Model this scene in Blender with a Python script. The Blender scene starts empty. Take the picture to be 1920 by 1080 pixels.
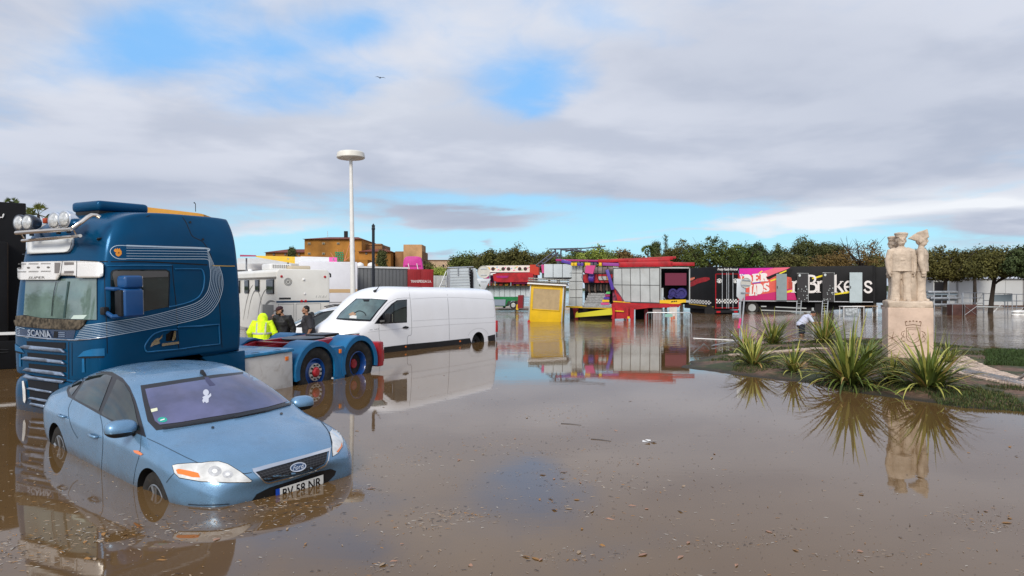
import bpy, bmesh, math, random
from mathutils import Vector, Matrix, Euler
from mathutils.bvhtree import BVHTree
from mathutils.geometry import intersect_line_plane
random.seed(7)
D = bpy.data
scene = bpy.context.scene
col = scene.collection
R = math.radians

# ------------------------------------------------------------------ camera
H = 2.0
cam_d = D.cameras.new("camera"); cam = D.objects.new("camera", cam_d); col.objects.link(cam)
cam.location = (0, 0, H); cam.rotation_euler = (R(90), 0, 0)
cam_d.sensor_width = 36; cam_d.lens = 24; cam_d.clip_start = .05; cam_d.clip_end = 4000
scene.camera = cam

# ------------------------------------------------------------------ light and exposure
SUN_EL, SUN_AZ = R(32), R(196)        # azimuth clockwise from +Y
scene.view_settings.view_transform = 'Standard'; scene.view_settings.look = 'None'
scene.view_settings.exposure = 0.22; scene.view_settings.gamma = 1
sl = D.lights.new("sun", 'SUN'); sl.energy = 2.4; sl.angle = R(20); sl.color = (1, .93, .82)
so = D.objects.new("sun", sl); col.objects.link(so)
sdir = Vector((math.sin(SUN_AZ)*math.cos(SUN_EL), math.cos(SUN_AZ)*math.cos(SUN_EL), math.sin(SUN_EL)))
so.rotation_euler = sdir.to_track_quat('Z', 'Y').to_euler()
scene.cycles.max_bounces = 6; scene.cycles.use_denoising = True
scene.cycles.sample_clamp_indirect = 6

# ------------------------------------------------------------------ node helpers
class NT:
    def __init__(s, tree): s.t = tree; s.n = tree.nodes; s.l = tree.links
    def new(s, typ, **kw):
        n = s.n.new(typ)
        for k, v in kw.items(): setattr(n, k, v)
        return n
    def put(s, node, key, val):
        if val is None: return
        if isinstance(val, bpy.types.NodeSocket): s.l.new(val, node.inputs[key])
        else: node.inputs[key].default_value = val
    def m(s, op, a, b=None, c=None, clamp=False):
        n = s.new('ShaderNodeMath', operation=op, use_clamp=clamp)
        s.put(n, 0, a); s.put(n, 1, b); s.put(n, 2, c); return n.outputs[0]
    def vm(s, op, a, b=None, out=0):
        n = s.new('ShaderNodeVectorMath', operation=op)
        s.put(n, 0, a); s.put(n, 1, b); return n.outputs[out]
    def noise(s, vec, scale, detail=4, rough=.5, dist=0., out=0):
        n = s.new('ShaderNodeTexNoise'); s.put(n, 'Vector', vec); s.put(n, 'Scale', scale)
        s.put(n, 'Detail', detail); s.put(n, 'Roughness', rough); s.put(n, 'Distortion', dist); return n.outputs[out]
    def ramp(s, fac, lo, hi, a=0., b=1., smooth=True):
        n = s.new('ShaderNodeMapRange', interpolation_type='SMOOTHSTEP' if smooth else 'LINEAR')
        s.put(n, 0, fac); s.put(n, 1, lo); s.put(n, 2, hi); s.put(n, 3, a); s.put(n, 4, b); return n.outputs[0]
    def mix(s, fac, a, b, blend='MIX'):
        n = s.new('ShaderNodeMix', data_type='RGBA', blend_type=blend)
        s.put(n, 0, fac)
        for k, v in ((6, a), (7, b)):
            if not isinstance(v, bpy.types.NodeSocket): v = tuple(v)[:3] + (1,)
            s.put(n, k, v)
        return n.outputs[2]
    def map(s, vec, scale=(1, 1, 1), loc=(0, 0, 0), rot=(0, 0, 0)):
        n = s.new('ShaderNodeMapping'); s.put(n, 0, vec); s.put(n, 1, loc); s.put(n, 2, rot); s.put(n, 3, scale); return n.outputs[0]

# ------------------------------------------------------------------ sky
w = D.worlds.new("World"); scene.world = w; w.use_nodes = True
t = NT(w.node_tree); t.n.clear()
out = t.new('ShaderNodeOutputWorld'); bg = t.new('ShaderNodeBackground'); t.l.new(bg.outputs[0], out.inputs[0])
STR = .1
bg.inputs[1].default_value = STR
sky = t.new('ShaderNodeTexSky', sky_type='NISHITA', sun_disc=False, sun_elevation=SUN_EL, sun_rotation=SUN_AZ)
sky.air_density = 1.0; sky.dust_density = .6; sky.ozone_density = 2.2
tc = t.new('ShaderNodeTexCoord')
dv = t.vm('NORMALIZE', tc.outputs['Generated'])
sp = t.new('ShaderNodeSeparateXYZ'); t.l.new(dv, sp.inputs[0]); dx, dy, dz = sp.outputs
zz = t.m('ADD', t.m('MAXIMUM', dz, 0.), .11)
cb = t.new('ShaderNodeCombineXYZ'); t.put(cb, 0, t.m('DIVIDE', dx, zz)); t.put(cb, 1, t.m('DIVIDE', dy, zz)); t.put(cb, 2, 3.7)
P = cb.outputs[0]
Pm = t.map(P, scale=(1., 1.15, 1), rot=(0, 0, R(-12)))
n1 = t.noise(Pm, .55, 7, .52, .35)
n2 = t.noise(Pm, 1.9, 6, .5, .2)
n3 = t.noise(t.map(P, loc=(11, 4, 0)), .8, 5, .5, .4)
front = t.ramp(dy, .0, .3)
yy = t.m('MAXIMUM', dy, .05)
A = t.m('ADD', t.m('DIVIDE', dx, yy), t.m('MULTIPLY', t.m('SUBTRACT', n2, .5), .16))
B = t.m('ADD', t.m('DIVIDE', dz, yy), t.m('MULTIPLY', t.m('SUBTRACT', n3, .5), .07))
def blob(a0, b0, sa, sb, amp, slope=0.):
    a = t.m('DIVIDE', t.m('SUBTRACT', A, a0), sa)
    b_ = t.m('SUBTRACT', B, b0)
    if slope: b_ = t.m('SUBTRACT', b_, t.m('MULTIPLY', t.m('SUBTRACT', A, a0), slope))
    b = t.m('DIVIDE', b_, sb)
    r = t.m('ADD', t.m('MULTIPLY', a, a), t.m('MULTIPLY', b, b))
    e = t.m('EXPONENT', t.m('MULTIPLY', r, -1.))
    return t.m('MULTIPLY', t.m('MULTIPLY', e, amp), front)
def px(u, v): return (u-960)/1280., (540-v)/1280.
def sumb(lst):
    s = None
    for u, v, su, sv, amp, *sl_ in lst:
        a0, b0 = px(u, v)
        b = blob(a0, b0, su/1280., sv/1280., amp, sl_[0] if sl_ else 0.)
        s = b if s is None else t.m('ADD', s, b)
    return s
n4 = t.noise(t.map(P, scale=(1.3, 1., 1), rot=(0, 0, R(24))), 4.6, 8, .58, .5)
holes = sumb([(1010, 150, 125, 72, .62), (955, 200, 70, 50, .3), (1190, 50, 150, 34, .36, -.28), (470, 80, 230, 46, .46, .12), (280, 50, 120, 70, .5, .3), (600, 160, 190, 46, .40, .15), (660, 40, 60, 34, .25),
              (870, 376, 260, 20, .42), (1010, 452, 760, 56, .85), (1230, 400, 300, 24, .45, -.05), (600, 455, 260, 26, .35), (1840, 350, 130, 10, .35, .15), (700, 350, 240, 16, .22),
              (250, 200, 330, 60, -.2), (1560, 190, 460, 130, -.6), (640, 275, 480, 44, -.35), (1330, 325, 460, 40, -.6), (870, 400, 190, 15, -1.0), (1600, 398, 300, 17, -.85, .11), (1500, 445, 340, 12, .45),
              (540, 432, 190, 11, -.5), (930, 456, 26, 14, -.7), (1865, 415, 55, 30, -.75), (820, 476, 34, 8, -.6), (200, 345, 460, 40, -.4), (1150, 449, 170, 4, -.4), (1400, 432, 200, 5, -.3)])
cov = t.m('ADD', t.m('ADD', t.m('SUBTRACT', n1, .5), t.m('MULTIPLY', t.m('SUBTRACT', n2, .5), .5)), t.m('MULTIPLY', t.m('SUBTRACT', n4, .5), .45))
blue = t.m('SUBTRACT', holes, t.m('MULTIPLY', cov, 1.15))
fr = t.ramp(blue, -.12, .68, 0., .93)                    # 0 cloud .. 1 clear
# clear sky: Nishita, lighter and greener towards the horizon as photographed
hz = t.ramp(dz, .05, .24)
clear = t.mix(1., sky.outputs[0], (1.0, 1.12, 1.3), 'MULTIPLY')
skc = t.mix(hz, (3.6, 7.2, 8.7), (2.0, 4.9, 8.9))
clear = t.mix(.85, clear, skc)
# clouds
shade = t.ramp(t.m('ADD', n3, t.m('MULTIPLY', t.m('SUBTRACT', n2, .5), .5)), .32, .68)
cl = t.mix(t.ramp(t.m('ADD', shade, t.m('MULTIPLY', t.m('SUBTRACT', n4, .5), .35)), .0, 1.), (5.0, 5.45, 6.55), (6.5, 6.85, 7.8))
dark = sumb([(880, 400, 200, 22, .85), (1250, 360, 420, 34, .55), (1750, 250, 360, 120, .42), (500, 345, 520, 34, .34), (150, 330, 300, 90, .3), (930, 455, 30, 16, .5), (1860, 420, 70, 38, .5), (820, 478, 40, 10, .5), (1450, 90, 400, 120, .3), (130, 60, 110, 40, .12), (620, 30, 250, 40, .1)])
white = sumb([(1600, 400, 330, 24, 1.15, .13), (1880, 372, 90, 14, .9), (560, 440, 190, 20, .6), (1120, 30, 110, 40, .35), (700, 200, 260, 60, .3), (860, 60, 140, 90, .25), (80, 130, 200, 60, .25)])
cl = t.mix(t.m('MINIMUM', t.m('MULTIPLY', dark, .72), 1.), cl, (2.9, 3.5, 4.75))
cl = t.mix(t.m('MINIMUM', white, 1.), cl, (8.3, 8.6, 9.1))
# brighter thin cloud in front of the sun, behind the photographer
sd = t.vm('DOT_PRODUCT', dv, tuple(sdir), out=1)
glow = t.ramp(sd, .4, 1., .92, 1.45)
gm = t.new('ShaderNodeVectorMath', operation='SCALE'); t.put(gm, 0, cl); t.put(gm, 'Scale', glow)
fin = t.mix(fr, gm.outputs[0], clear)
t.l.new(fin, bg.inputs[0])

# ------------------------------------------------------------------ materials
MATS = {}
def mat(name, color=(.5, .5, .5), rough=.5, metal=0., coat=0., var=0., vscale=3., bump=0., bscale=40., spec=.35, dirt=0., dirtcol=(.1, .075, .05), trans=0., emit=None, rvar=0., tide=None, ior=None, detail=5):
    if name in MATS: return MATS[name]
    m = D.materials.new(name); m.use_nodes = True; t = NT(m.node_tree); b = t.n['Principled BSDF']
    tc = t.new('ShaderNodeTexCoord'); o = tc.outputs['Object']
    c = tuple(color)+(1,)
    b.inputs['Base Color'].default_value = c; b.inputs['Roughness'].default_value = rough; b.inputs['Metallic'].default_value = metal
    b.inputs['Coat Weight'].default_value = coat; b.inputs['Coat Roughness'].default_value = .04; b.inputs['Specular IOR Level'].default_value = spec
    if ior: b.inputs['IOR'].default_value = ior
    cur = None
    if var:
        n = t.noise(o, vscale, detail, .6)
        cur = t.mix(t.ramp(n, .3, .7), tuple(x*(1-var) for x in color), tuple(min(1, x*(1+var)) for x in color))
    if dirt:
        n = t.noise(o, vscale*1.7, 6, .65, .6)
        cur = t.mix(t.m('MULTIPLY', t.ramp(n, .5, .78), dirt), cur if cur is not None else color, dirtcol)
    if tide:
        sz = t.new('ShaderNodeSeparateXYZ'); t.l.new(o, sz.inputs[0]); n = t.noise(o, 7., 5, .65); n2 = t.noise(o, 30., 3, .6)
        lv = t.m('ADD', sz.outputs[2], t.m('MULTIPLY', t.m('SUBTRACT', n, .5), .16))
        cur = t.mix(t.m('MULTIPLY', t.ramp(lv, tide[0], tide[1], .75, 0.), t.ramp(n2, .3, .6, .55, 1.)), cur if cur is not None else color, (.085, .062, .04))
    if cur is not None: t.l.new(cur, b.inputs['Base Color'])
    if rvar:
        n = t.noise(o, vscale*2.3, 4, .6); t.l.new(t.ramp(n, .3, .7, max(.02, rough-rvar), rough+rvar), b.inputs['Roughness'])
    if bump:
        n = t.noise(o, bscale, 4, .6); bn = t.new('ShaderNodeBump'); t.put(bn, 'Strength', bump); t.put(bn, 'Distance', .01); t.put(bn, 'Height', n); t.l.new(bn.outputs[0], b.inputs['Normal'])
    if trans: b.inputs['Transmission Weight'].default_value = trans
    if emit: b.inputs['Emission Color'].default_value = tuple(emit)+(1,); b.inputs['Emission Strength'].default_value = 1
    MATS[name] = m; return m

# ------------------------------------------------------------------ mesh helpers
class MB:
    """collects simple shapes and links them as one mesh object"""
    def __init__(s): s.v = []; s.f = []; s.mi = []
    def add(s, vs, fs, mi=0):
        n = len(s.v); s.v += [tuple(v) for v in vs]; s.f += [tuple(i+n for i in f) for f in fs]; s.mi += [mi]*len(fs); return s
    def box(s, c, d, rot=None, mi=0):
        hx, hy, hz = d[0]/2, d[1]/2, d[2]/2; c = Vector(c)
        vs = [Vector((x*hx, y*hy, z*hz)) for x in (-1, 1) for y in (-1, 1) for z in (-1, 1)]
        if rot is not None:
            Rm = Euler(rot).to_matrix() if not isinstance(rot, Matrix) else rot
            vs = [Rm @ v for v in vs]
        return s.add([v+c for v in vs], [(0, 1, 3, 2), (4, 6, 7, 5), (0, 4, 5, 1), (2, 3, 7, 6), (0, 2, 6, 4), (1, 5, 7, 3)], mi)
    def tube(s, pts, r, n=8, cap=True, mi=0):
        pts = [Vector(p) for p in pts]; rs = r if isinstance(r, (list, tuple)) else [r]*len(pts)
        vs = []; fs = []; up = None
        for i, p in enumerate(pts):
            d = (pts[min(i+1, len(pts)-1)]-pts[max(i-1, 0)]).normalized()
            if up is None:
                up = Vector((0, 0, 1)) if abs(d.z) < .9 else Vector((1, 0, 0))
            a = d.cross(up).normalized(); b = a.cross(d).normalized(); up = b
            for k in range(n):
                q = 2*math.pi*k/n; vs.append(p+(a*math.cos(q)+b*math.sin(q))*rs[i])
        for i in range(len(pts)-1):
            for k in range(n):
                fs.append((i*n+k, i*n+(k+1) % n, (i+1)*n+(k+1) % n, (i+1)*n+k))
        if cap: fs += [tuple(range(n))[::-1], tuple((len(pts)-1)*n+k for k in range(n))]
        return s.add(vs, fs, mi)
    def lathe(s, prof, n=20, origin=(0, 0, 0), axis='z', mi=0, cap=True):
        o = Vector(origin); vs = []; fs = []
        for r, h in prof:
            for k in range(n):
                q = 2*math.pi*k/n; a, b = r*math.cos(q), r*math.sin(q)
                vs.append(o+Vector({'z': (a, b, h), 'y': (a, h, -b), 'x': (h, a, b)}[axis]))
        for i in range(len(prof)-1):
            for k in range(n): fs.append((i*n+k, i*n+(k+1) % n, (i+1)*n+(k+1) % n, (i+1)*n+k))
        if cap: fs += [tuple(range(n))[::-1], tuple((len(prof)-1)*n+k for k in range(n))]
        return s.add(vs, fs, mi)
    def prism(s, poly, a, b, plane='xz', mi=0):
        """polygon (2D) extruded between a and b on the third axis"""
        n = len(poly)
        def m3(p, h): return {'xz': (p[0], h, p[1]), 'xy': (p[0], p[1], h), 'yz': (h, p[0], p[1])}[plane]
        vs = [m3(p, a) for p in poly]+[m3(p, b) for p in poly]
        fs = [tuple(range(n)), tuple(range(2*n-1, n-1, -1))]+[(i, (i+1) % n, (i+1) % n+n, i+n)[::-1] for i in range(n)]
        return s.add(vs, fs, mi)
    def xf(s, M):
        s.v = [tuple(M @ Vector(v)) for v in s.v]; return s
    def build(s, name, mt, parent=None, bevel=0., smooth=False, seg=2, loc=None, rot=None):
        me = D.meshes.new(name); me.from_pydata(s.v, [], s.f)
        mts = mt if isinstance(mt, (list, tuple)) else [mt]
        for m in mts: me.materials.append(m)
        for p, i in zip(me.polygons, s.mi): p.material_index = i
        bm = bmesh.new(); bm.from_mesh(me)
        bmesh.ops.recalc_face_normals(bm, faces=bm.faces)
        if bevel:
            es = [e for e in bm.edges if len(e.link_faces) == 2 and e.calc_face_angle(0) > .5]
            bmesh.ops.bevel(bm, geom=es, offset=bevel, segments=seg, affect='EDGES', profile=.6, clamp_overlap=True)
        bm.to_mesh(me); bm.free()
        if smooth: me.shade_smooth()
        if smooth == 'auto' or bevel: autosmooth(me)
        o = D.objects.new(name, me); col.objects.link(o)
        if parent is not None: o.parent = parent
        if loc is not None: o.location = loc
        if rot is not None: o.rotation_euler = rot
        return o
def autosmooth(me, ang=.6):
    me.shade_smooth()
    bm = bmesh.new(); bm.from_mesh(me)
    for e in bm.edges:
        if len(e.link_faces) == 2 and e.calc_face_angle(0) > ang: e.smooth = False
    bm.to_mesh(me); bm.free()
def tag(o, label, cat, group=None, kind=None):
    if label: o['label'] = label
    if cat: o['category'] = cat
    if group: o['group'] = group
    if kind: o['kind'] = kind
    return o
def thing(name, label, cat, loc=(0, 0, 0), rot=(0, 0, 0), group=None):
    o = D.objects.new(name, None); col.objects.link(o); o.location = loc; o.rotation_euler = rot; o.empty_display_size = .3
    tag(o, label, cat, group); return o
def copy_tree(o, parent=None):
    c = o.copy(); col.objects.link(c)
    if parent is not None: c.parent = parent
    for ch in list(o.children): copy_tree(ch, c)
    return c
def evaluated(o):
    dg = bpy.context.evaluated_depsgraph_get(); dg.update()
    me = D.meshes.new_from_object(o.evaluated_get(dg)); return me
def apply_mods(o):
    bpy.context.view_layer.update()
    me = evaluated(o); old = o.data; o.modifiers.clear(); o.data = me; me.name = old.name
    return o
def wpos(u, v, z=0.):
    """photo pixel of something standing at height z -> place"""
    Y = 1280.*(H-z)/(v-540.); return Vector(((u-960)/1280.*Y, Y, z))
def at(u, v, Y): return Vector(((u-960)/1280.*Y, Y, H+(540-v)/1280.*Y))
def frame_matrix(o, yaw, pitch=0., roll=0.):
    return Matrix.Translation(o) @ Matrix.Rotation(yaw, 4, 'Z') @ Matrix.Rotation(pitch, 4, 'Y') @ Matrix.Rotation(roll, 4, 'X')
def root_at(name, label, cat, M, group=None):
    o = thing(name, label, cat, group=group); o.matrix_world = M; return o

def loft_cage(st, name, mt, level=2, creases=None, stcrease=None, parent=None):
    """half cross-sections from bottom centre to top centre, mirrored over y=0 and subdivided into one body"""
    K = len(st[0]); N = 2*K-2; bm = bmesh.new(); cr = bm.edges.layers.float.new('crease_edge'); rows = []
    for s in st:
        row = []
        for i in range(N):
            x, y, z = s[i] if i < K else s[N-i]
            if i in (0, K-1): y = 0
            row.append(bm.verts.new((x, y if i < K else -y, z)))
        rows.append(row)
    for a, b in zip(rows, rows[1:]):
        for i in range(N): bm.faces.new((a[i], a[(i+1) % N], b[(i+1) % N], b[i]))
    for row, flip in ((rows[0], True), (rows[-1], False)):
        for i in range(K-1):
            l0, l1 = row[i], row[i+1]; r0, r1 = row[(N-i) % N], row[N-i-1]
            vs = []
            for v in (l0, l1, r1, r0):
                if v not in vs: vs.append(v)
            try: bm.faces.new(vs)
            except ValueError: pass
    bmesh.ops.recalc_face_normals(bm, faces=bm.faces)
    if creases:
        for i, c in creases.items():
            for a, b in zip(rows, rows[1:]):
                for j in (i, N-i):
                    if j < N and (i not in (0,) or j == 0):
                        e = bm.edges.get((a[j], b[j]))
                        if e: e[cr] = c
    if stcrease:
        for k, c in stcrease.items():
            for i in range(N):
                e = bm.edges.get((rows[k][i], rows[k][(i+1) % N]))
                if e: e[cr] = c
    me = D.meshes.new(name); bm.to_mesh(me); bm.free()
    for m in (mt if isinstance(mt, (list, tuple)) else [mt]): me.materials.append(m)
    o = D.objects.new(name, me); col.objects.link(o)
    sm = o.modifiers.new('s', 'SUBSURF'); sm.levels = level; sm.render_levels = level
    apply_mods(o); o.data.shade_smooth()
    if parent is not None: o.parent = parent
    return o
def cut(o, cutters):
    """subtract helper solids (wheel arches, openings); the helpers are removed again"""
    for c in cutters:
        m = o.modifiers.new('b', 'BOOLEAN'); m.operation = 'DIFFERENCE'; m.object = c; m.solver = 'EXACT'; m.material_mode = 'TRANSFER'
    apply_mods(o)
    for c in cutters: me = c.data; D.objects.remove(c); D.meshes.remove(me)
    autosmooth(o.data, .7)
def bvh_of(o):
    bm = bmesh.new(); bm.from_mesh(o.data); b = BVHTree.FromBMesh(bm); bm.free(); return b
def spline(pts, n=6):
    """smooth curve through 2D points"""
    out = []; P_ = [Vector(p) for p in pts]
    for i in range(len(P_)-1):
        p0 = P_[max(i-1, 0)]; p1 = P_[i]; p2 = P_[i+1]; p3 = P_[min(i+2, len(P_)-1)]
        for k in range(n):
            u = k/n; out.append(.5*((2*p1)+(p2-p0)*u+(2*p0-5*p1+4*p2-p3)*u*u+(3*p1-p0-3*p2+p3)*u**3))
    out.append(P_[-1]); return [tuple(p) for p in out]
def ribbon(pts, wd, closed=False):
    """list of quads following a 2D line"""
    P_ = [Vector(p) for p in pts]; n = len(P_); L = []; Rr = []
    for i in range(n):
        if closed: d = P_[(i+1) % n]-P_[i-1]
        else: d = P_[min(i+1, n-1)]-P_[max(i-1, 0)]
        d.normalize() if d.length else None
        q = Vector((-d.y, d.x))*(wd/2 if not isinstance(wd, (list, tuple)) else wd[i]/2); L.append(P_[i]+q); Rr.append(P_[i]-q)
    r = range(n if closed else n-1)
    return [[tuple(L[i]), tuple(L[(i+1) % n]), tuple(Rr[(i+1) % n]), tuple(Rr[i])] for i in r]
def disc2(cx, cy, r, n=16, ry=None): return [(cx+r*math.cos(2*math.pi*k/n), cy+(ry or r)*math.sin(2*math.pi*k/n)) for k in range(n)]
_txt = {}
def text2d(s, size=1., shear=0., bold=0., spacing=1.):
    """outlines of written words as 2D triangles/polygons (built-in font)"""
    key = (s, size, shear, bold, spacing)
    if key in _txt: return _txt[key]
    cu = D.curves.new('t', 'FONT'); cu.body = s; cu.size = size; cu.shear = shear; cu.offset = bold; cu.space_character = spacing; cu.resolution_u = 3
    cu.align_x = 'CENTER'; cu.align_y = 'CENTER'
    o = D.objects.new('t', cu); col.objects.link(o); bpy.context.view_layer.update()
    me = evaluated(o); vs = [v.co.xy.copy() for v in me.vertices]; ps = [[tuple(vs[i]) for i in p.vertices] for p in me.polygons]
    D.objects.remove(o); D.curves.remove(cu); D.meshes.remove(me); _txt[key] = ps
    return ps
def xf2(polys, M=None, f=None):
    return [[f(p) for p in q] for q in polys]
def quadmap(c00, c10, c11, c01):
    """unit square -> quad (bilinear)"""
    a, b, c, d = map(Vector, (c00, c10, c11, c01))
    def f(p):
        u, v = p; return tuple(a*(1-u)*(1-v)+b*u*(1-v)+c*u*v+d*(1-u)*v)
    return f
def text_in(s, c00, c10, c11, c01, shear=0., bold=0., spacing=1.):
    """words stretched into the quad given by lower-left, lower-right, upper-right, upper-left corners"""
    ps = text2d(s, 1., shear, bold, spacing); xs = [p[0] for q in ps for p in q]; ys = [p[1] for q in ps for p in q]
    x0, x1, y0, y1 = min(xs), max(xs), min(ys), max(ys); f = quadmap(c00, c10, c11, c01)
    return [[f(((p[0]-x0)/(x1-x0), (p[1]-y0)/(y1-y0))) for p in q] for q in ps]
def drape(name, polys, M, bvh, mt, parent, step=8., off=.003, both=False, ray=None, mi=None, smooth=True):
    """lay flat outlines on a curved body: every point is carried along its ray onto the body's surface"""
    Mi = M.inverted(); R3 = Mi.to_3x3(); c = Mi @ Vector((0, 0, H))
    bm = bmesh.new()
    for k, q in enumerate(polys):
        try: f = bm.faces.new([bm.verts.new((p[0], p[1], 0)) for p in q])
        except ValueError: continue
        if mi: f.material_index = mi[k]
    if not bm.faces: return None
    xs = [v.co.x for v in bm.verts]; ys = [v.co.y for v in bm.verts]
    for ax, lo, hi in ((0, min(xs), max(xs)), (1, min(ys), max(ys))):
        k = math.ceil(lo/step)
        while k*step < hi:
            co = [0, 0, 0]; co[ax] = k*step; no = [0, 0, 0]; no[ax] = 1
            bmesh.ops.bisect_plane(bm, geom=list(bm.verts)+list(bm.edges)+list(bm.faces), dist=1e-5, plane_co=co, plane_no=no); k += 1
    bmesh.ops.remove_doubles(bm, verts=bm.verts, dist=1e-4)
    dead = []; nrm = {}
    for v in bm.verts:
        if ray is None: o, d = c, (R3 @ Vector(((v.co.x-960)/1280., 1, (540-v.co.y)/1280.))).normalized()
        else: o, d = ray(v.co.x, v.co.y)
        h = bvh.ray_cast(o, d)
        if h[0] is None: dead.append(v); continue
        n = h[1] if h[1].dot(d) < 0 else -h[1]
        v.co = h[0]+n*off; nrm[v] = n
    if dead: bmesh.ops.delete(bm, geom=dead, context='VERTS')
    bm.normal_update()
    for f in bm.faces:
        n = nrm.get(f.verts[0])
        if n is not None and f.normal.dot(n) < 0: f.normal_flip()
    bm.normal_update()
    me = D.meshes.new(name); bm.to_mesh(me); bm.free()
    for m in (mt if isinstance(mt, (list, tuple)) else [mt]): me.materials.append(m)
    if smooth: me.shade_smooth()
    o = D.objects.new(name, me); col.objects.link(o)
    if parent is not None: o.parent = parent
    if both:                                        # the same part again on the far side, an object of its own
        m2 = me.copy(); b2 = bmesh.new(); b2.from_mesh(m2)
        for v in b2.verts: v.co.y *= -1
        bmesh.ops.reverse_faces(b2, faces=b2.faces[:]); b2.to_mesh(m2); b2.free()
        if smooth: m2.shade_smooth()
        o2 = D.objects.new(name, m2); col.objects.link(o2); o2.parent = TWIN.get(parent.name, parent) if parent is not None else None; TWIN[o.name] = o2
    return o
TWIN = {}
def remesh(o, vox, sm=2, noise=0., nscale=.3):
    m = o.modifiers.new('r', 'REMESH'); m.mode = 'VOXEL'; m.voxel_size = vox
    if sm: k = o.modifiers.new('m', 'SMOOTH'); k.iterations = sm; k.factor = .5
    if noise:
        tx = D.textures.new('n', 'CLOUDS'); tx.noise_scale = nscale
        d = o.modifiers.new('d', 'DISPLACE'); d.texture = tx; d.strength = noise; d.mid_level = .5
    apply_mods(o); o.data.shade_smooth(); return o
# ================================================================== shared paints
M_black = mat('black_plastic', (.012, .012, .013), .45, var=.3, bump=.1)
M_gloss = mat('gloss_black', (.006, .006, .008), .12)
M_rubber = mat('rubber', (.018, .017, .016), .8, var=.4, vscale=9, bump=.3, dirt=.4)
M_chrome = mat('chrome', (.75, .76, .78), .12, metal=1., rvar=.06)
M_steel = mat('galvanised_steel', (.42, .44, .46), .38, metal=.8, var=.15, vscale=6, rvar=.1)
M_white = mat('white_paint', (.78, .78, .77), .35, coat=.4, var=.03, vscale=1.2, dirt=.12, dirtcol=(.45, .4, .34))
M_glass = mat('dark_glass', (.012, .020, .019), .03, spec=.75, var=.6, vscale=2.2)
M_amber = mat('amber_lens', (.75, .18, .02), .15, coat=.6)
M_redl = mat('red_lens', (.45, .01, .015), .15, coat=.6)
M_well = mat('wheel_well', (.008, .008, .008), .9)

def place_px(M, u, v, axis, val):
    Mi = M.inverted(); c = Mi @ Vector((0, 0, H)); d = Mi.to_3x3() @ Vector(((u-960)/1280., 1, (540-v)/1280.))
    return c+d*((val-c[axis])/d[axis])
def on_body(M, bvh, u, v, off=0.):
    Mi = M.inverted(); c = Mi @ Vector((0, 0, H)); d = (Mi.to_3x3() @ Vector(((u-960)/1280., 1, (540-v)/1280.))).normalized()
    h = bvh.ray_cast(c, d)
    if h[0] is None: return None
    return h[0]+(h[1] if h[1].dot(d) < 0 else -h[1])*off
def cyl_cutter(c, r, w, mt, n=40):
    return MB().lathe([(r, -w/2), (r, w/2)], n, c, 'y').build('cutter', mt)
def scaler(ox, oy, s): return lambda lst: [(ox+x/s, oy+y/s) for x, y in lst]
def wheel(name, c, r, wd, rimr, mt_rim, parent, side=-1, spokes=5, style='car', steer=0.):
    """tyre with tread shoulders and a spoked rim; side = outward direction along y"""
    w_ = MB(); h = wd/2
    w_.lathe([(rimr*.98, -h*.9), (rimr*1.05, -h), (r*.86, -h*1.06), (r*.965, -h*.93), (r, -h*.7), (r, h*.7), (r*.965, h*.93), (r*.86, h*1.06), (rimr*1.05, h), (rimr*.98, h*.9), (rimr*.9, 0)], 40, (0, 0, 0), 'y')
    hub = thing('wheel', None, None); hub.parent = parent; hub.location = c; hub.rotation_euler = (0, 0, steer)
    w_.build('tyre', M_rubber, hub, smooth='auto')
    s = side; b = MB()
    b.lathe([(rimr*.9, -h*.8*s), (rimr, h*.96*s), (rimr*.95, h*1.0*s), (rimr*.9, h*.8*s), (rimr*.88, -h*.6*s)], 36, (0, 0, 0), 'y')
    if style == 'car':
        b.lathe([(rimr*.24, h*.3*s), (rimr*.24, h*.78*s), (rimr*.14, h*.86*s), (.001, h*.88*s)], 20, (0, 0, 0), 'y')
        for k in range(spokes):
            q = 2*math.pi*k/spokes+.4
            for dq in (-.13, .13):
                a = Vector((math.cos(q+dq*.4)*rimr*.2, h*.72*s, math.sin(q+dq*.4)*rimr*.2)); e = Vector((math.cos(q+dq*1.6)*rimr*.93, h*.9*s, math.sin(q+dq*1.6)*rimr*.93))
                b.tube([a, (a+e)/2+Vector((0, h*.05*s, 0)), e], [rimr*.085, rimr*.075, rimr*.1], 6)
        MB().lathe([(rimr*.9, -h*.25*s), (rimr*.9, -h*.15*s), (.01, -h*.15*s)], 24, (0, 0, 0), 'y').build('brake_disc', M_black, hub, smooth='auto')
    elif style == 'steel':
        b.lathe([(rimr*.9, h*.1*s), (rimr*.7, h*.2*s), (rimr*.6, h*.5*s), (rimr*.35, h*.55*s), (.001, h*.62*s)], 28, (0, 0, 0), 'y')
    b.build('rim', mt_rim, hub, smooth='auto')
    return hub

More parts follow.
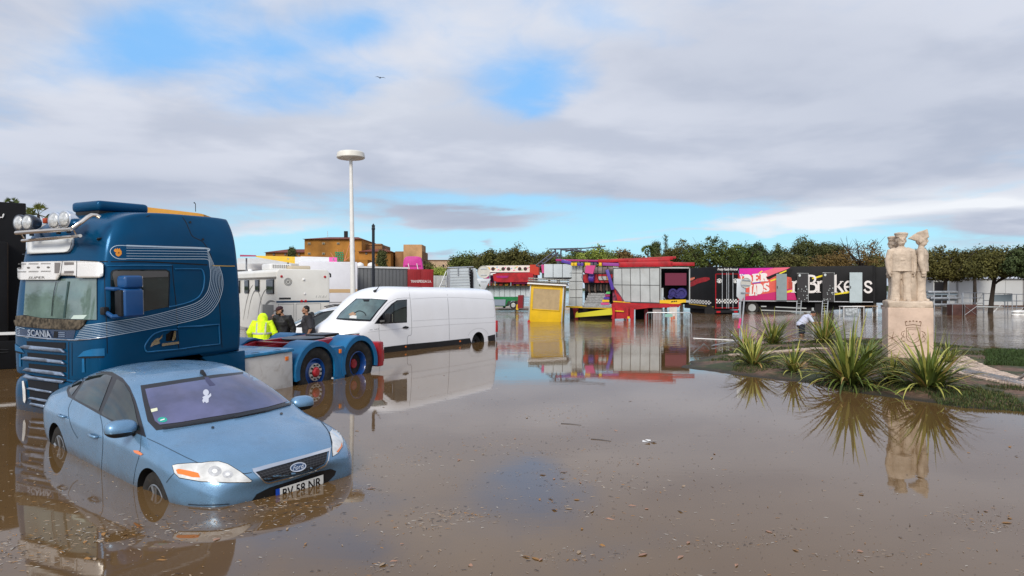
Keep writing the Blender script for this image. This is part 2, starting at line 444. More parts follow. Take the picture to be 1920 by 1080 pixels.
# ================================================================== flooded blue car
K_ = 1.035
MC = frame_matrix((-3.829*K_, 8.029*K_, 2-2.367*K_), -.72, .019, 0.) @ Matrix.Scale(K_, 4)
car = root_at('parked_car', 'light blue hatchback car sunk to its wheels in brown flood water, nearest vehicle', 'car', MC)
M_car = mat('car_paint', (.15, .285, .44), .28, metal=.45, coat=.55, var=.08, rvar=.08, tide=(.40, .56), vscale=2.5, dirt=.35, dirtcol=(.13, .19, .25), bump=.16, bscale=110)
nt = NT(M_car.node_tree)
def car_stations():
    S = []
    def st(*p): S.append(list(p))
    st((-2.27, 0, .25), (-2.20, .66, .25), (-2.24, .74, .36), (-2.30, .78, .58), (-2.33, .74, .78), (-2.33, .68, .90), (-2.33, .60, .97), (-2.33, .45, 1.00), (-2.33, .25, 1.02), (-2.34, 0, 1.03))
    st((-2.1, 0, .2), (-2.08, .76, .2), (-2.08, .87, .34), (-2.12, .925, .58), (-2.14, .92, .80), (-2.14, .86, .95), (-2.15, .77, 1.01), (-2.17, .60, 1.05), (-2.19, .3, 1.075), (-2.2, 0, 1.08))
    st((-1.8, 0, .2), (-1.8, .78, .2), (-1.8, .905, .32), (-1.8, .945, .58), (-1.8, .945, .82), (-1.8, .89, .96), (-1.82, .79, 1.05), (-1.84, .64, 1.12), (-1.86, .33, 1.13), (-1.87, 0, 1.135))
    st((-1.3, 0, .2), (-1.3, .78, .2), (-1.3, .91, .32), (-1.3, .955, .58), (-1.3, .955, .83), (-1.3, .895, .955), (-1.3, .80, 1.13), (-1.3, .66, 1.30), (-1.33, .35, 1.36), (-1.35, 0, 1.375))
    st((-.75, 0, .2), (-.75, .78, .2), (-.75, .91, .30), (-.75, .955, .58), (-.75, .955, .82), (-.75, .90, .945), (-.75, .81, 1.17), (-.75, .67, 1.375), (-.75, .35, 1.445), (-.75, 0, 1.46))
    st((-.2, 0, .2), (-.2, .78, .2), (-.2, .91, .28), (-.2, .95, .56), (-.2, .95, .81), (-.2, .90, .935), (-.2, .815, 1.17), (-.2, .67, 1.40), (-.2, .35, 1.475), (-.2, 0, 1.49))
    st((.3, 0, .2), (.3, .78, .2), (.3, .91, .28), (.3, .95, .56), (.3, .95, .80), (.3, .90, .925), (.32, .82, 1.13), (.26, .665, 1.355), (.30, .35, 1.43), (.31, 0, 1.445))
    st((.8, 0, .2), (.8, .78, .2), (.8, .91, .28), (.8, .95, .56), (.8, .95, .80), (.82, .90, .915), (.84, .83, 1.03), (.78, .72, 1.19), (.84, .36, 1.25), (.87, 0, 1.262))
    st((1.2, 0, .2), (1.2, .78, .2), (1.2, .91, .30), (1.2, .95, .56), (1.2, .95, .79), (1.2, .91, .895), (1.18, .84, .94), (1.16, .75, 1.0), (1.28, .38, 1.03), (1.34, 0, 1.04))
    st((1.45, 0, .2), (1.45, .78, .2), (1.45, .91, .32), (1.45, .955, .56), (1.45, .95, .78), (1.45, .905, .875), (1.45, .81, .925), (1.46, .68, .965), (1.49, .36, .995), (1.5, 0, 1.00))
    st((1.8, 0, .2), (1.8, .78, .2), (1.8, .905, .32), (1.8, .94, .54), (1.8, .935, .74), (1.8, .875, .835), (1.8, .79, .885), (1.82, .66, .92), (1.85, .34, .935), (1.87, 0, .94))
    st((2.15, 0, .2), (1.98, .76, .2), (1.98, .86, .30), (2.0, .885, .50), (2.01, .87, .66), (2.06, .80, .76), (2.11, .70, .80), (2.17, .56, .825), (2.24, .3, .845), (2.27, 0, .85))
    st((2.33, 0, .2), (2.14, .66, .2), (2.17, .73, .30), (2.21, .75, .46), (2.23, .74, .58), (2.26, .70, .66), (2.29, .60, .715), (2.32, .47, .745), (2.37, .25, .76), (2.385, 0, .765))
    st((2.36, 0, .26), (2.22, .60, .26), (2.27, .64, .33), (2.31, .66, .44), (2.32, .62, .53), (2.33, .55, .59), (2.36, .45, .63), (2.385, .36, .65), (2.41, .2, .66), (2.42, 0, .66))
    return S
body = loft_cage(car_stations(), 'body', [M_car], 3, {4: .55, 5: .15, 7: .1}, parent=None)
cut(body, [cyl_cutter((sx*1.425, sy*.95, .335), .375, .7, M_well) for sx in (-1, 1) for sy in (-1, 1)])
body.parent = car; BC = bvh_of(body)
zc = scaler(60, 650, 3.); zf = scaler(240, 820, 4.5714)
def dc(name, polys, mt, parent=car, step=6, off=.003, **k): return drape(name, polys, MC, BC, mt, parent, step, off, **k)
M_screen = mat('violet_screen', (.075, .078, .165), .06, spec=.8, coat=.3, var=.35, vscale=1.6)  # violet base colour, tone varied at random
M_frame = mat('window_trim', (.02, .019, .022), .35)
fr_ = dc('window_trim', [[(125, 732), (135, 714), (157, 702), (187, 696.5), (210, 697.5), (230, 709), (243, 725), (254, 750), (261, 773), (274, 820), (257, 813), (220, 796), (183, 775), (128, 744)]], M_frame, both=True, step=5)
for q in ([(130.5, 733), (139, 718), (160, 706), (150, 722), (135, 742)], [(141, 745), (163, 710), (175, 704), (193, 701), (210.5, 706), (186, 771), (143, 748)], [(191.5, 775), (220, 711.5), (233, 719), (245, 738), (252, 760), (257, 785), (264, 808), (230, 795), (194, 779)]):
    dc('side_window', [q], M_glass, off=.007, both=True, step=5)
scr = dc('windscreen_frame', [[(263.5, 723), (330, 713), (400, 703), (471.5, 696), (551.5, 756.5), (500, 773), (450, 783), (393, 793), (340, 801), (293, 807), (277, 790), (268, 750)]], M_frame)
gl = dc('windscreen', [[(272.5, 730), (340, 719), (405, 709), (470, 700), (540, 753), (500, 764), (450, 774), (393, 783), (340, 792), (300, 797), (291, 790), (280, 760)]], M_screen, off=.006)
dc('sticker', [disc2(305, 788, 9, 16, 5)], mat('green_sticker', (.02, .32, .25), .5), gl, off=.008, step=20)
dc('sticker', [[(301, 788.5), (309, 786), (309, 788), (301, 790.5)]], M_white, gl, off=.0095, step=20)
dc('sticker', [[(283, 768), (295, 765.5), (296, 771), (284.5, 774)]], mat('paper', (.6, .62, .45), .7), gl, off=.008, step=20)
dc('rear_view_mirror', [[(383, 709), (390, 708), (397, 716), (404, 723), (393, 725), (386, 716)]], mat('dark_violet_glass', (.045, .042, .10), .2), gl, off=.0075, step=20)  # mirror coloured plain dark violet
random.seed(3)
plush = [disc2(385+random.uniform(-5, 5), 745+random.uniform(-11, 11), random.uniform(2, 5), 9) for _ in range(14)]
for k, q in enumerate(plush):
    pass
dc('ornament', [disc2(386, 737, 5.5, 12, 6), ], mat('dusty_white', (.5, .52, .6), .9), gl, off=.0076, step=20)
dc('ornament', [[(379, 746), (384, 743), (391, 742), (395, 738), (396, 743), (391, 748), (391, 755), (387, 757), (384, 754), (381, 757), (379, 752), (381, 748)]], mat('dusty_white'), gl, off=.0078, step=20)
wp = [(305, 806), (352, 797.5), (400, 789), (450, 779.5), (500, 769.5)]
dc('wiper', ribbon(spline(wp, 4), 3.2), M_gloss, off=.02)
dc('wiper', ribbon(spline([(440, 784), (480, 775), (520, 765), (549, 756.5)], 4), 3.), M_gloss, off=.02)
for u, v in ((399, 802), (527.5, 776)): dc('washer_nozzle', [disc2(u, v, 3, 10, 2)], M_gloss, off=.006, step=20)
seam = dict(mt=mat('shut_line', (.02, .035, .055), .6), off=.0016, step=5)
dc('bonnet_seam', ribbon(spline([(276, 822), (298, 832), (320, 843), (348, 857), (372, 868)], 5), 1.2)+ribbon(spline([(553, 757), (580, 770), (604, 793), (617, 812), (622, 835)], 5), 1.5)+ribbon(spline([(450, 885), (458, 888), (472, 886)], 4), 1.5), **seam)
dc('door_seam', ribbon(spline([(187, 775), (192, 800), (193, 830), (191, 865), (190, 885)], 5), .8)+ribbon(spline([(265, 815), (262, 850), (254, 880), (250, 908)], 5), .8)+ribbon(spline([(136, 748), (128, 770), (134, 800), (146, 822)], 5), .7), both=True, **seam)
dc('bumper_seam', ribbon(spline([(326, 888), (318, 897), (312, 905)], 4), 1.3)+ribbon([(353, 945.5), (372, 947), (400, 947), (430, 945)], 2.2), **seam)
# lamps
M_lens = mat('clear_lens', (.62, .62, .60), .1, coat=1., var=.22, vscale=7)
hl = [(324, 873), (332, 871), (360, 869), (377, 869), (394, 866.5), (410, 866), (427, 871), (450, 885), (472, 901.5), (468, 903.5), (427, 904.5), (377, 902.5), (337, 895.5), (328, 887)]
hr = dc('headlight_surround', ribbon(hl, 2.6, True), M_gloss, off=.004, step=5)
hd = dc('headlight', [hl], M_lens, off=.006, step=4)
dc('indicator', [zf([(415, 280), (440, 272), (530, 288), (605, 308), (622, 345), (555, 342), (480, 322), (430, 312)])], M_amber, hd, off=.0085, step=5)
for cx_, cy_, r1, r2 in ((403, 884, 12.5, 9.5), (427, 890, 10, 7)):
    dc('reflector', [disc2(cx_, cy_, r1, 18, r2)], mat('reflector', (.5, .5, .5), .25, metal=.35, var=.25, vscale=20), hd, off=.0078, step=6)
    dc('bulb', [disc2(cx_, cy_, r1*.42, 12, r2*.42)], mat('bulb', (.8, .8, .78), .1, metal=.2), hd, off=.009, step=6)
hl2 = [(618, 811), (627, 800), (633, 804), (638, 813), (643, 828), (641.5, 838), (633, 850), (623.5, 856), (622.5, 843), (623, 830)]
dc('headlight_surround', ribbon(hl2, 1.8, True), M_gloss, off=.004, step=5)
hd = dc('headlight', [hl2], M_lens, off=.006, step=4)
dc('indicator', [[(630, 848), (638, 838), (640, 830), (641, 838), (633, 849)]], M_amber, hd, off=.0085, step=5)
dc('side_repeater', [[(250.7, 844.3), (260, 845), (269, 851.7), (265, 854), (253, 849)]], M_amber, off=.006, both=True)
# grille
M_net = mat('grille_net', (.012, .012, .014), .4)
gq = [(479, 886), (614, 847), (612, 862), (607, 870), (587, 880), (545, 891.5), (503, 903), (496.5, 901.5)]
g = dc('grille', [gq], M_net, off=.002, step=5)
bars = []
for k in range(1, 5):
    a = Vector((482+k*3.6, 886+k*3.6)); b = Vector((613.5-k*.9, 848+k*4.6)); bars += ribbon([tuple(a), tuple(b)], .9)
for k in range(1, 21):
    s = k/21; a = Vector((479, 886)).lerp(Vector((614, 847)), s); b = Vector((500, 903)).lerp(Vector((607, 869)), s); bars += ribbon([tuple(a), tuple(b)], .6)
dc('grille_mesh', bars, mat('grille_bar', (.07, .07, .075), .35, metal=.4), g, off=.008, step=6)
dc('grille_chrome', [[(472, 880), (500, 872.5), (545, 861), (590, 849), (620.5, 840), (615.5, 847), (590, 854), (545, 867), (500, 879.5), (478, 886)]]+ribbon([(474, 883), (485, 893), (497, 903.5), (504, 905), (545, 894), (588, 882.5), (609, 872), (614.5, 863), (618, 843)], 2.2), M_chrome, off=.010, step=6)
def rot2(q, c, a): return [(c[0]+(x-c[0])*math.cos(a)-(y-c[1])*math.sin(a), c[1]+(x-c[0])*math.sin(a)+(y-c[1])*math.cos(a)) for x, y in q]
oc = (557.5, 876.5)
bd = dc('badge', [rot2(disc2(oc[0], oc[1], 15.5, 24, 8), oc, -.22)], M_chrome, off=.016, step=20)
dc('badge_field', [rot2(disc2(oc[0], oc[1], 13.2, 24, 6), oc, -.22)], mat('badge_blue', (.01, .04, .11), .15, coat=1), bd, off=.018, step=20)
tx = text_in('Ford', (547, 883), (569, 878), (567, 870), (547.5, 875), shear=.3, bold=.01)
dc('badge_lettering', tx, M_chrome, bd, off=.0195, step=20)
lw = [(472, 939), (481, 926.5), (506, 913.5), (527, 907), (560, 896.5), (593, 885), (620, 879), (630, 883), (627, 891), (610, 908), (545, 935), (487, 950)]
dc('lower_intake', [lw], M_black, off=.003, step=5)
pl = MB()
def plate3(u, v, off): return on_body(MC, BC, u, v, off)
dc('number_plate', [[(523, 914), (604.3, 888.3), (604.3, 911), (523.5, 937)]], mat('plate_white', (.72, .72, .68), .35), off=.018, step=12)
dc('plate_band', [[(515, 916.6), (523, 914), (523.5, 937), (515.7, 939)]], mat('plate_blue', (.01, .07, .45), .35), off=.018, step=12)
dc('plate_lettering', text_in('BV 58 NR', (528, 933), (600, 910.5), (600, 892.5), (528, 915.3), bold=.012), M_gloss, off=.0205, step=9)
# handles, mirrors, aerial
for (u, v) in ((119, 779.5), (178, 817)):
    p = on_body(MC, BC, u, v)
    for s in (1, -1):
        dc_ = MB().tube([(p.x-.1, s*(p.y-.002), p.z-.004), (p.x-.085, s*(p.y-.032), p.z), (p.x, s*(p.y-.042), p.z+.004), (p.x+.085, s*(p.y-.032), p.z+.004), (p.x+.1, s*(p.y-.002), p.z+.002)], [.012, .016, .017, .016, .012], 8).build('door_handle', M_car, car, smooth=True)
def mirror(side):
    P_ = Vector((.83, side*1.0, 1.0))
    bm = bmesh.new(); bmesh.ops.create_uvsphere(bm, u_segments=24, v_segments=14, radius=1)
    for v in bm.verts:
        x, y, z = v.co; x = max(x, -.35)*(1-.25*(z > 0)*z)
        sq = lambda a: math.copysign(abs(a)**.75, a)
        v.co = P_+Vector((sq(x)*.10, sq(y)*.145, sq(z)*.085))
    me = D.meshes.new('mirror_housing'); bm.to_mesh(me); bm.free(); me.materials.append(M_car); me.materials.append(M_black); me.shade_smooth()
    for p in me.polygons:
        if p.center.z < P_.z-.025: p.material_index = 1
    o = D.objects.new('mirror', me); col.objects.link(o); o.parent = car
    MB().box(P_+Vector((-.045, 0, 0)), (.012, .23, .12)).build('mirror_glass', M_chrome, o, bevel=.005)
    MB().tube([P_+Vector((.02, -side*.1, -.05)), P_+Vector((.06, -side*.19, -.07))], [.035, .045], 8).build('mirror_arm', M_black, o, smooth='auto')
mirror(-1); mirror(1)
p = on_body(MC, BC, 370, 703)
fin_ = MB().prism([(p.x-.06, p.z-.01), (p.x+.07, p.z-.02), (p.x+.02, p.z+.022), (p.x-.035, p.z+.052)], -.018, .018); fin_.build('aerial', M_black, car, bevel=.008)
M_rim = mat('alloy_rim', (.32, .33, .34), .35, metal=.85, dirt=.5, dirtcol=(.08, .06, .04))
for sx in (-1, 1):
    for sy in (-1, 1): wheel('wheel', (sx*1.425, sy*.80, .335), .335, .22, .215, M_rim, car, sy, 5)
# ================================================================== blue tractor unit
MT = frame_matrix((-7.29, 10.85, -.41), R(-116.6), .025, 0.)
truck = root_at('tractor_unit', 'dark blue lorry tractor unit with steel sun visor, roof spotlights and silver pinstripes', 'truck', MT)
M_tr = mat('truck_paint', (.001, .062, .150), .24, metal=.3, coat=.10, spec=.15, tide=(.40, .75), var=.12, vscale=.8, dirt=.12, dirtcol=(.02, .05, .08), bump=.02, bscale=30)
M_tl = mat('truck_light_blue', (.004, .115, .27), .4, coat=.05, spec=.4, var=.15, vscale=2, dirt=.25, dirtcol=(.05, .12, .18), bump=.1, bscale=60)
M_tred = mat('chassis_red', (.34, .012, .02), .35, coat=.4, var=.25, vscale=4, dirt=.35, dirtcol=(.05, .02, .02))
M_line = mat('silver_stripe', (.52, .62, .70), .35, metal=.2)
def cab_stations():
    S = []
    S.append([(.02, 0, .98), (.02, .72, .98), (.02, .93, 1.04), (.01, .97, 1.72), (-.10, .95, 2.5), (-.15, .94, 2.82), (-.20, .94, 3.14), (-.30, .88, 3.36), (-.36, .42, 3.45), (-.36, 0, 3.46)])
    S.append([(-.03, 0, .95), (-.05, .86, .95), (-.05, 1.12, 1.0), (-.05, 1.155, 1.75), (-.13, 1.14, 2.5), (-.2, 1.13, 2.82), (-.27, 1.12, 3.18), (-.42, 1.04, 3.46), (-.52, .52, 3.57), (-.52, 0, 3.59)])
    S.append([(-.28, 0, .95), (-.28, .9, .95), (-.28, 1.20, 1.0), (-.28, 1.225, 1.75), (-.34, 1.215, 2.5), (-.4, 1.21, 2.85), (-.48, 1.19, 3.25), (-.7, 1.09, 3.60), (-.8, .55, 3.66), (-.8, 0, 3.68)])
    S.append([(-.7, 0, 1.1), (-.7, .9, 1.1), (-.7, 1.2, 1.16), (-.7, 1.235, 1.75), (-.75, 1.23, 2.5), (-.85, 1.22, 2.9), (-1.0, 1.20, 3.34), (-1.2, 1.10, 3.63), (-1.2, .55, 3.66), (-1.2, 0, 3.67)])
    for x in (-1.6, -2.3):
        S.append([(x, 0, 1.1), (x, .9, 1.1), (x, 1.2, 1.18), (x, 1.235, 1.75), (x, 1.235, 2.5), (x, 1.225, 2.95), (x, 1.2, 3.38), (x-.03, 1.1, 3.63), (x-.03, .55, 3.655), (x-.03, 0, 3.66)])
    x = -2.62
    S.append([(x, 0, 1.15), (x, .9, 1.15), (x-.08, 1.18, 1.2), (x-.1, 1.22, 1.75), (x-.06, 1.21, 2.5), (x-.04, 1.2, 2.9), (x+.0, 1.17, 3.34), (x+.07, 1.06, 3.61), (x+.08, .5, 3.65), (x+.08, 0, 3.66)])
    return S
cab = loft_cage(cab_stations(), 'cab', [M_tr], 3, {2: .5, 7: .6}, {6: .85, 0: .2}, parent=truck)
# lower front: bumper with corners
bmp = loft_cage([[(.04, 0, .28), (.04, .8, .28), (.05, .95, .36), (.06, .97, .6), (.05, .96, .9), (.03, .6, 1.0), (.03, 0, 1.0)],
                 [(-.04, 0, .26), (-.05, 1.0, .26), (-.05, 1.14, .34), (-.04, 1.16, .6), (-.05, 1.15, .93), (-.05, .8, 1.03), (-.05, 0, 1.03)],
                 [(-.4, 0, .26), (-.4, 1.05, .26), (-.4, 1.22, .34), (-.4, 1.235, .6), (-.4, 1.235, .95), (-.4, .9, 1.08), (-.4, 0, 1.08)],
                 [(-.78, 0, .3), (-.78, 1.05, .3), (-.78, 1.22, .36), (-.78, 1.235, .6), (-.78, 1.235, 1.0), (-.78, .9, 1.12), (-.78, 0, 1.12)]], 'bumper', [M_tr], 2, {2: .4}, {3: .9}, parent=truck)
for s in (-1, 1):
    sk = MB(); sk.prism([(-.79, .95), (-.86, 1.02), (-1.1, 1.2), (-1.75, 1.2), (-1.98, 1.02), (-2.05, .5), (-2.75, .5), (-2.75, 1.18), (-.79, 1.18)], s*1.1, s*1.225)
    sk.build('side_skirt', M_tr, truck, bevel=.02)
bmj = bmesh.new(); bmj.from_mesh(cab.data); tmp = D.meshes.new('t'); bmj.from_mesh(bmp.data); BT = BVHTree.FromBMesh(bmj); bmj.free()
zt = scaler(0, 360, 3.6); za = scaler(0, 370, 7.2); zb = scaler(0, 480, 7.2); zc2 = scaler(0, 610, 6.354)
def dt(name, polys, mt, parent=truck, step=8, off=.003, **k): return drape(name, polys, MT, BT, mt, parent, step, off, **k)
def solid(o, th):
    for q in (o, TWIN.get(o.name)) if o else ():
        if q: m = q.modifiers.new('t', 'SOLIDIFY'); m.thickness = th; m.offset = -1
    return o
# glazing
M_tglass = mat('screen_glass', (.13, .19, .17), .04, spec=.9, coat=1., var=.35, vscale=1.1)
wsg = dt('windscreen', [zb([(350, 325), (1310, 290), (1310, 862), (1180, 862), (860, 850), (560, 838), (320, 795), (335, 560)])], M_tglass, off=.004)
dt('windscreen_seal', ribbon(zb([(1312, 300), (1312, 862), (1180, 864), (860, 852), (560, 840), (320, 797)]), 1.3), M_gloss, off=.007)
dt('wiper', ribbon(zb([(775, 350), (745, 480), (725, 620), (712, 810)]), 1.3), M_gloss, wsg, off=.02)
dt('wiper', ribbon(zb([(935, 345), (905, 560), (872, 835)]), [3.5, 3, 4.]), mat('screen_dark_band', (.03, .06, .055), .2), wsg, off=.012)  # second line: a thick dark green band down the screen
dt('dashboard_paper', [zb([(1000, 800), (1180, 795), (1130, 850), (960, 850)])], mat('pale_paper', (.5, .6, .55), .6), wsg, off=.006)
M_dirt = mat('leaf_litter_crust', (.075, .06, .042), .9, var=.75, vscale=14, bump=.9, bscale=60)
solid(dt('debris_crust', [zb([(195, 815), (330, 800), (560, 838), (700, 852), (1180, 865), (1150, 930), (1080, 992), (900, 996), (600, 980), (230, 945)])], M_dirt, off=.03, step=3), .03)
sw = dt('door_window', [zt([(750, 545), (762, 532), (780, 528), (1118, 528), (1135, 534), (1140, 548), (1133, 776), (1040, 793), (945, 811), (750, 845)])], M_glass, off=.006, both=True)
dt('wind_deflector', [zt([(762, 540), (780, 534), (1118, 534), (1132, 545), (1130, 572), (960, 578), (860, 568), (820, 590), (800, 640), (775, 640), (757, 560)])], mat('smoked_grey', (.10, .095, .09), .3), sw, off=.016, both=True)
dt('window_trim', ribbon(zt([(748, 850), (748, 545), (760, 530), (780, 525), (1120, 525), (1140, 538), (1143, 552), (1136, 780)]), 1.4), M_gloss, off=.010, both=True)
# seams
sm_ = ribbon(spline(zt([(700, 480), (706, 600), (710, 720), (716, 850), (722, 980), (724, 1090)]), 4), 1.5)+ribbon(spline(zt([(1163, 492), (1170, 600), (1188, 760), (1198, 920), (1206, 1060)]), 4), 1.3)
sm_ += ribbon(spline(zt([(1232, 170), (1255, 205), (1275, 250), (1300, 300), (1360, 330), (1390, 365), (1410, 400), (1425, 440), (1435, 500)]), 4), 1.4)
sm_ += ribbon(spline(zt([(1488, 560), (1480, 700), (1490, 900), (1498, 1050)]), 4), 1.)+ribbon(spline(zt([(540, 462), (700, 470), (1000, 472), (1400, 492)]), 4), 2.2)
dt('body_seams', sm_, M_gloss, off=.0022, step=10, both=True)
dt('seam_strip', ribbon(zt([(1435, 497), (1540, 500), (1622, 500)]), 1.6), mat('ochre', (.55, .33, .05), .5), off=.004, both=True)
dt('seam_strip', ribbon(zt([(1480, 178), (1545, 172)]), 1.6), mat('ochre'), off=.004, both=True)
# pinstripes
random.seed(5)
inner = [(560, 902), (720, 882), (1000, 838), (1200, 788), (1330, 745), (1396, 680), (1418, 600), (1420, 540), (1414, 500)]
outer = [(500, 1003), (720, 975), (1000, 926), (1200, 888), (1380, 838), (1462, 760), (1500, 660), (1500, 570), (1478, 500)]
lines = []
for j in range(9):
    s = j/8; P_ = [(a[0]*(1-s)+b[0]*s, a[1]*(1-s)+b[1]*s) for a, b in zip(inner, outer)]
    if j < 5:
        P_ += [(1408-2*j, 462-17*j), (1385+2*j, 453-17*j), (1340, 452-17*j), (1100, 452-18*j), (852, 450-18*j)]
    lines += ribbon(zt(spline(P_, 6)), .75 if j % 8 else 1.1)
lines += ribbon(zt(spline([(852, 452), (800, 451), (765, 435), (744, 405), (756, 378), (790, 362), (852, 362)], 6)), 1.1)
lines += ribbon(zt(spline([(852, 362), (1100, 370), (1388, 380), (1402, 400)], 6)), 2.6)
dt('pinstripes', lines, M_line, off=.004, step=9, both=True)
dt('griffin_emblem', [za([(1535, 715), (1548, 700), (1562, 690), (1570, 705), (1583, 683), (1596, 704), (1612, 685), (1622, 706), (1640, 725), (1642, 765), (1625, 785), (1598, 800), (1570, 788), (1556, 762), (1570, 745), (1548, 738)])], mat('emblem_orange', (.75, .28, .03), .5), off=.005, step=6, both=True)
dt('griffin_emblem', [za([(1590, 745), (1606, 738), (1614, 752), (1600, 760), (1588, 756)])], mat('emblem_dark', (.2, .06, .01), .5), off=.0065, step=6, both=True)
# raised ribs; their lighter blue paints in the highlight of the pressed edges
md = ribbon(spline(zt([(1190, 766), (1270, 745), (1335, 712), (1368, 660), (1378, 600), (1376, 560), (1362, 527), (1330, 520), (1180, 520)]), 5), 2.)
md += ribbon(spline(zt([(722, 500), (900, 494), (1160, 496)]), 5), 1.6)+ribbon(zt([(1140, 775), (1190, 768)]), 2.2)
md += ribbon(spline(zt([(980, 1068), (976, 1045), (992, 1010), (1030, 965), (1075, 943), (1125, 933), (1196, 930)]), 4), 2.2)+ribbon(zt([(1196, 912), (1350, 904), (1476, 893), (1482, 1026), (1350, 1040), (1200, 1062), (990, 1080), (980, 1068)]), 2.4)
solid(dt('highlight_mouldings', md, M_tl, off=.014, step=6, both=True), .012)
hn = dt('door_handle', [zt([(1168, 940), (1180, 935), (1178, 985), (1160, 1005), (1152, 1000)]), zt([(1085, 1022), (1200, 1008), (1200, 1024), (1085, 1040)])], M_chrome, off=.03, both=True)
dt('handle_recess', [zt([(1120, 960), (1160, 935), (1190, 938), (1190, 1000), (1120, 1008)])], M_gloss, off=.004, both=True)
dt('griffin_ornament', [zt([(1012, 1048), (1022, 1020), (1040, 1000), (1052, 990), (1075, 985), (1098, 962), (1090, 985), (1072, 1003), (1078, 1020), (1060, 1030), (1040, 1032)])], M_chrome, off=.008, both=True)
# white illuminated name board and chrome visor
M_board = mat('name_board', (.72, .74, .74), .4, var=.05, vscale=2)
nb = solid(dt('name_board', [za([(312, 600), (560, 588), (1010, 563), (1003, 640), (985, 692), (955, 735), (900, 750), (600, 762), (325, 773), (302, 750), (303, 680)])], M_board, off=.045), .04)
dt('board_edge', ribbon(za([(312, 600), (1012, 563), (1004, 640), (985, 695), (955, 738), (900, 753), (325, 777), (302, 750), (305, 680)]), 1.1, True), M_gloss, nb, off=.047)
M_vis = mat('visor_steel', (.80, .77, .73), .25, metal=.35, var=.08, vscale=1.3, rvar=.06)
vis = solid(dt('sun_visor', [zb([(243, 97), (600, 84), (1060, 75), (1240, 82), (1370, 90), (1400, 104), (1415, 130), (1416, 230), (1402, 280), (1370, 300), (1085, 302), (1075, 275), (860, 268), (838, 300), (820, 327), (325, 327), (300, 297), (233, 292), (238, 200)])], M_vis, off=.07, step=7), .025)
mk = []
for k in range(3):
    for j in range(9):
        for y0 in (118, 222):
            x0 = 285+k*165+j*15; mk.append(zb([(x0+6, y0-9-k*3), (x0+12, y0-9-k*3), (x0+6, y0+9-k*3), (x0, y0+9-k*3)]))
for x0, y0 in ((330, 175), (448, 168), (580, 163), (715, 163)): mk.append(disc2(x0/7.2, 480+y0/7.2, 2.9, 10, 1.9))
for j in range(11): x0 = 855+j*20; mk.append(zb([(x0, 266), (x0+11, 266), (x0+15, 276), (x0+4, 276)]))
dt('visor_slots', mk, mat('slot_grey', (.12, .115, .11), .5), vis, off=.074)
dt('visor_vents', [zb([(930, 95), (1058, 95), (1058, 128), (930, 132)]), zb([(930, 212), (1058, 210), (1058, 242), (930, 245)]), zb([(800, 100), (880, 100), (860, 240), (800, 240)])], mat('slot_grey2', (.25, .22, .2), .4, metal=.5), vis, off=.0745)
dt('visor_joint', ribbon(zb([(905, 80), (880, 268)]), .8)+ribbon(zb([(1100, 80), (1095, 300)]), .8), M_gloss, vis, off=.0745)
dt('visor_slots', text_in('SUPER', zb([(440, 318)])[0], zb([(670, 315)])[0], zb([(660, 282)])[0], zb([(450, 285)])[0], shear=.2), mat('slot_grey'), vis, off=.0745)
# grille
M_gap = mat('grille_gap', (.006, .007, .01), .7)
M_slat = mat('grille_slat', (.20, .26, .36), .3, metal=.3, coat=.5, var=.15, vscale=8, dirt=.3, dirtcol=(.05, .05, .06))
M_navy = mat('navy_panel', (.006, .02, .06), .25, coat=.6)
dt('grille_panel', [zc2([(205, 42), (500, 55), (880, 45), (905, 60), (880, 158), (540, 150), (205, 115)])], M_navy, off=.005)
dt('maker_lettering', text_in('SCANIA', *zc2([(342, 122), (628, 150), (608, 62), (345, 48)]), bold=.02), M_chrome, off=.02, step=14)
dt('grille_gap', [zc2([(650, 70), (700, 72), (690, 150), (640, 148)])], M_gap, off=.008)
dt('grille_bars', ribbon(zc2([(705, 85), (780, 88)]), 1.2)+ribbon(zc2([(705, 108), (780, 110)]), 1.2)+ribbon(zc2([(705, 130), (780, 132)]), 1.2), M_slat, off=.012)
solid(dt('chrome_moulding', ribbon(spline(zc2([(205, 118), (350, 135), (540, 156), (720, 168), (880, 174), (1000, 168), (1130, 155), (1268, 138)]), 4), [2.2]*29), mat('dull_chrome', (.5, .55, .62), .25, metal=.8), off=.02, step=6), .02)
gaps = [[(320, 188), (560, 198), (785, 205), (785, 282), (560, 262), (325, 240)], [(328, 322), (560, 340), (790, 358), (790, 415), (560, 395), (335, 372)], [(345, 452), (560, 472), (792, 492), (792, 560), (560, 532), (348, 508)], [(320, 590), (560, 612), (792, 640), (792, 668), (560, 645), (325, 615)], [(330, 645), (560, 672), (700, 690), (700, 800), (345, 735)], [(350, 745), (600, 790), (600, 900), (360, 850)], [(372, 860), (560, 900), (560, 1000), (380, 960)]]
dt('grille_gaps', [zc2(q) for q in gaps], M_gap, off=.006)
for q in ([(255, 264), (318, 234), (560, 256), (750, 276), (795, 320), (560, 302), (400, 284)], [(272, 400), (332, 368), (560, 392), (750, 418), (796, 460), (560, 430)], [(298, 533), (345, 503), (560, 530), (750, 556), (796, 600), (560, 572)], [(308, 618), (330, 600), (560, 632), (788, 662), (760, 690), (560, 660), (325, 630)], [(340, 752), (380, 738), (560, 770), (640, 785), (640, 806), (560, 794), (380, 762)], [(365, 868), (390, 850), (560, 880), (620, 890), (620, 915), (560, 908)], [(380, 940), (395, 918), (560, 945), (560, 980)]):
    solid(dt('grille_slat', [zc2(q)], M_slat, off=.045, step=6), .035)
dt('fog_lamp', [zc2([(285, 665), (305, 660), (325, 760), (330, 880), (318, 925), (300, 900)])], mat('clear_lens'), off=.03)
dt('lamp_cluster', [zc2([(930, 375), (1000, 310), (1100, 282), (1244, 272), (1246, 362), (1000, 368)])], M_tl, off=.01, both=True)
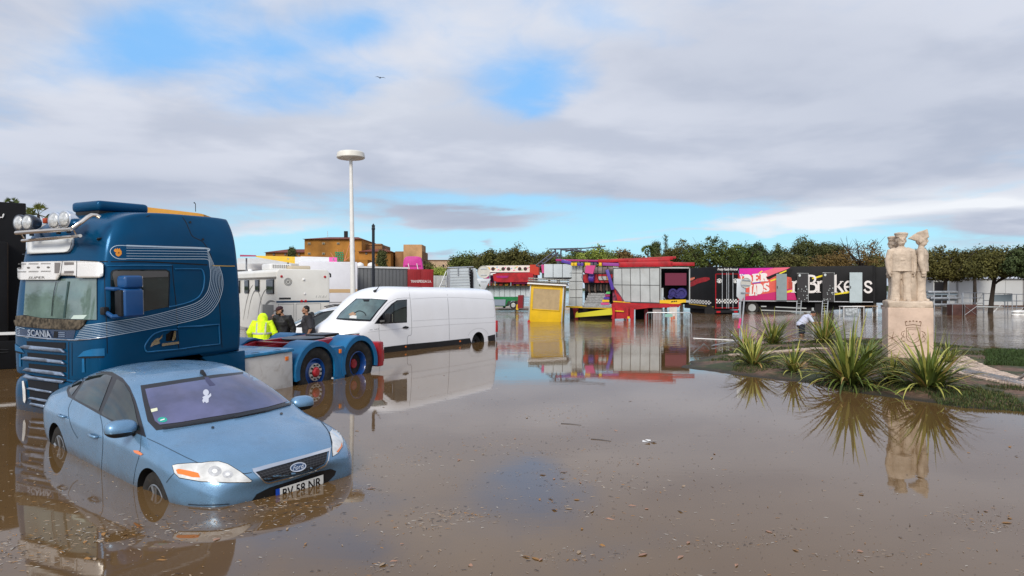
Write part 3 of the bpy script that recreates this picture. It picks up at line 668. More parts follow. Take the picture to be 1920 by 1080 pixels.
dt('lamp_cluster', [zc2([(985, 395), (1012, 395), (1018, 560), (985, 560)])], M_tl, off=.012, both=True)
dt('lamp_gap', [zc2([(925, 378), (1240, 368), (1240, 385), (1020, 392), (1015, 560), (1000, 560), (990, 395)])], M_gap, off=.006, both=True)
dt('bumper_seam', ribbon(zc2([(200, 560), (560, 630), (860, 680)]), 1.5)+ribbon(zc2([(820, 200), (822, 640)]), 1.2)+ribbon(zc2([(860, 205), (862, 600)]), 1.), M_gloss, off=.004)
# roof: light bar, spotlights, hatch
def tp(u, v, ax, val): return place_px(MT, u, v, ax, val)
bar = [tp(30.5, 436.7, 0, .10), tp(75, 433.5, 0, .12), tp(133, 429.7, 0, .05)]
nb_ = [tp(139, 427.5, 1, .98), tp(146, 421, 1, 1.0), tp(154, 415.5, 1, 1.02), tp(164, 407.5, 1, 1.02), tp(172, 403.3, 1, 1.02), tp(180.5, 404, 1, 1.02), tp(187.5, 408, 1, 1.05)]
fl = MB().tube([tuple(p) for p in bar]+[tuple(p) for p in nb_], .032, 10)
p = bar[0]; fl.tube([p, (p.x-.3, p.y-.12, p.z+.03), (p.x-.62, p.y-.2, p.z+.2), (p.x-.8, p.y-.2, p.z+.24)], .032, 10)
lb = fl.build('light_bar', mat('warm_chrome', (.8, .72, .62), .15, metal=1.), truck, smooth='auto')
b2 = MB().tube([tp(42, 451.5, 0, .0), tp(95, 447.5, 0, .02), tp(133, 444, 0, -.02), tp(150.5, 442, 1, 1.0)], .026, 8); b2.build('lower_bar', mat('warm_chrome'), truck, smooth='auto')
MB().tube([tp(40, 439, 0, .08), tp(46, 449, 0, .0)], .012, 6).tube([tp(138, 431, 0, .03), tp(143, 440, 0, -.02)], .012, 6).build('bar_bracket', mat('warm_chrome'), truck, smooth='auto')
for (u, v) in ((37.5, 418), (53, 417.5), (103.5, 413.5), (122.5, 411)):
    c = tp(u, v, 0, .02); h_ = thing('spotlight', None, None); h_.parent = truck; h_.location = c; h_.rotation_euler = (0, 0, R(8))
    r = .135
    MB().lathe([(.03, -.20), (r*.6, -.17), (r*.9, -.08), (r, -.01), (r, .02), (r*.93, .025)], 24, (0, 0, 0), 'x').build('housing', M_chrome if u > 90 else M_tr, h_, smooth='auto')
    MB().lathe([(r*.93, .02), (r*.6, .045), (.01, .055)], 24, (0, 0, 0), 'x').build('lens', mat('spot_lens', (.55, .56, .55), .08, metal=.3, coat=1., var=.35, vscale=16), h_, smooth=True)
    MB().box((-.05, 0, -.15), (.04, .05, .12)).build('bracket', M_black, h_)
for (u, v) in ((80, 419), (90, 414)): pass
MB().box((-1.02, .02, 3.745), (.90, .74, .17)).build('roof_hatch', M_tr, truck, bevel=.075, seg=4)
MB().box((-1.02, .02, 3.65), (.82, .64, .12)).build('hatch_base', M_black, truck, bevel=.02)
# beacon base between the spotlights, cables, aerials
c = tp(88, 414, 0, -.3); MB().box(c, (.10, .10, .09)).build('marker_lamp', mat('amber_dark', (.4, .06, .02), .3), truck, bevel=.02)
pa = on_body(MT, BT, 185, 449, .01); pb = on_body(MT, BT, 280, 404, .02)
if pa and pb:
    MB().tube([pa, pa+Vector((0, .05, .01))], [.025, .015], 8).tube([pa+Vector((0, .05, .01)), pb], .0045, 5).build('aerial', M_black, truck, smooth='auto')
for u, v in ((356, 417), (380, 449)):
    dt('bolt', [disc2(u, v, 2.2, 10)], M_gloss, off=.012, step=20, both=True)
MB().tube([(-2.0, .9, 3.72), (-2.0, .9, 3.86), (-1.97, .9, 3.88)], [.006, .006, .012], 6).build('aerial_mast', M_black, truck)
# mirrors
for s in (1,):
    mr = thing('mirror', None, None); mr.parent = truck
    def q_(u, v, val=1.42): p = tp(u, v, 1, val); return Vector((p.x, s*p.y, p.z))
    c1 = q_(244, 567.5); c2 = q_(244, 528.5)
    for nm, cc, sz in (('mirror_housing', c1, (.33, .22, .44)), ('upper_housing', c2, (.31, .22, .20))):
        MB().box(cc, sz).build(nm, mat('mirror_blue', (.006, .065, .2), .35, coat=.4), mr, bevel=.06, seg=3)
        MB().box(cc+Vector((-.158 if nm == 'mirror_housing' else -.148, 0, 0)), (.014, .16, sz[2]*.85)).build('mirror_glass', M_chrome, mr)
    MB().tube([q_(200, 541, 1.2), q_(215, 542, 1.36), q_(240, 543, 1.42)], .03, 8).build('mirror_arm', mat('mirror_blue'), mr, smooth='auto')
    MB().tube([q_(198, 585, 1.2), q_(212, 594, 1.36), q_(232, 592, 1.42)], .035, 8).build('mirror_arm', mat('mirror_blue'), mr, smooth='auto')
    MB().box(q_(196, 583, 1.2), (.09, .1, .12)).build('hinge', M_black, mr, bevel=.02)
    MB().box(c1+Vector((.14, 0, 0)), (.12, .16, .4)).build('mirror_back', M_black, mr, bevel=.03)
# platform and tool box panel
def BX(name, x0, x1, y0, y1, z0, z1, m, bev=.01, par=truck): return MB().box(((x0+x1)/2, (y0+y1)/2, (z0+z1)/2), (x1-x0, y1-y0, z1-z0)).build(name, m, par, bevel=bev)
M_plate = mat('tread_plate', (.02, .2, .4), .35, metal=.3, coat=.3, var=.35, vscale=3, bump=.9, bscale=50, dirt=.3, dirtcol=(.3, .4, .45))
dk = BX('platform', -4.0, -2.72, -1.22, 1.22, 1.03, 1.09, M_plate, .015)
for (x, y) in ((-3.1, 1.1), (-3.65, 1.1)): BX('grab_slot', x-.09, x+.09, y-.02, y+.03, 1.088, 1.093, M_gap, 0, dk)
M_skirt = mat('dirty_white_panel', (.55, .53, .50), .45, var=.1, vscale=2, dirt=.6, dirtcol=(.25, .2, .15))
for s in (-1, 1):
    BX('tank_panel', -3.98, -2.76, s*1.16-.03, s*1.16+.03, .2, 1.02, M_skirt, .02)
    BX('marker_lamp', -3.86, -3.78, s*1.195-.008, s*1.195+.012, .86, .94, M_amber, .004)
BX('fuel_tank', -3.9, -2.8, -1.1, 1.1, .25, 1.0, M_black, .05)
for s in (-1, 1): BX('frame_rail', -6.95, -1.0, s*.42-.04, s*.42+.04, .72, 1.0, M_tred, .01)
for x in (-6.9, -6.2, -5.3, -4.2): BX('cross_member', x-.06, x+.06, -.39, .39, .76, .94, M_tred, .01)
# red ramps and coupling
rp = MB()
for s in (-1, 1):
    rp.prism([(-6.9, 1.0), (-6.7, 1.12), (-4.6, 1.10), (-4.15, 1.0), (-4.1, .96), (-6.9, .96)], s*.62-.07, s*.62+.07)
rp.box((-4.15, 0, 1.02), (.08, 1.34, .07)); rp.box((-4.7, 0, 1.08), (.09, 1.2, .05))
rp.build('coupling_frame', M_tred, truck, bevel=.01)
fw = MB().lathe([(.01, 1.09), (.46, 1.09), (.50, 1.105), (.50, 1.13), (.46, 1.14), (.01, 1.14)], 32, (0, 0, 0), 'z'); fw.xf(Matrix.Translation((-5.55, 0, 0)) @ Matrix.Diagonal((1.0, .95, 1, 1)))
fwo = fw.build('fifth_wheel', mat('greasy_steel', (.03, .028, .03), .3, metal=.6, var=.5), truck, smooth='auto')
BX('coupling_ramp', -6.45, -5.9, -.28, .28, 1.10, 1.17, mat('greasy_steel'), .02, fwo)
# fenders
def fender(xc, s, y0, y1, a0, a1, ribs=True):
    b = MB(); r0, r1 = .60, .635; n = 22; ya, yb = s*y0, s*y1; vs = []
    prof = [(ya, r0), (yb, r0), (yb*1.0, r1-.012), (yb-s*.02, r1), (ya, r1)]
    m = len(prof)
    for i in range(n+1):
        q = R(a0+(a1-a0)*i/n)
        for k, (y, r) in enumerate(prof):
            rr = r+(.012 if ribs and i % 2 and k in (3, 4) else 0); vs.append((xc+rr*math.cos(q), y, .53+rr*math.sin(q)))
    fs = [(i*m+k, i*m+(k+1) % m, (i+1)*m+(k+1) % m, (i+1)*m+k) for i in range(n) for k in range(m)]+[tuple(range(m)), tuple(n*m+k for k in range(m))]
    b.add(vs, fs)
    # outer lip that hangs down over the tyre
    vs = []; rr = [(r1+.004, 0), (r0-.075, 0), (r0-.075, .015), (r1+.004, .015)]
    for i in range(n+1):
        q = R(a0+(a1-a0)*i/n)
        for r, dy in rr: vs.append((xc+r*math.cos(q), yb+s*dy, .53+r*math.sin(q)))
    fs = [(i*4+k, i*4+(k+1) % 4, (i+1)*4+(k+1) % 4, (i+1)*4+k) for i in range(n) for k in range(4)]+[(0, 1, 2, 3), tuple(n*4+k for k in range(4))]
    b.add(vs, fs)
    return b.build('mudguard', M_tl, truck, smooth='auto')
XP, XD = -4.66, -6.05
for s in (-1, 1):
    fender(XP, s, .62, 1.22, -12, 200); fender(XD, s, .62, 1.22, -20, 192)
    BX('mudguard_bridge', XD+.52, XP-.52, s*.92-.29, s*.92+.29, .93, .985, M_tl, .02)
    BX('marker_lamp', (XP+XD)/2-.03, (XP+XD)/2+.03, s*1.24-.01, s*1.24+.02, .84, .93, M_amber, .004)
BX('mudguard_flap', (XP+XD)/2-.17, (XP+XD)/2+.17, 1.18, 1.225, .1, .95, M_tl, .02)
# wheels
M_blue_rim = mat('blue_rim', (.006, .06, .25), .35, coat=.5, dirt=.4, dirtcol=(.03, .02, .02))
def tyre(parent, h, wd, r=.53):
    MB().lathe([(.29, -wd*.42), (.33, -wd*.5), (r*.86, -wd*.53), (r*.965, -wd*.48), (r, -wd*.38), (r, wd*.38), (r*.965, wd*.48), (r*.86, wd*.53), (.33, wd*.5), (.29, wd*.42), (.27, 0)], 44, (0, 0, 0), 'y').build('tyre', M_rubber, parent, smooth='auto')
for s in (-1, 1):
    for xc, kind in ((-1.42, 'steer'), (XP, 'steer'), (XD, 'drive')):
        wh = thing('wheel', None, None); wh.parent = truck; wh.location = (xc, s*1.02, .51); wh.scale = (1, s, 1)
        tyre(wh, 0, .33)
        b = MB(); n_ = MB()
        if kind == 'steer':
            b.lathe([(.285, -.12), (.295, .14), (.28, .15), (.26, .10), (.24, .06), (.17, .11), (.12, .12), (.001, .12)], 36, (0, 0, 0), 'y').build('rim', M_blue_rim, wh, smooth='auto')
            for k in range(10): q = R(36*k); n_.lathe([(.021, .14), (.021, .175), (.012, .18)], 8, (.152*math.cos(q), 0, .152*math.sin(q)), 'y')
            tr = MB(); vs = []; N_ = 36
            for r, y in ((.185, .125), (.185, .15), (.115, .155), (.112, .125)):
                for k in range(N_): q = 2*math.pi*k/N_; vs.append((r*math.cos(q), y, r*math.sin(q)))
            tr.add(vs, [(i*N_+k, i*N_+(k+1) % N_, ((i+1) % 4)*N_+(k+1) % N_, ((i+1) % 4)*N_+k) for i in range(4) for k in range(N_)])
            tr.build('trim_ring', mat('satin_ring', (.62, .6, .58), .3, metal=.6), wh, smooth='auto'); n_.build('wheel_nuts', M_black, wh, smooth='auto')
            MB().lathe([(.108, .1), (.105, .17), (.07, .2), (.001, .205)], 24, (0, 0, 0), 'y').build('hub_cap', M_tred, wh, smooth='auto')
        else:
            b.lathe([(.285, -.14), (.295, .14), (.28, .15), (.262, .12), (.25, -.06), (.18, -.11), (.001, -.11)], 36, (0, 0, 0), 'y').build('rim', M_blue_rim, wh, smooth='auto')
            for k in range(10): q = R(36*k); n_.lathe([(.018, -.11), (.018, -.06), (.01, -.055)], 8, (.16*math.cos(q), 0, .16*math.sin(q)), 'y')
            n_.build('wheel_nuts', M_steel, wh, smooth='auto')
            MB().lathe([(.12, -.12), (.115, .0), (.1, .03), (.001, .04)], 24, (0, 0, 0), 'y').build('hub_cap', M_tred, wh, smooth='auto')
# tail: red bracket and lamps
for s in (-1, 1):
    tl = BX('tail_bracket', -6.98, -6.76, s*1.02-.18, s*1.02+.18, .35, .95, M_tred, .05)
    BX('tail_lamp', -7.03, -6.97, s*1.02-.15, s*1.02+.15, .45, .75, M_redl, .02, tl)
BX('rear_cross_member', -7.0, -6.86, -.85, .85, .7, .9, M_tred, .02)
BX('steps', -2.72, -2.66, -1.1, 1.1, .9, 1.2, M_black, .01)
# ================================================================== white panel van
vo = Vector((-.55, 26.1, 0))-Vector((.834, -.551, 0))
MV = frame_matrix((vo.x, vo.y, -.42), math.atan2(-.834, -.551), 0.)
van = root_at('panel_van', 'long white panel van with black lower trim standing in the flood beside the tractor unit', 'van', MV)
M_van = mat('van_white', (.86, .86, .87), .3, coat=.6, var=.02, vscale=1., dirt=.10, dirtcol=(.55, .5, .45))
def van_stations():
    S = []
    def r(x, w=1., zt=1., xs=0.):
        S.append([(x, 0, .1), (x, .88*w, .1), (x, .97*w, .2), (x, 1.0*w, .66), (x, 1.0*w, 1.12), (x, .985*w, 1.4), (x+xs, .955*w, 1.85), (x+xs, .90*w, 2.15*zt), (x+xs, .80*w, 2.36*zt), (x+xs, .4*w, 2.44*zt), (x+xs, 0, 2.46*zt)])
    r(.03, .93, .965, .03); r(.06, .99, .975, .05); r(.5, 1., .985); r(2., 1., .995); r(3.6); r(5.0, 1., 1.01)
    S.append([(5.55, 0, .1), (5.55, .85, .1), (5.55, .96, .22), (5.55, 1, .66), (5.55, 1, 1.12), (5.55, .985, 1.4), (5.6, .95, 1.82), (5.6, .88, 2.12), (5.58, .74, 2.36), (5.6, .38, 2.45), (5.6, 0, 2.47)])
    S.append([(6.0, 0, .1), (6.0, .85, .1), (6.0, .96, .22), (6.0, 1, .66), (6.0, 1, 1.12), (6.0, .985, 1.36), (6.05, .95, 1.66), (6.0, .86, 2.02), (6.15, .66, 2.14), (6.28, .33, 2.17), (6.3, 0, 2.18)])
    S.append([(6.45, 0, .1), (6.45, .85, .1), (6.45, .96, .22), (6.45, 1, .66), (6.45, 1, 1.1), (6.45, .985, 1.3), (6.45, .955, 1.48), (6.42, .90, 1.68), (6.62, .66, 1.76), (6.72, .33, 1.79), (6.74, 0, 1.8)])
    S.append([(6.8, 0, .1), (6.8, .85, .1), (6.8, .96, .22), (6.8, 1, .66), (6.8, .995, 1.08), (6.8, .97, 1.24), (6.78, .93, 1.34), (6.78, .86, 1.42), (6.98, .62, 1.47), (7.1, .32, 1.50), (7.13, 0, 1.51)])
    S.append([(7.2, 0, .1), (7.2, .8, .1), (7.2, .94, .22), (7.2, .98, .66), (7.2, .97, 1.0), (7.2, .93, 1.13), (7.2, .88, 1.2), (7.22, .78, 1.28), (7.3, .56, 1.37), (7.36, .28, 1.40), (7.38, 0, 1.41)])
    S.append([(7.6, 0, .1), (7.45, .75, .1), (7.48, .86, .22), (7.5, .88, .66), (7.5, .86, .93), (7.5, .84, 1.02), (7.52, .8, 1.07), (7.55, .7, 1.12), (7.62, .5, 1.19), (7.68, .26, 1.22), (7.7, 0, 1.23)])
    S.append([(7.72, 0, .4), (7.58, .6, .4), (7.62, .7, .5), (7.64, .72, .68), (7.64, .7, .85), (7.64, .67, .92), (7.66, .62, .96), (7.68, .55, 1.0), (7.72, .4, 1.04), (7.76, .2, 1.06), (7.78, 0, 1.07)])
    return S
vb = loft_cage(van_stations(), 'body', [M_van], 2, {4: .35, 8: .1}, {0: .5, 1: .5}, parent=None)
cut(vb, [cyl_cutter((x, s*1.0, .42), .39, .6, M_well) for x in (1.24, 6.75) for s in (-1, 1)])
vb.parent = van; BV = bvh_of(vb)
zv = scaler(560, 500, 4.32)
def dvn(name, polys, mt, parent=van, step=8, off=.004, **k): return drape(name, polys, MV, BV, mt, parent, step, off, **k)
dvn('windscreen_frame', [zv([(303, 424), (340, 372), (400, 318), (466, 260), (590, 260), (722, 270), (650, 352), (582, 442), (440, 436)])], M_gloss, off=.010, step=4)
ws = dvn('windscreen', [zv([(316, 420), (345, 378), (405, 322), (472, 266), (590, 267), (708, 274), (640, 350), (574, 432), (440, 426)])], mat('van_screen', (.07, .12, .12), .04, spec=.9, coat=1., var=.4, vscale=2.), off=.018, step=4)
dvn('dashboard_paper', [zv([(415, 405), (440, 398), (470, 402), (468, 425), (412, 422)])], mat('paper_white', (.6, .6, .58), .6), ws, off=.024)
dvn('dashboard_paper', [zv([(405, 390), (440, 370), (465, 380), (460, 398), (420, 402)])], mat('paper_brown', (.35, .22, .14), .6), ws, off=.024)
dvn('steering_wheel', ribbon(spline(zv([(450, 382), (490, 362), (530, 375), (545, 400)]), 4), 1.4), M_gloss, ws, off=.024)
dvn('rear_view_mirror', [zv([(520, 270), (575, 270), (570, 286), (530, 287)])], M_gloss, ws, off=.024)
dvn('side_window', [zv([(612, 462), (650, 412), (700, 355), (750, 302), (795, 272), (876, 265), (876, 452), (800, 456), (700, 462)])], M_gloss, off=.006, step=5, both=True)
dvn('side_window', [zv([(690, 385), (720, 350), (765, 305), (765, 452), (742, 454), (742, 400), (700, 385)]), zv([(772, 298), (800, 278), (870, 271), (870, 447), (772, 452)])], M_glass, off=.012, step=5, both=True)
dvn('wiper', ribbon(spline(zv([(310, 424), (380, 432), (470, 438), (575, 440)]), 4), 1.6), M_gloss, off=.015)
M_vs = mat('van_seam', (.20, .20, .20), .6)
vs_ = ribbon(spline(zv([(600, 445), (660, 370), (720, 300), (790, 262), (840, 255), (898, 254)]), 4), .5)+ribbon(spline(zv([(888, 168), (902, 260), (912, 400), (914, 540), (890, 558), (880, 580), (880, 640)]), 4), .55)
vs_ += ribbon(spline(zv([(650, 470), (652, 560), (660, 600), (688, 640)]), 4), .5)+ribbon(spline(zv([(1196, 170), (1210, 300), (1218, 450), (1220, 592)]), 4), .5)
vs_ += ribbon(zv([(890, 172), (1200, 160), (1590, 190)]), .4)
dvn('body_seams', vs_, M_vs, off=.0025, both=True, step=12)
M_vcr = mat('van_crease', (.5, .5, .5), .5)
dvn('pressed_lines', ribbon(spline(zv([(560, 532), (650, 520), (912, 494), (1218, 470), (1600, 450)]), 4), .5)+ribbon(spline(zv([(918, 262), (1205, 248), (1540, 264), (1580, 275), (1592, 300)]), 4), .55)+ribbon(spline(zv([(925, 440), (1215, 424), (1545, 414), (1585, 403), (1592, 385)]), 4), .5)+ribbon(spline(zv([(1370, 560), (1400, 520), (1450, 500), (1495, 505), (1525, 530), (1535, 552)]), 4), .5), M_vcr, off=.0025, both=True, step=12)
dvn('lower_trim', [zv([(688, 652), (880, 628), (1130, 606), (1385, 578), (1400, 620), (1130, 655), (880, 690), (690, 712)]), zv([(1530, 562), (1624, 540), (1626, 600), (1535, 606)])], M_black, off=.012, both=True)
for x in (864, 1304): dvn('marker_lamp', [zv(disc2(x, 648-(x-864)*.1, 8, 10, 7))], M_amber, off=.018, step=30, both=True)
dvn('door_handle', [zv([(838, 490), (862, 480), (890, 488), (880, 502), (842, 500)])], M_black, off=.02, both=True)
dvn('maker_lettering', [zv([(575+i*13, 515-i*1.5), (583+i*13, 514-i*1.5), (583+i*13, 509-i*1.5), (575+i*13, 510-i*1.5)]) for i in (0, 1, 3, 4, 5)], mat('grey_letters', (.25, .25, .27), .4), off=.005)
for s in (1, -1): MB().box((.045, s*.965, .96), (.13, .09, .44)).build('tail_lamp', M_redl, van, bevel=.02)
hs = dvn('headlight', [zv([(330, 560), (380, 548), (440, 540), (492, 537), (484, 560), (468, 582), (400, 582), (338, 577)])], M_gloss, off=.008)
dvn('lamp_unit', [zv([(350, 560), (400, 551), (398, 576), (348, 572)]), zv([(415, 556), (462, 546), (455, 574), (418, 578)])], mat('reflector'), hs, off=.012)
dvn('lamp_strip', ribbon(zv([(335, 556), (400, 546), (488, 540)]), .9), mat('clear_lens'), hs, off=.013)
for s in (1, -1):
    mr = MB().box((6.12, s*1.17, 1.50), (.13, .22, .30)).build('mirror', M_black, van, bevel=.05, seg=3)
    MB().box((6.04, s*1.17, 1.50), (.02, .18, .25)).build('mirror_glass', M_chrome, mr)
    MB().tube([(6.25, s*.96, 1.38), (6.18, s*1.08, 1.4)], [.07, .05], 8).build('mirror_arm', M_black, mr, smooth='auto')
    for x in (1.24, 6.75): wheel('wheel', (x, s*.72, .34), .36, .24, .21, mat('dark_steel_rim', (.10, .10, .10), .5, metal=.5, dirt=.5), van, s, style='steel')
p = on_body(MV, BV, 707, 546); MB().tube([p+Vector((.12, 0, -.01)), p+Vector((.0, 0, .06)), p+Vector((-.16, 0, .24))], [.05, .016, .005], 6).build('aerial', M_black, van)
rb = MB(); rb.box((.0, 0, .62), (.14, 1.9, .2)); rb.build('rear_bumper', M_black, van, bevel=.04)
MB().box((-.012, 0, 1.3), (.012, .015, 1.8)).build('rear_door_seam', M_vs, van)

# ================================================================== motorhome
def root2(name, label, cat, p, yaw, group=None):
    """x forward, y left, ground at the given point"""
    return root_at(name, label, cat, frame_matrix(p, yaw), group)
def bx(name, x0, x1, y0, y1, z0, z1, m, par, bev=.01): return MB().box(((x0+x1)/2, (y0+y1)/2, (z0+z1)/2), (abs(x1-x0), abs(y1-y0), abs(z1-z0))).build(name, m, par, bevel=bev)
# rear face toward the camera; body runs away to the back left.  local x: right along the rear face, local y: forward (away)
mh = thing('motorhome', 'cream and white motorhome seen from behind, blue stripe and swoosh on its sides', 'motorhome', (0, 0, 0))
pl_ = at(518, 504, 29.0); pr = pl_; Wd = 2.36; ang = math.atan2(.6, .8)
mh.matrix_world = frame_matrix((pl_.x, pl_.y, -.35), ang)
M_cream = mat('cream_body', (.74, .73, .68), .4, coat=.3, var=.05, vscale=.6, dirt=.15, dirtcol=(.4, .36, .28))
HM = pr.z+.35
prof = [(0, .45), (Wd, .45), (Wd, HM-.12), (Wd-.12, HM), (.12, HM), (0, HM-.12)]
MB().prism(prof, 0, 6.8, 'xz').build('body', M_cream, mh, bevel=.05, seg=3)
M_mblue = mat('stripe_blue', (.012, .055, .12), .4)
zr = scaler(440, 420, 4.8)      # zoom of the photo used for measuring
M_grey_t = mat('swoosh_grey', (.19, .19, .18), .5)
bx('stripe', .0, Wd, -.006, 0, 1.72, 1.80, M_mblue, mh, 0)
bx('bumper', -.03, Wd+.03, -.14, .05, .5, .82, M_cream, mh, .04)
for x in (.22, Wd-.22): MB().lathe([(.055, 0), (.055, -.02), (.03, -.035)], 14, (x, 0, HM-.32), 'y').build('marker_lamp', M_redl, mh, smooth='auto')
for x in (Wd*.48, Wd*.52): MB().lathe([(.06, 0), (.06, -.02), (.03, -.035)], 14, (x+(.04 if x > Wd/2 else -.04), 0, 1.78), 'y').build('rear_lamp', M_redl, mh, smooth='auto')
MB().lathe([(.06, 0), (.05, -.03), (.02, -.05)], 14, (Wd*.5, 0, HM-.45), 'y').build('camera_dome', M_white, mh, smooth='auto')
MB().lathe([(.045, 0), (.04, -.03), (.02, -.04)], 14, (Wd*.52, 0, 2.1), 'y').build('camera_dome', M_white, mh, smooth='auto')
for x in (.12, Wd-.12): bx('tail_lamp', x-.08, x+.08, -.03, 0, 1.15, 1.45, M_amber if x < 1 else M_redl, mh, .01); bx('tail_lamp', x-.08, x+.08, -.03, 0, .95, 1.14, M_redl, mh, .01)
em = MB()
for r in (.16, .12): 
    pts = [(.5+r*math.cos(q*.3927), -.006, HM-.55+r*math.sin(q*.3927)) for q in range(17)]; em.tube(pts, .01, 4)
for q in range(8): em.tube([(.5, -.006, HM-.55), (.5+.12*math.cos(q*.785), -.006, HM-.55+.12*math.sin(q*.785))], .008, 4)
em.build('round_emblem', M_grey_t, mh)
bx('name_plate', .12, .62, -.008, 0, 1.86, 1.94, mat('dark_lettering', (.03, .03, .03), .5), mh, 0)
sm = MB(); 
for i, dx_ in enumerate((0, .11, .2, .28, .34, .42)): sm.tube([(Wd-.62+dx_, -.006, 1.93), (Wd-.60+dx_+.03*(i % 2), -.006, 2.02)], .012, 4)
sm.build('script_lettering', mat('pale_script', (.42, .42, .40), .5), mh)
for (x0, x1, z0, z1) in ((.08, .75, .95, 1.66), (.85, 1.95, .9, 1.66)):
    f = MB(); e = .008
    for a, b, c_, d_ in ((x0, x1, z0, z0), (x0, x1, z1, z1), (x0, x0, z0, z1), (x1, x1, z0, z1)): f.tube([(a, -.004, c_), (b, -.004, d_)], e, 4)
    f.build('hatch_frame', M_vs, mh)
# near side (left, x = 0 plane)
def sw_(pts, wd, name='swoosh'):
    q = spline(pts, 5); b = MB()
    n = len(q); rr = [wd*math.sin(math.pi*(i+.6)/(n+.2)) for i in range(n)]
    quads = ribbon(q, [max(.012, r) for r in rr])
    for g in quads: b.add([(-.006, p[0], p[1]) for p in g], [(0, 1, 2, 3)])
    m = b.build(name, M_grey_t, mh); s = m.modifiers.new('t', 'SOLIDIFY'); s.thickness = .004
sw_([(.05, 1.76), (.8, 1.78), (1.4, 1.6), (1.9, 1.15), (2.05, .8)], .13)
sw_([(1.2, 2.35), (1.8, 2.1), (2.3, 1.6), (2.6, .9)], .07)
sw_([(2.0, 1.2), (2.2, 1.9), (2.7, 2.25), (3.3, 2.1), (3.8, 1.6), (4.2, .9)], .08)
sw_([(3.3, 2.5), (3.9, 2.2), (4.5, 1.5), (4.9, .8)], .07)
for (y0, y1, z0, z1) in ((.25, 1.25, 2.1, 2.72), (2.3, 2.9, 2.2, 2.72), (3.9, 4.6, 2.1, 2.72), (5.4, 6.1, 2.1, 2.72)):
    f = bx('window', -.05, .0, y0, y1, z0, z1, M_gloss, mh, .02); bx('pane', -.056, -.05, y0+.06, y1-.06, z0+.05, z1-.05, M_glass, f, 0)
bx('awning_rail', -.08, 0, .0, 6.6, 2.78, 2.84, mat('rail_grey', (.25, .24, .22), .5), mh, .01)
arch = MB().lathe([(.62, -.01), (.62, .03), (.6, .04)], 28, (0, 1.55, .55), 'x'); arch.build('wheel_spat', mat('spat_grey', (.20, .20, .19), .5), mh, smooth='auto')
bx('skirt_panel', -.008, 0, .35, 1.9, .55, 1.62, mat('spat_grey'), mh, 0)
ac = MB().box((Wd*.32, 2.3, HM+.14), (1.0, 1.2, .28)); ac.build('air_conditioner', M_white, mh, bevel=.08, seg=3)
gr = MB()
for k in range(9): gr.box((Wd*.32-.35+k*.085, 1.69, HM+.16), (.035, .02, .16))
gr.build('air_grille', mat('rail_grey'), mh)
MB().box((Wd*.62, 1.6, HM+.1), (.9, 1.0, .18)).build('roof_hatch', mat('hatch_tan', (.5, .43, .32), .5), mh, bevel=.06)
MB().lathe([(.12, 0), (.1, .09), (.03, .12)], 12, (.4, 5.2, HM), 'z').build('roof_vent', M_white, mh, smooth='auto')
MB().tube([(Wd+.02, .3, HM-.12), (Wd+.08, .1, HM-.2), (Wd+.08, .1, HM-.34)], .04, 6).build('reversing_camera', M_black, mh)
for x in (.35, Wd-.35):
    wh = thing('wheel', None, None); wh.parent = mh; wh.location = (x, 1.55, .4)
    MB().lathe([(.2, -.1), (.38, -.12), (.38, .12), (.2, .1)], 24, (0, 0, 0), 'x').build('tyre', M_rubber, wh, smooth='auto')

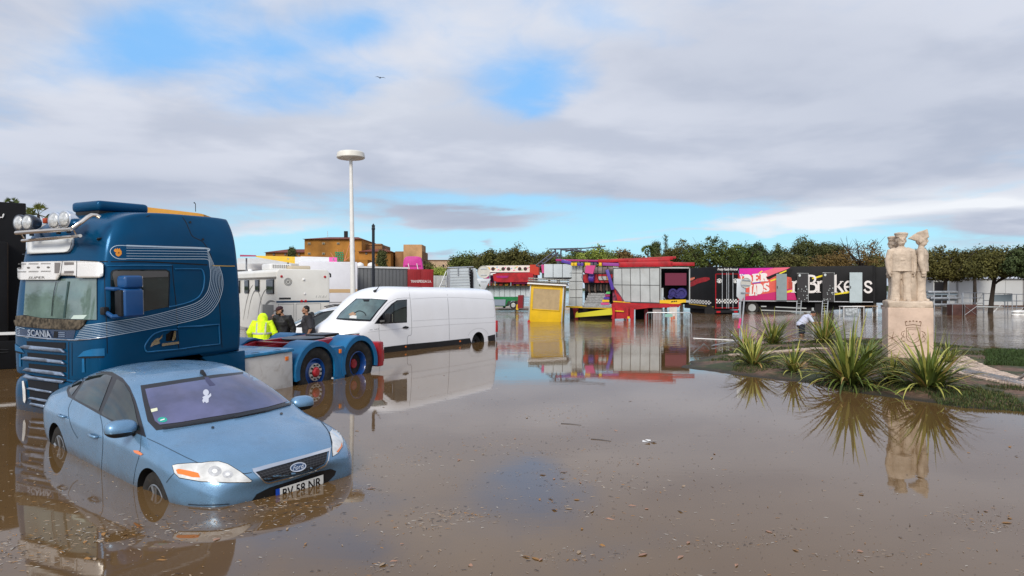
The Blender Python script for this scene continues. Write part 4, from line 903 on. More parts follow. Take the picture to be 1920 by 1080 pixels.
# ================================================================== generic small car for the two white cars behind
def small_car(name, label, M, paint, k=1., hz=1., group=None):
    """hatchback / people carrier body: same building method as the nearest car, taller roof"""
    root = root_at(name, label, 'car', M, group)
    S = []
    def st(x, zb, zs, zbelt, zw, zr, wr, xo=0., wt=1.):
        S.append([(x, 0, .22), (x, .72*wt, .22), (x, .84*wt, .34), (x, .88*wt, .6), (x, .88*wt, zs), (x, .84*wt, zbelt), (x+xo*.5, (.84*.5+wr*.5)*wt, zw), (x+xo, wr*wt, zr-.06), (x+xo, wr*.5*wt, zr-.01), (x+xo, 0, zr)])
    st(-2.05, 0, .85, .98, 1.1, 1.2, .62, 0, .93); st(-1.95, 0, .9, 1.02, 1.25, 1.46*hz, .60, .12, 1.); st(-1.4, 0, .9, 1.02, 1.3, 1.6*hz, .60); st(-.6, 0, .88, 1.0, 1.3, 1.64*hz, .62)
    st(.1, 0, .86, .98, 1.3, 1.6*hz, .62); st(.62, 0, .86, .97, 1.15, 1.32*hz, .66, .06); st(1.12, 0, .84, .94, 1.0, 1.05, .70, .12); st(1.55, 0, .8, .88, .92, .95, .66, .12); st(1.95, 0, .7, .76, .79, .82, .6, .12, .92); st(2.12, 0, .58, .62, .64, .66, .45, .1, .85)
    b = loft_cage(S, 'body', [paint], 2, {4: .4})
    cut(b, [cyl_cutter((x, s*.88, .33), .36, .5, M_well) for x in (-1.3, 1.3) for s in (-1, 1)])
    b.parent = root; bv = bvh_of(b)
    sidep = lambda a, c: (Vector((a, 3, c)), Vector((0, -1, 0)))
    frp = lambda a, c: (Vector((5, a, c)), Vector((-1, 0, 0)))
    dr = lambda nm, polys, mt, par=root, off=.006, ray=sidep, both=True: drape(nm, polys, M, bv, mt, par, .05, off, both=both, ray=ray)
    dr('window_trim', [[(-1.75, 1.1), (-1.6, 1.38*hz), (-1.0, 1.52*hz), (-.3, 1.54*hz), (.2, 1.46*hz), (.7, 1.22*hz), (1.05, 1.0), (.6, 1.0), (-.8, 1.03)]], M_gloss, off=.008)
    dr('side_window', [[(-.36, 1.05), (-.36, 1.48*hz), (-.1, 1.48*hz), (.18, 1.41*hz), (.62, 1.2*hz), (.86, 1.04)]], M_glass, off=.014)
    dr('side_window', [[(-1.2, 1.07), (-1.2, 1.42*hz), (-.9, 1.47*hz), (-.44, 1.49*hz), (-.44, 1.05)]], M_glass, off=.014)
    dr('side_window', [[(-1.66, 1.12), (-1.54, 1.34*hz), (-1.28, 1.41*hz), (-1.28, 1.08)]], M_glass, off=.014)
    dr('windscreen', [[(-.68, 1.08), (.68, 1.08), (.56, 1.46*hz), (0, 1.5*hz), (-.56, 1.46*hz)]], mat('pale_screen', (.08, .15, .17), .04, spec=.9, coat=1., var=.4, vscale=2.), off=.014, ray=frp, both=False)
    dr('headlight', [[(.5, .66), (.84, .72), (.82, .84), (.5, .78)]], mat('clear_lens'), ray=frp)
    dr('grille', [[(-.4, .62), (.4, .62), (.44, .74), (-.44, .74)]], M_gloss, ray=frp, both=False)
    dr('door_seam', ribbon([(-.4, 1.03), (-.4, .4)], .012)+ribbon([(.75, 1.0), (.8, .4)], .012), M_vs, off=.003)
    for s in (-1, 1):
        MB().box((.75, s*.98, 1.06), (.14, .2, .14)).build('mirror', M_black, root, bevel=.04)
        rl = MB().tube([(.1, s*.56, 1.60*hz), (-.2, s*.57, 1.66*hz), (-1.1, s*.56, 1.66*hz), (-1.4, s*.55, 1.6*hz)], .018, 6).build('roof_rail', M_black, root)
        for x in (-1.3, 1.3): wheel('wheel', (x, s*.74, .33), .32, .2, .2, M_rim, root, s)
    root.scale = (k, k, k)
    return root
M_wcar = mat('white_car_paint', (.70, .72, .74), .25, coat=.8, dirt=.15, dirtcol=(.4, .42, .42))
# nose points left-down in the picture, behind the three people
p = at(575, 600, 24.6)
small_car('people_carrier', 'white car with black roof rails standing behind the three people', frame_matrix((p.x+.75, p.y+.1, -.48), R(198)) @ Matrix.Scale(1.12, 4), M_wcar, 1.12, 1.0)
p = at(650, 580, 34)
small_car('white_hatchback', 'small white car half hidden between the motorhome and the lamp post', frame_matrix((p.x+.4, p.y, -.1), R(205)), M_wcar, 1., 1.02)
# ================================================================== things standing further back
def boxat(name, label, cat, u0, u1, v0, Y, depth, zb, yaw=0., group=None):
    """empty at the front-left-bottom corner of a box-like thing whose front spans u0..u1 and whose top is at row v0"""
    a = at(u0, v0, Y); W = (u1-u0)/1280.*Y
    t_ = root_at(name, label, cat, frame_matrix((a.x, Y, zb), yaw), group)
    return t_, W, a.z-zb
def panelx(nm, x0, x1, z0, z1, m, par, y=-.02, d=.03, bev=0): return MB().box(((x0+x1)/2, y, (z0+z1)/2), (x1-x0, d, z1-z0)).build(nm, m, par, bevel=bev)
class Face:
    """maps photo pixels onto the front plane (local y = 0) of a thing"""
    def __init__(s, M): s.M = M; s.Mi = M.inverted()
    def p(s, u, v):
        c = s.Mi @ Vector((0, 0, H)); d = s.Mi.to_3x3() @ Vector(((u-960)/1280., 1, (540-v)/1280.))
        q = c+d*(-c.y/d.y); return (q.x, q.z)
    def poly(s, nm, pts, m, par, y=0., d=.03):
        q = [s.p(*a) for a in pts]; return MB().prism(q, y-d, y, 'xz').build(nm, m, par)
    def flat(s, nm, polys, m, par, y=0., px_=True):
        b = MB()
        for g in polys:
            q = [s.p(*a) if px_ else a for a in g]; b.add([(x, y, z) for x, z in q], [tuple(range(len(q)))])
        o = b.build(nm, m, par); k = o.modifiers.new('t', 'SOLIDIFY'); k.thickness = .006; return o
    def text(s, nm, txt, u0, u1, v0, v1, m, par, y=0., **k):
        a, b = s.p(u0, v1), s.p(u1, v1); c, d = s.p(u1, v0), s.p(u0, v0)
        return s.flat(nm, text_in(txt, a, b, c, d, **k), m, par, y, False)
    def tube(s, nm, pts, r, m, par, y=0., n=6):
        return MB().tube([(s.p(*a)[0], y, s.p(*a)[1]) for a in pts], r, n).build(nm, m, par, smooth='auto')
M_alu = mat('aluminium_panel', (.38, .40, .40), .45, metal=.3, var=.14, vscale=.7, dirt=.35, dirtcol=(.3, .28, .24))
M_whp = mat('white_panel', (.48, .53, .56), .45, var=.10, vscale=.5, dirt=.35, dirtcol=(.4, .4, .36))
M_red = mat('ride_red', (.34, .004, .010), .45, var=.3, vscale=2, dirt=.35, dirtcol=(.16, .01, .015))
M_mag = mat('ride_magenta', (.32, .008, .13), .4, var=.15)
M_pur = mat('ride_purple', (.07, .03, .28), .4, coat=.2)
M_yel = mat('ride_yellow', (.66, .41, .006), .5, var=.10, vscale=1.5, dirt=.3, dirtcol=(.35, .22, .04))
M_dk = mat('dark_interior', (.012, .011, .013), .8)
M_blk = mat('black_tarpaulin', (.007, .007, .008), .55, spec=.18, var=.3, vscale=.8, bump=.25, bscale=2.5)
M_seamd = mat('panel_gap', (.09, .09, .09), .7)
M_wht = mat('sign_white', (.75, .75, .74), .5)
M_rub2 = M_rubber

# black lorry box at the left edge
MBT = frame_matrix((-12.42, 17.5, -.45), R(37))
bt = root_at('box_lorry', 'tall black lorry box at the left edge behind the tractor unit', 'truck', MBT)
MB().box((-1.3, 4.0, 2.66), (2.55, 7.6, 3.96)).build('box', M_blk, bt, bevel=.03)
MB().box((-1.45, -.15, 2.1), (2.1, .7, 3.0)).build('cab', M_blk, bt, bevel=.08)
MB().box((-1.4, -.53, 1.33), (2.3, .03, .07)).build('bumper_strip', M_wht, bt)
MB().box((-1.4, -.5, .8), (2.3, .1, .7)).build('bumper', M_blk, bt, bevel=.03)
MB().tube([(-2.4, -.56, 1.15), (-.4, -.56, .92)], .012, 5).tube([(-2.4, -.56, .84), (-.4, -.56, .87)], .012, 5).build('cable', M_black, bt)
F2 = Face(MBT @ Matrix.Translation((0, .19, 0))); b = MB()
for pts in ([(7.5, 401), (6, 406), (4, 408.5), (2.5, 407)], [(7.5, 401), (5, 404.5)], [(2.5, 407), (0, 408.5)]): b.tube([(F2.p(*a)[0], .18, F2.p(*a)[1]) for a in pts], .014, 5)
b.build('script_lettering', M_wht, bt)

# ochre tarpaulin lorry roof behind the cab
oy = thing('tarpaulin_lorry', 'lorry with an ochre tarpaulin roof just showing above the blue cab', 'truck')
oy.matrix_world = frame_matrix((-13.9, 22.6, -.4), R(9))
MB().prism([(0, 1.0), (3.5, 1.0), (3.5, 4.90), (3.3, 4.94), (.9, 5.2), (0, 5.1)], 0, 2.5, 'xz').build('tarpaulin', mat('ochre_tarp', (.50, .23, .015), .6, var=.12, vscale=1.), oy, bevel=.04)
MB().box((1.75, 1.25, .75), (3.5, 2.3, .5)).build('chassis', M_dk, oy)

# white box trailer with tan stripe
t_, W, h = boxat('box_trailer', 'white box trailer with a tan stripe behind the lamp post', 'trailer', 560, 668, 490, 37, 6, -.3, R(17))
MB().box((W/2, 3, (h+.9)/2), (W, 6, h-.9)).build('box', mat('pale_white_box', (.66, .66, .70), .4, coat=.2, var=.03), t_, bevel=.06)
panelx('tan_stripe', .02, W-.02, 1.92+.12, 2.12+.12, mat('tan_stripe', (.5, .34, .18), .5), t_, -.005, .01)
panelx('lower_line', .02, W-.02, 1.5, 1.53, M_seamd, t_, -.005, .01)
for x in (.8, W-.8): MB().lathe([(.3, -.12), (.48, -.14), (.48, .14), (.3, .12)], 20, (x, .3, .5), 'y').build('wheel', M_rubber, t_, smooth='auto')
panelx('skirt', .1, W-.1, .5, 1.0, M_black, t_, .1, .05)

# fairground canopy lying over the stalls
cp = thing('fabric_canopy', 'yellow, white and pink striped fabric canopy stretched over the white stalls', 'canopy')
cols = [('maroon_fabric', (.38, .02, .08), 450, 480), ('yellow_fabric', (.85, .52, .01), 480, 553), ('white_fabric', (.75, .74, .72), 553, 617), ('pink_fabric', (.82, .10, .38), 617, 632)]
for nm, c, u0, u1 in cols:
    b = MB(); n = 6; Y0, Y1 = 39., 42.5
    for i in range(n):
        ua, ub = u0+(u1-u0)*i/n, u0+(u1-u0)*(i+1)/n
        top = lambda u: 478.5+(u-450)*.028; bot = lambda u: (481 if u < 480 else 481+min(1, (u-480)/75)*12.5+(u-555)*.02*(u > 555))
        a, c_, d, e = at(ua, bot(ua), Y0), at(ub, bot(ub), Y0), at(ub, top(ub), Y1), at(ua, top(ua), Y1); m1, m2 = (a+e)/2, (c_+d)/2
        b.add([a, c_, m2, m1], [(0, 1, 2, 3)]); b.add([m1, m2, d, e], [(0, 1, 2, 3)])
    o = b.build('fabric_strip', mat(nm, c, .7, var=.08, vscale=1.5), cp); o.modifiers.new('t', 'SOLIDIFY').thickness = .03
for u in (462, 540, 625):
    a = at(u, 484, 40.5); MB().tube([(a.x, a.y, -.4), (a.x, a.y, a.z)], .05, 6).build('pole', M_steel, cp)
# stall building under it
sb_, W, h = boxat('market_stall', 'pale grey stall building with a dark opening left of the canopy', 'stall', 445, 560, 484, 43.5, 4, -.4)
MB().box((W/2, 2, h/2), (W, 4, h)).build('wall', mat('stall_wall', (.50, .52, .54), .6, var=.05), sb_, bevel=.03)
panelx('fascia', -.1, W+.1, h-.75, h-.35, mat('stall_fascia', (.62, .63, .64), .5), sb_, -.1, .16)
panelx('opening', 1.2, 1.9, 1.9, h-.85, M_dk, sb_, -.005, .02)
panelx('window', .1, .7, 2.3, h-.85, M_glass, sb_, -.005, .02)

# pineapple shaped fairground decoration
pa_ = thing('fairground_ornament', 'green and orange lattice ornament like a spiky crown above the pink canopy end', 'ornament')
pc = at(638, 489, 44); pa_.location = (pc.x, pc.y, pc.z-.1)
b = MB()
for i in range(5):
    for j in range(4): b.box((-.28+.14*j+(i % 2)*.03, 0, .1+.13*i), (.10, .14, .10))
b.build('green_body', mat('lattice_green', (.02, .22, .08), .5), pa_, bevel=.01)
b = MB()
for x0, x1, z1 in ((-.3, -.62, .62), (-.1, -.2, .85), (.12, .22, .8), (.28, .62, 1.25), (.3, .66, .4)): b.tube([(x0, 0, .1), (x1, 0, z1)], [.05, .02], 5)
b.build('spikes', mat('lattice_orange', (.55, .2, .08), .5), pa_)
MB().tube([(0, 0, -4), (0, 0, .1)], .04, 6).build('post', M_steel, pa_)

# grey curtain trailer and red container
def bodyM(u0, Y0, u1, Y1, zb):
    a = at(u0, 540, Y0); b_ = at(u1, 540, Y1); d = Vector((b_.x-a.x, b_.y-a.y)); return frame_matrix((a.x, a.y, zb), math.atan2(d.y, d.x)), d.length
Mx, W = bodyM(671, 44, 765, 46.4, -.4)
g_ = root_at('curtain_trailer', 'grey curtain-sided trailer with a white roof edge beside the red container', 'trailer', Mx); h = 3.72
MB().box((W/2, 1.25, (h+.9)/2), (W, 2.5, h-.9)).build('curtain', mat('grey_curtain', (.15, .155, .16), .6, var=.1, vscale=.6), g_, bevel=.02)
b = MB()
for k in range(14): b.box((.12+k*(W-.24)/13, -.01, (h+.9)/2), (.02, .03, h-1.0))
b.build('curtain_straps', mat('strap_grey', (.10, .105, .11), .6), g_); panelx('roof_edge', 0, W, h-.02, h+.09, M_wht, g_, -.02, .08)
for x in (.7, W-.7): MB().lathe([(.3, -.14), (.5, -.16), (.5, .16), (.3, .14)], 20, (x, .3, .5), 'y').build('wheel', M_rubber, g_, smooth='auto')
Mx, W = bodyM(765, 46.2, 813, 46.8, -.4)
g_ = root_at('shipping_container', 'red container with white lettering on its two doors', 'container', Mx); h = 3.68
MB().box((W/2, 3, (h+.95)/2), (W, 6, h-.95)).build('container_box', mat('container_red', (.26, .012, .015), .45, var=.15, vscale=1.), g_, bevel=.02)
F = Face(Mx)
for x0, x1 in ((.04, W/2-.01), (W/2+.01, W-.04)): panelx('door', x0, x1, 1.05, h-.06, mat('container_red'), g_, -.02, .04, .008)
F.text('lettering', 'TRANSPESILIA S.A.', 770, 808.5, 525, 530, M_wht, g_, -.045, bold=.012)
MB().box((W/2, 3, .72), (W, 6, .4)).build('chassis', M_dk, g_)
b = MB()
for k in range(8): b.box((.12+(k % 4)*.16+(k//4)*W/2, -.03, 2.3), (.015, .03, 2.4))
b.build('lock_bars', mat('container_red2', (.18, .01, .012), .4), g_)
# magenta shell-shaped ride backrest
sh = thing('ride_shell', 'magenta shell-shaped ride piece showing above the red container', 'fairground ride'); pc = at(775, 503, 52); sh.location = (pc.x, pc.y, pc.z)
prof = spline([(-.75, -.2), (-.72, .5), (-.55, .85), (-.1, .9), (.5, .86), (.66, .6), (.72, .2), (.78, -.2)], 4)
MB().prism(prof, -.25, .25, 'xz').build('shell', mat('shell_pink', (.50, .03, .26), .5, var=.1), sh, bevel=.05)
for x in (-.25, .4): MB().tube([(x, -.3, -.1), (x-.1, -.3, .35)], .03, 5).build('stay', M_wht, sh)
MB().box((0, -.28, .18), (1.2, .02, .06)).build('rail', mat('shell_dark', (.2, .01, .1), .5), sh)
MB().tube([(0, 0, -3.6), (0, 0, -.1)], .12, 6).build('post', M_dk, sh)
# two globe street lamps
for i, (u, wh_) in enumerate(((675, 'left'), (696.5, 'right'))):
    pc = at(u, 500, 60); lg = thing('street_lamp', 'white domed street lamp showing above the grey trailer, '+('left of the dark post' if i == 0 else 'beside the dark post'), 'street lamp', (pc.x, pc.y, -.3), group='domed lamps behind the trailer')
    MB().tube([(0, 0, 0), (0, 0, pc.z+.3)], .06, 8).build('pole', M_steel, lg)
    MB().lathe([(.32, 0), (.36, .08), (.3, .26), (.12, .36), (.01, .38)], 16, (0, 0, pc.z+.3), 'z').build('lamp_shade', M_wht, lg, smooth='auto')

# white hoarding panels, crane trailer with its back to us
Mx, W = bodyM(808, 52, 845, 53, -.2); g_ = root_at('hoarding', 'pale grey hoarding panels between the red container and the white folded trailer', 'hoarding', Mx)
for k in range(4): MB().box((W*(k+.5)/4, 0, 1.7), (W/4-.03, .06, 2.9)).build('panel', mat('hoarding_grey', (.48, .49, .47), .6, var=.08), g_, bevel=.01)
Mx, W = bodyM(835, 47, 884, 47.5, -.3); g_ = root_at('folded_ride_trailer', 'white slatted folded ride trailer with a tubular rail on top, behind the van roof', 'trailer', Mx)
F = Face(Mx)
F.poly('slatted_panel', [(838, 505), (872, 503.5), (876, 560), (838, 560)], M_whp, g_, 0, 1.2)
b = MB()
for k in range(9): a = F.p(838, 510+k*5.2); c_ = F.p(875, 509+k*5.2); b.tube([(a[0], -1.2, a[1]), (c_[0], -1.2, c_[1])], .02, 4)
b.build('slat_lines', mat('slat_grey', (.32, .35, .38), .6), g_)
F.poly('side_panel', [(884, 503), (888, 503), (896, 540), (896, 560), (884, 560)], M_whp, g_, .2, .8)
F.poly('rubber_strip', [(876, 506), (881, 506), (883, 560), (879, 560)], M_dk, g_, .1, .9)
F.tube('rail', [(836, 502.5), (884, 501)], .05, M_steel, g_, -.6); F.tube('rail', [(852, 502), (852.5, 517)], .04, M_steel, g_, -1.25)
F.tube('rail', [(872, 503), (872, 515)], .04, M_steel, g_, -1.25)
for k in range(4): F.tube('ladder_stile' if k < 2 else 'ladder_rung', ([(822, 540), (835, 508)], [(832, 541), (838, 508)], [(826, 535), (834, 535)], [(829, 524), (836, 524)])[k], .035, M_steel, g_, -.4)
MB().box((W/2, 0, .7), (W, 1.6, .5)).build('chassis', M_dk, g_)

# traffic signs seen from behind, beside the folded trailer
def sign_back(name, label, u, vd, rd, Y, shapes, lean=0., zb=-.4, tri=True):
    pc = at(u, vd, Y); s = thing(name, label, 'traffic sign', (pc.x, pc.y, zb), (0, lean, 0))
    hh = pc.z-zb; MB().tube([(0, .05, 0), (0, .05, hh+rd)], .035, 8).build('post', M_steel, s, smooth='auto')
    M_sb = mat('sign_back', (.52, .51, .46), .45, metal=.2, var=.08, vscale=4)
    MB().lathe([(rd, 0), (rd, .015), (rd*.97, .02), (.001, .02)], 28, (0, 0, hh), 'y').build('round_plate', M_sb, s)
    MB().lathe([(rd*1.02, -.02), (rd*1.02, .005), (rd*.95, .005), (rd*.95, -.02), (rd*1.02, -.02)], 28, (0, 0, hh), 'y', cap=False).build('plate_rim', M_sb, s)
    if tri: MB().prism([(-.42, hh-rd-.03), (.42, hh-rd-.03), (.03, hh-rd-.75), (-.03, hh-rd-.75)], 0, .02, 'xz').build('triangle_plate', mat('sign_back2', (.52, .55, .58), .4, metal=.3), s, bevel=.008)
    for z in (hh+rd*.5, hh-rd*.5, hh-rd-.2): MB().box((0, -.01, z), (.34, .03, .05)).build('bracket', M_steel, s)
    return s
sign_back('road_sign', 'round and triangular road signs seen from behind, above the rear of the van', 907, 510, .36, 40, 0)

# ------------------------------------------------------------------ folded ride on a green trailer
Mx, W = bodyM(900, 62, 1012, 61, -.0)
g_ = root_at('ride_trailer', 'folded fairground ride on a green trailer, with porthole panel and red boat body', 'fairground ride', Mx); F = Face(Mx)
pan = F.poly('porthole_panel', [(911, 498.2), (996, 497.6), (996, 510.3), (911, 510.6)], mat('porthole_white', (.66, .64, .58), .5), g_, 0, .12)
random.seed(11)
pc_ = [('pastel_pink', (.65, .10, .25)), ('pastel_green', (.12, .5, .16)), ('pastel_orange', (.75, .4, .06)), ('pastel_blue', (.15, .35, .6))]
for k in range(22):
    u = 920+k*3.4+random.uniform(-1, 1); v = 504+random.uniform(-3.4, 3.4); l = random.uniform(1.5, 4); nm, c = pc_[k % 4]
    F.flat('painted_dash', [[(u, v), (u+l, v-1.6), (u+l+1.4, v-.6), (u+1.2, v+1.1)]], mat(nm, c, .5), pan, -.125)
for u in (916, 925, 944, 954, 975, 985.5): F.flat('porthole', [disc2(u, 504.2, 3.4, 14)], mat('porthole_dark', (.05, .025, .02), .3) if u > 917 else M_yel, pan, -.135)
F.poly('red_box', [(996.5, 497), (1013, 497), (1013, 516), (996.5, 516)], mat('orange_red', (.45, .03, .01), .5), g_, -.2, .8)
F.poly('boat_body', [(930, 514), (945, 512.5), (996, 511.5), (1004, 514), (1004, 529), (945, 529.5), (932, 527)], M_red, g_, .1, 1.5)
F.poly('boat_stripe', [(936, 517.5), (960, 517.5), (957, 521.5), (938, 521.5)], M_mag, g_, -1.41, .02)
F.poly('boat_keel', [(962, 529), (994, 526.5), (992, 532), (966, 532)], M_mag, g_, .1, 1.3)
F.poly('magenta_frame', [(910, 513), (922, 512), (918, 527), (924, 530), (910, 531)], M_mag, g_, .1, .5)
F.poly('backboard', [(905, 510), (1006, 510), (1006, 533), (905, 533)], mat('plum_dark', (.09, .015, .05), .6), g_, .8, .1)
for u in (924, 934, 963): F.tube('support', [(u, 513), (u, 536)], .06, M_steel, g_, -1.3)
F.tube('arm', [(922, 515.5), (935, 514)], .1, M_wht, g_, -1.2)
F.poly('lower_deck', [(906, 530), (1004, 530), (1004, 536.5), (906, 536.5)], mat('deck_dark', (.06, .035, .02), .7), g_, .3, 1.2)
random.seed(4)
for k in range(9): u = 909+k*10.3; F.poly('deck_flap', [(u, 532.5), (u+7, 531.5+random.uniform(0, 2)), (u+6, 535.3), (u+1, 535.5)], mat(('flap_orange', 'flap_red')[k % 2], ((.6, .3, .02), (.4, .05, .02))[k % 2], .6), g_, -.95, .03)
for k in range(10): u = 898+k*9.9; F.poly('skirt_panel', [(u, 537), (u+9.2, 537), (u+9.2, 556), (u, 556)], M_whp, g_, -.2, .05)
F.poly('skirt_backing', [(897, 537), (997, 537), (997, 556), (897, 556)], M_seamd, g_, .1, .2)
F.poly('chassis_side', [(922, 556), (977, 556.5), (977, 563), (958, 564), (953, 574), (922, 574)], mat('chassis_green', (.005, .16, .045), .4, coat=.3, var=.15), g_, .2, 1.6)
F.poly('tool_box', [(926, 561), (954, 561), (953, 572.5), (926, 572)], mat('toolbox_grey', (.20, .24, .30), .5), g_, -1.41, .06)
wc = F.p(967, 571.5)
MB().lathe([(.16, -.12), (.33, -.13), (.33, .13), (.16, .12)], 24, (wc[0], -1.1, wc[1]), 'y').build('tyre', M_rubber, g_, smooth='auto'); MB().lathe([(.2, -.14), (.16, -.15), (.05, -.1), (.01, -.1)], 18, (wc[0], -1.1, wc[1]), 'y').build('rim', M_alu, g_, smooth='auto')
F.poly('stair_block', [(978, 553), (987, 553), (986, 577), (977, 577)], mat('dark_red', (.18, .005, .01), .5), g_, -1.2, .6)
F.poly('jack', [(974, 570), (976.5, 570), (977.5, 580), (973, 580)], M_yel, g_, -1.3, .2)
F.poly('landing_leg', [(946, 573), (951, 573), (950, 577), (947, 577)], M_dk, g_, -.6, .3)
# dry kerb under it
ks = MB().box((0, 0, .0), (1, 1, .16)); k_ = wpos(935, 580.5); tag(MB().box((k_.x+1.5, k_.y+4.0, .03), (15, 8, .14)).build('pavement', mat('pavement_stone', (.42, .34, .27), .8, var=.15, vscale=2), None, bevel=.03), None, None, kind='structure')

# ------------------------------------------------------------------ yellow ticket booth, tilted
bc = wpos(1021.5, 603); YB = 40.3
booth = root_at('ticket_booth', 'yellow ticket booth with closed beige shutter floating tilted in the water', 'booth', Matrix.Translation(((1021.5-960)/1280*YB, YB, -.32)) @ Matrix.Rotation(R(-9), 4, 'Z') @ Matrix.Rotation(R(3.2), 4, 'Y'))
hw, dp, hb = .98, 1.5, 2.5
MB().box((0, dp/2, hb/2), (2*hw, dp, hb)).build('booth_body', M_yel, booth, bevel=.015)
for x in (-hw, hw):
    for y in (0, dp): MB().box((x, y, hb/2), (.07, .07, hb+.01)).build('corner_post', M_alu, booth, bevel=.01)
fr_ = MB()
for z in (1.03, 2.28): fr_.box((0, -.02, z), (1.62, .05, .05))
for x in (-.81, .81): fr_.box((x, -.02, 1.655), (.05, .05, 1.3))
fr_.build('shutter_frame', M_yel, booth, bevel=.01)
sh_ = MB()
for k in range(24): sh_.box((0, -.012-.006*(k % 2), 1.08+k*.0505), (1.57, .02, .047))
M_shut = mat('beige_shutter', (.42, .31, .17), .6, var=.1, vscale=3, dirt=.2, dirtcol=(.3, .2, .1)); sh_.build('shutter', M_shut, booth, bevel=.004)
s2 = MB()
for k in range(24): s2.box((hw+.01+.006*(k % 2), dp/2, 1.08+k*.0505), (.02, 1.1, .047))
s2.build('shutter', M_shut, booth, bevel=.004)
MB().box((0, dp/2-.02, hb+.04), (2*hw+.35, dp+.45, .08)).build('roof_slab', M_wht, booth, bevel=.015)
MB().box((0, dp/2, hb+.12), (2*hw+.25, dp+.3, .08)).build('roof_gap', mat('roof_brown', (.12, .10, .08), .7), booth)
rr = MB()
for z in (.21, .34): rr.box((.02, dp/2, hb+z), (2*hw+.36-z*.1, dp+.42, .07))
rr.build('roof_rails', mat('roof_rail_grey', (.45, .46, .42), .5), booth, bevel=.01)
lts = MB()
for k in range(24):
    for z in (.21, .34): lts.box((-hw-.1+k*.095, -.245, hb+z), (.045, .03, .05))
lts.build('roof_bulbs', mat('bulb_dark', (.08, .08, .075), .4), booth)
for x in (-hw+.02, hw-.06): MB().prism([(x-.09, .28), (x, .15), (x+.09, .28), (x, .41)], -.045, -.02, 'xz').build('red_reflector', M_redl, booth)

# ------------------------------------------------------------------ big red and yellow ride trailer
Mx, W = bodyM(1064, 44.2, 1292, 42.6, 0.)
g_ = root_at('ride_trailer', 'big red and yellow fairground ride trailer with grey panels, red arms and aluminium steps', 'fairground ride', Mx); F = Face(Mx)
for k, (a, b_) in enumerate(((1019, 1035.5), (1036.5, 1053), (1054, 1071))): F.poly('white_panel', [(a, 495), (b_, 495), (b_, 520), (a, 520)], M_whp, g_, .3, .05)
F.poly('pink_edge', [(1013.5, 496), (1018.5, 496), (1019, 512), (1015, 512)], mat('ride_pink', (.5, .05, .2), .5), g_, .3, .05)
F.poly('upper_backing', [(1014, 496), (1072, 496), (1072, 524), (1014, 524)], M_seamd, g_, .9, .5)
gp = F.poly('grey_shutter', [(1072, 497), (1092, 497), (1092, 574), (1066, 573), (1067, 524), (1072, 522)], M_alu, g_, .1, .08)
b = MB()
for v in (512, 527.5, 543, 558): a, c_ = F.p(1068, v), F.p(1092, v); b.tube([(a[0], .01, a[1]), (c_[0], .01, c_[1])], .018, 4)
for u in (1080,): a, c_ = F.p(u, 498), F.p(u, 573); b.tube([(a[0], .01, a[1]), (c_[0], .01, c_[1])], .018, 4)
b.build('panel_joints', M_seamd, gp)
F.poly('back_wall', [(1090, 500), (1295, 500), (1295, 572), (1090, 572)], M_dk, g_, 2.2, .1)
F.poly('side_wall', [(1292, 503), (1294, 503), (1294, 569), (1292, 569)], M_alu, g_, 2.0, 2.0)
# lattice stand behind
la = thing('lattice_mast', 'grey lattice arms folded above the ride trailer', 'fairground ride')
def T3(*pts, r=.07): return MB().tube([at(u, v, Y) for u, v, Y in pts], r, 6)
lm = MB()
for (u0, v0, u1, v1) in ((1005, 498, 1040, 471), (1012, 500, 1047, 473), (1005, 498, 1012, 500), (1014, 491, 1020, 494), (1023, 484, 1029, 488), (1032, 477, 1038, 481), (1038, 467, 1054, 467), (1041, 468, 1045, 492), (1052, 468, 1050, 492), (1043, 478, 1052, 478), (1044, 486, 1051, 486), (1030, 467, 1095, 465.5), (1052, 468, 1098, 472), (1060, 472, 1078, 466), (1078, 466, 1090, 472), (1095, 465.5, 1135, 462)):
    lm.tube([at(u0, v0, 50), at(u1, v1, 50)], .06 if v0 > 467.5 else .045, 5)
lmo = lm.build('lattice', mat('lattice_steel', (.10, .105, .13), .5, metal=.5), la); 
MB().tube([at(1047, 490, 50), at(1047, 610, 50)], .12, 8).build('mast', mat('lattice_steel'), la)
# arms above
def beam(nm, pts, m, y=0., r=.14):
    q = [F.p(*a) for a in pts]; b = MB()
    for a, c_ in zip(q, q[1:]):
        v = Vector((c_[0]-a[0], 0, c_[1]-a[1])); L = v.length; b.box(((a[0]+c_[0])/2, y, (a[1]+c_[1])/2), (L, .25, 2*r), rot=(0, -math.atan2(v.z, v.x), 0))
    return b.build(nm, m, g_, bevel=.012)
beam('top_arm', [(1040, 487), (1120, 488.5)], M_mag, .6, .06); beam('top_arm', [(1120, 489), (1180, 487), (1262, 483)], M_red, .6, .11)
beam('top_arm', [(1178, 489.5), (1256, 487.5)], M_red, .2, .1); beam('top_arm', [(1212, 485.5), (1268, 481.5)], M_red, .9, .07); beam('top_arm', [(1100, 492), (1200, 493)], M_pur, .9, .08)
beam('main_arm', [(1160, 496.5), (1261, 495)], M_red, -.1, .16); beam('main_arm', [(1258, 495), (1302, 495.5)], M_red, -.1, .11)
beam('main_arm', [(1130, 495.5), (1162, 496.5)], mat('ride_violet', (.25, .04, .25), .5), -.1, .1)
for u, m in ((1072, M_yel), (1078, M_yel), (1084, M_pur), (1090, M_pur), (1098, M_yel), (1103, M_yel), (1108, mat('slate', (.06, .06, .08), .5)), (1115, mat('slate')), (1124, M_yel)): beam('light_block', [(u, 495.8), (u+5, 495.8)], m, -.3, .1)
beam('rail', [(1052, 489), (1070, 493)], M_pur, .3, .1)
F.poly('pink_arm', [(1100, 498), (1118, 498), (1113, 514), (1098, 512)], mat('ride_pink'), g_, -.2, .3)
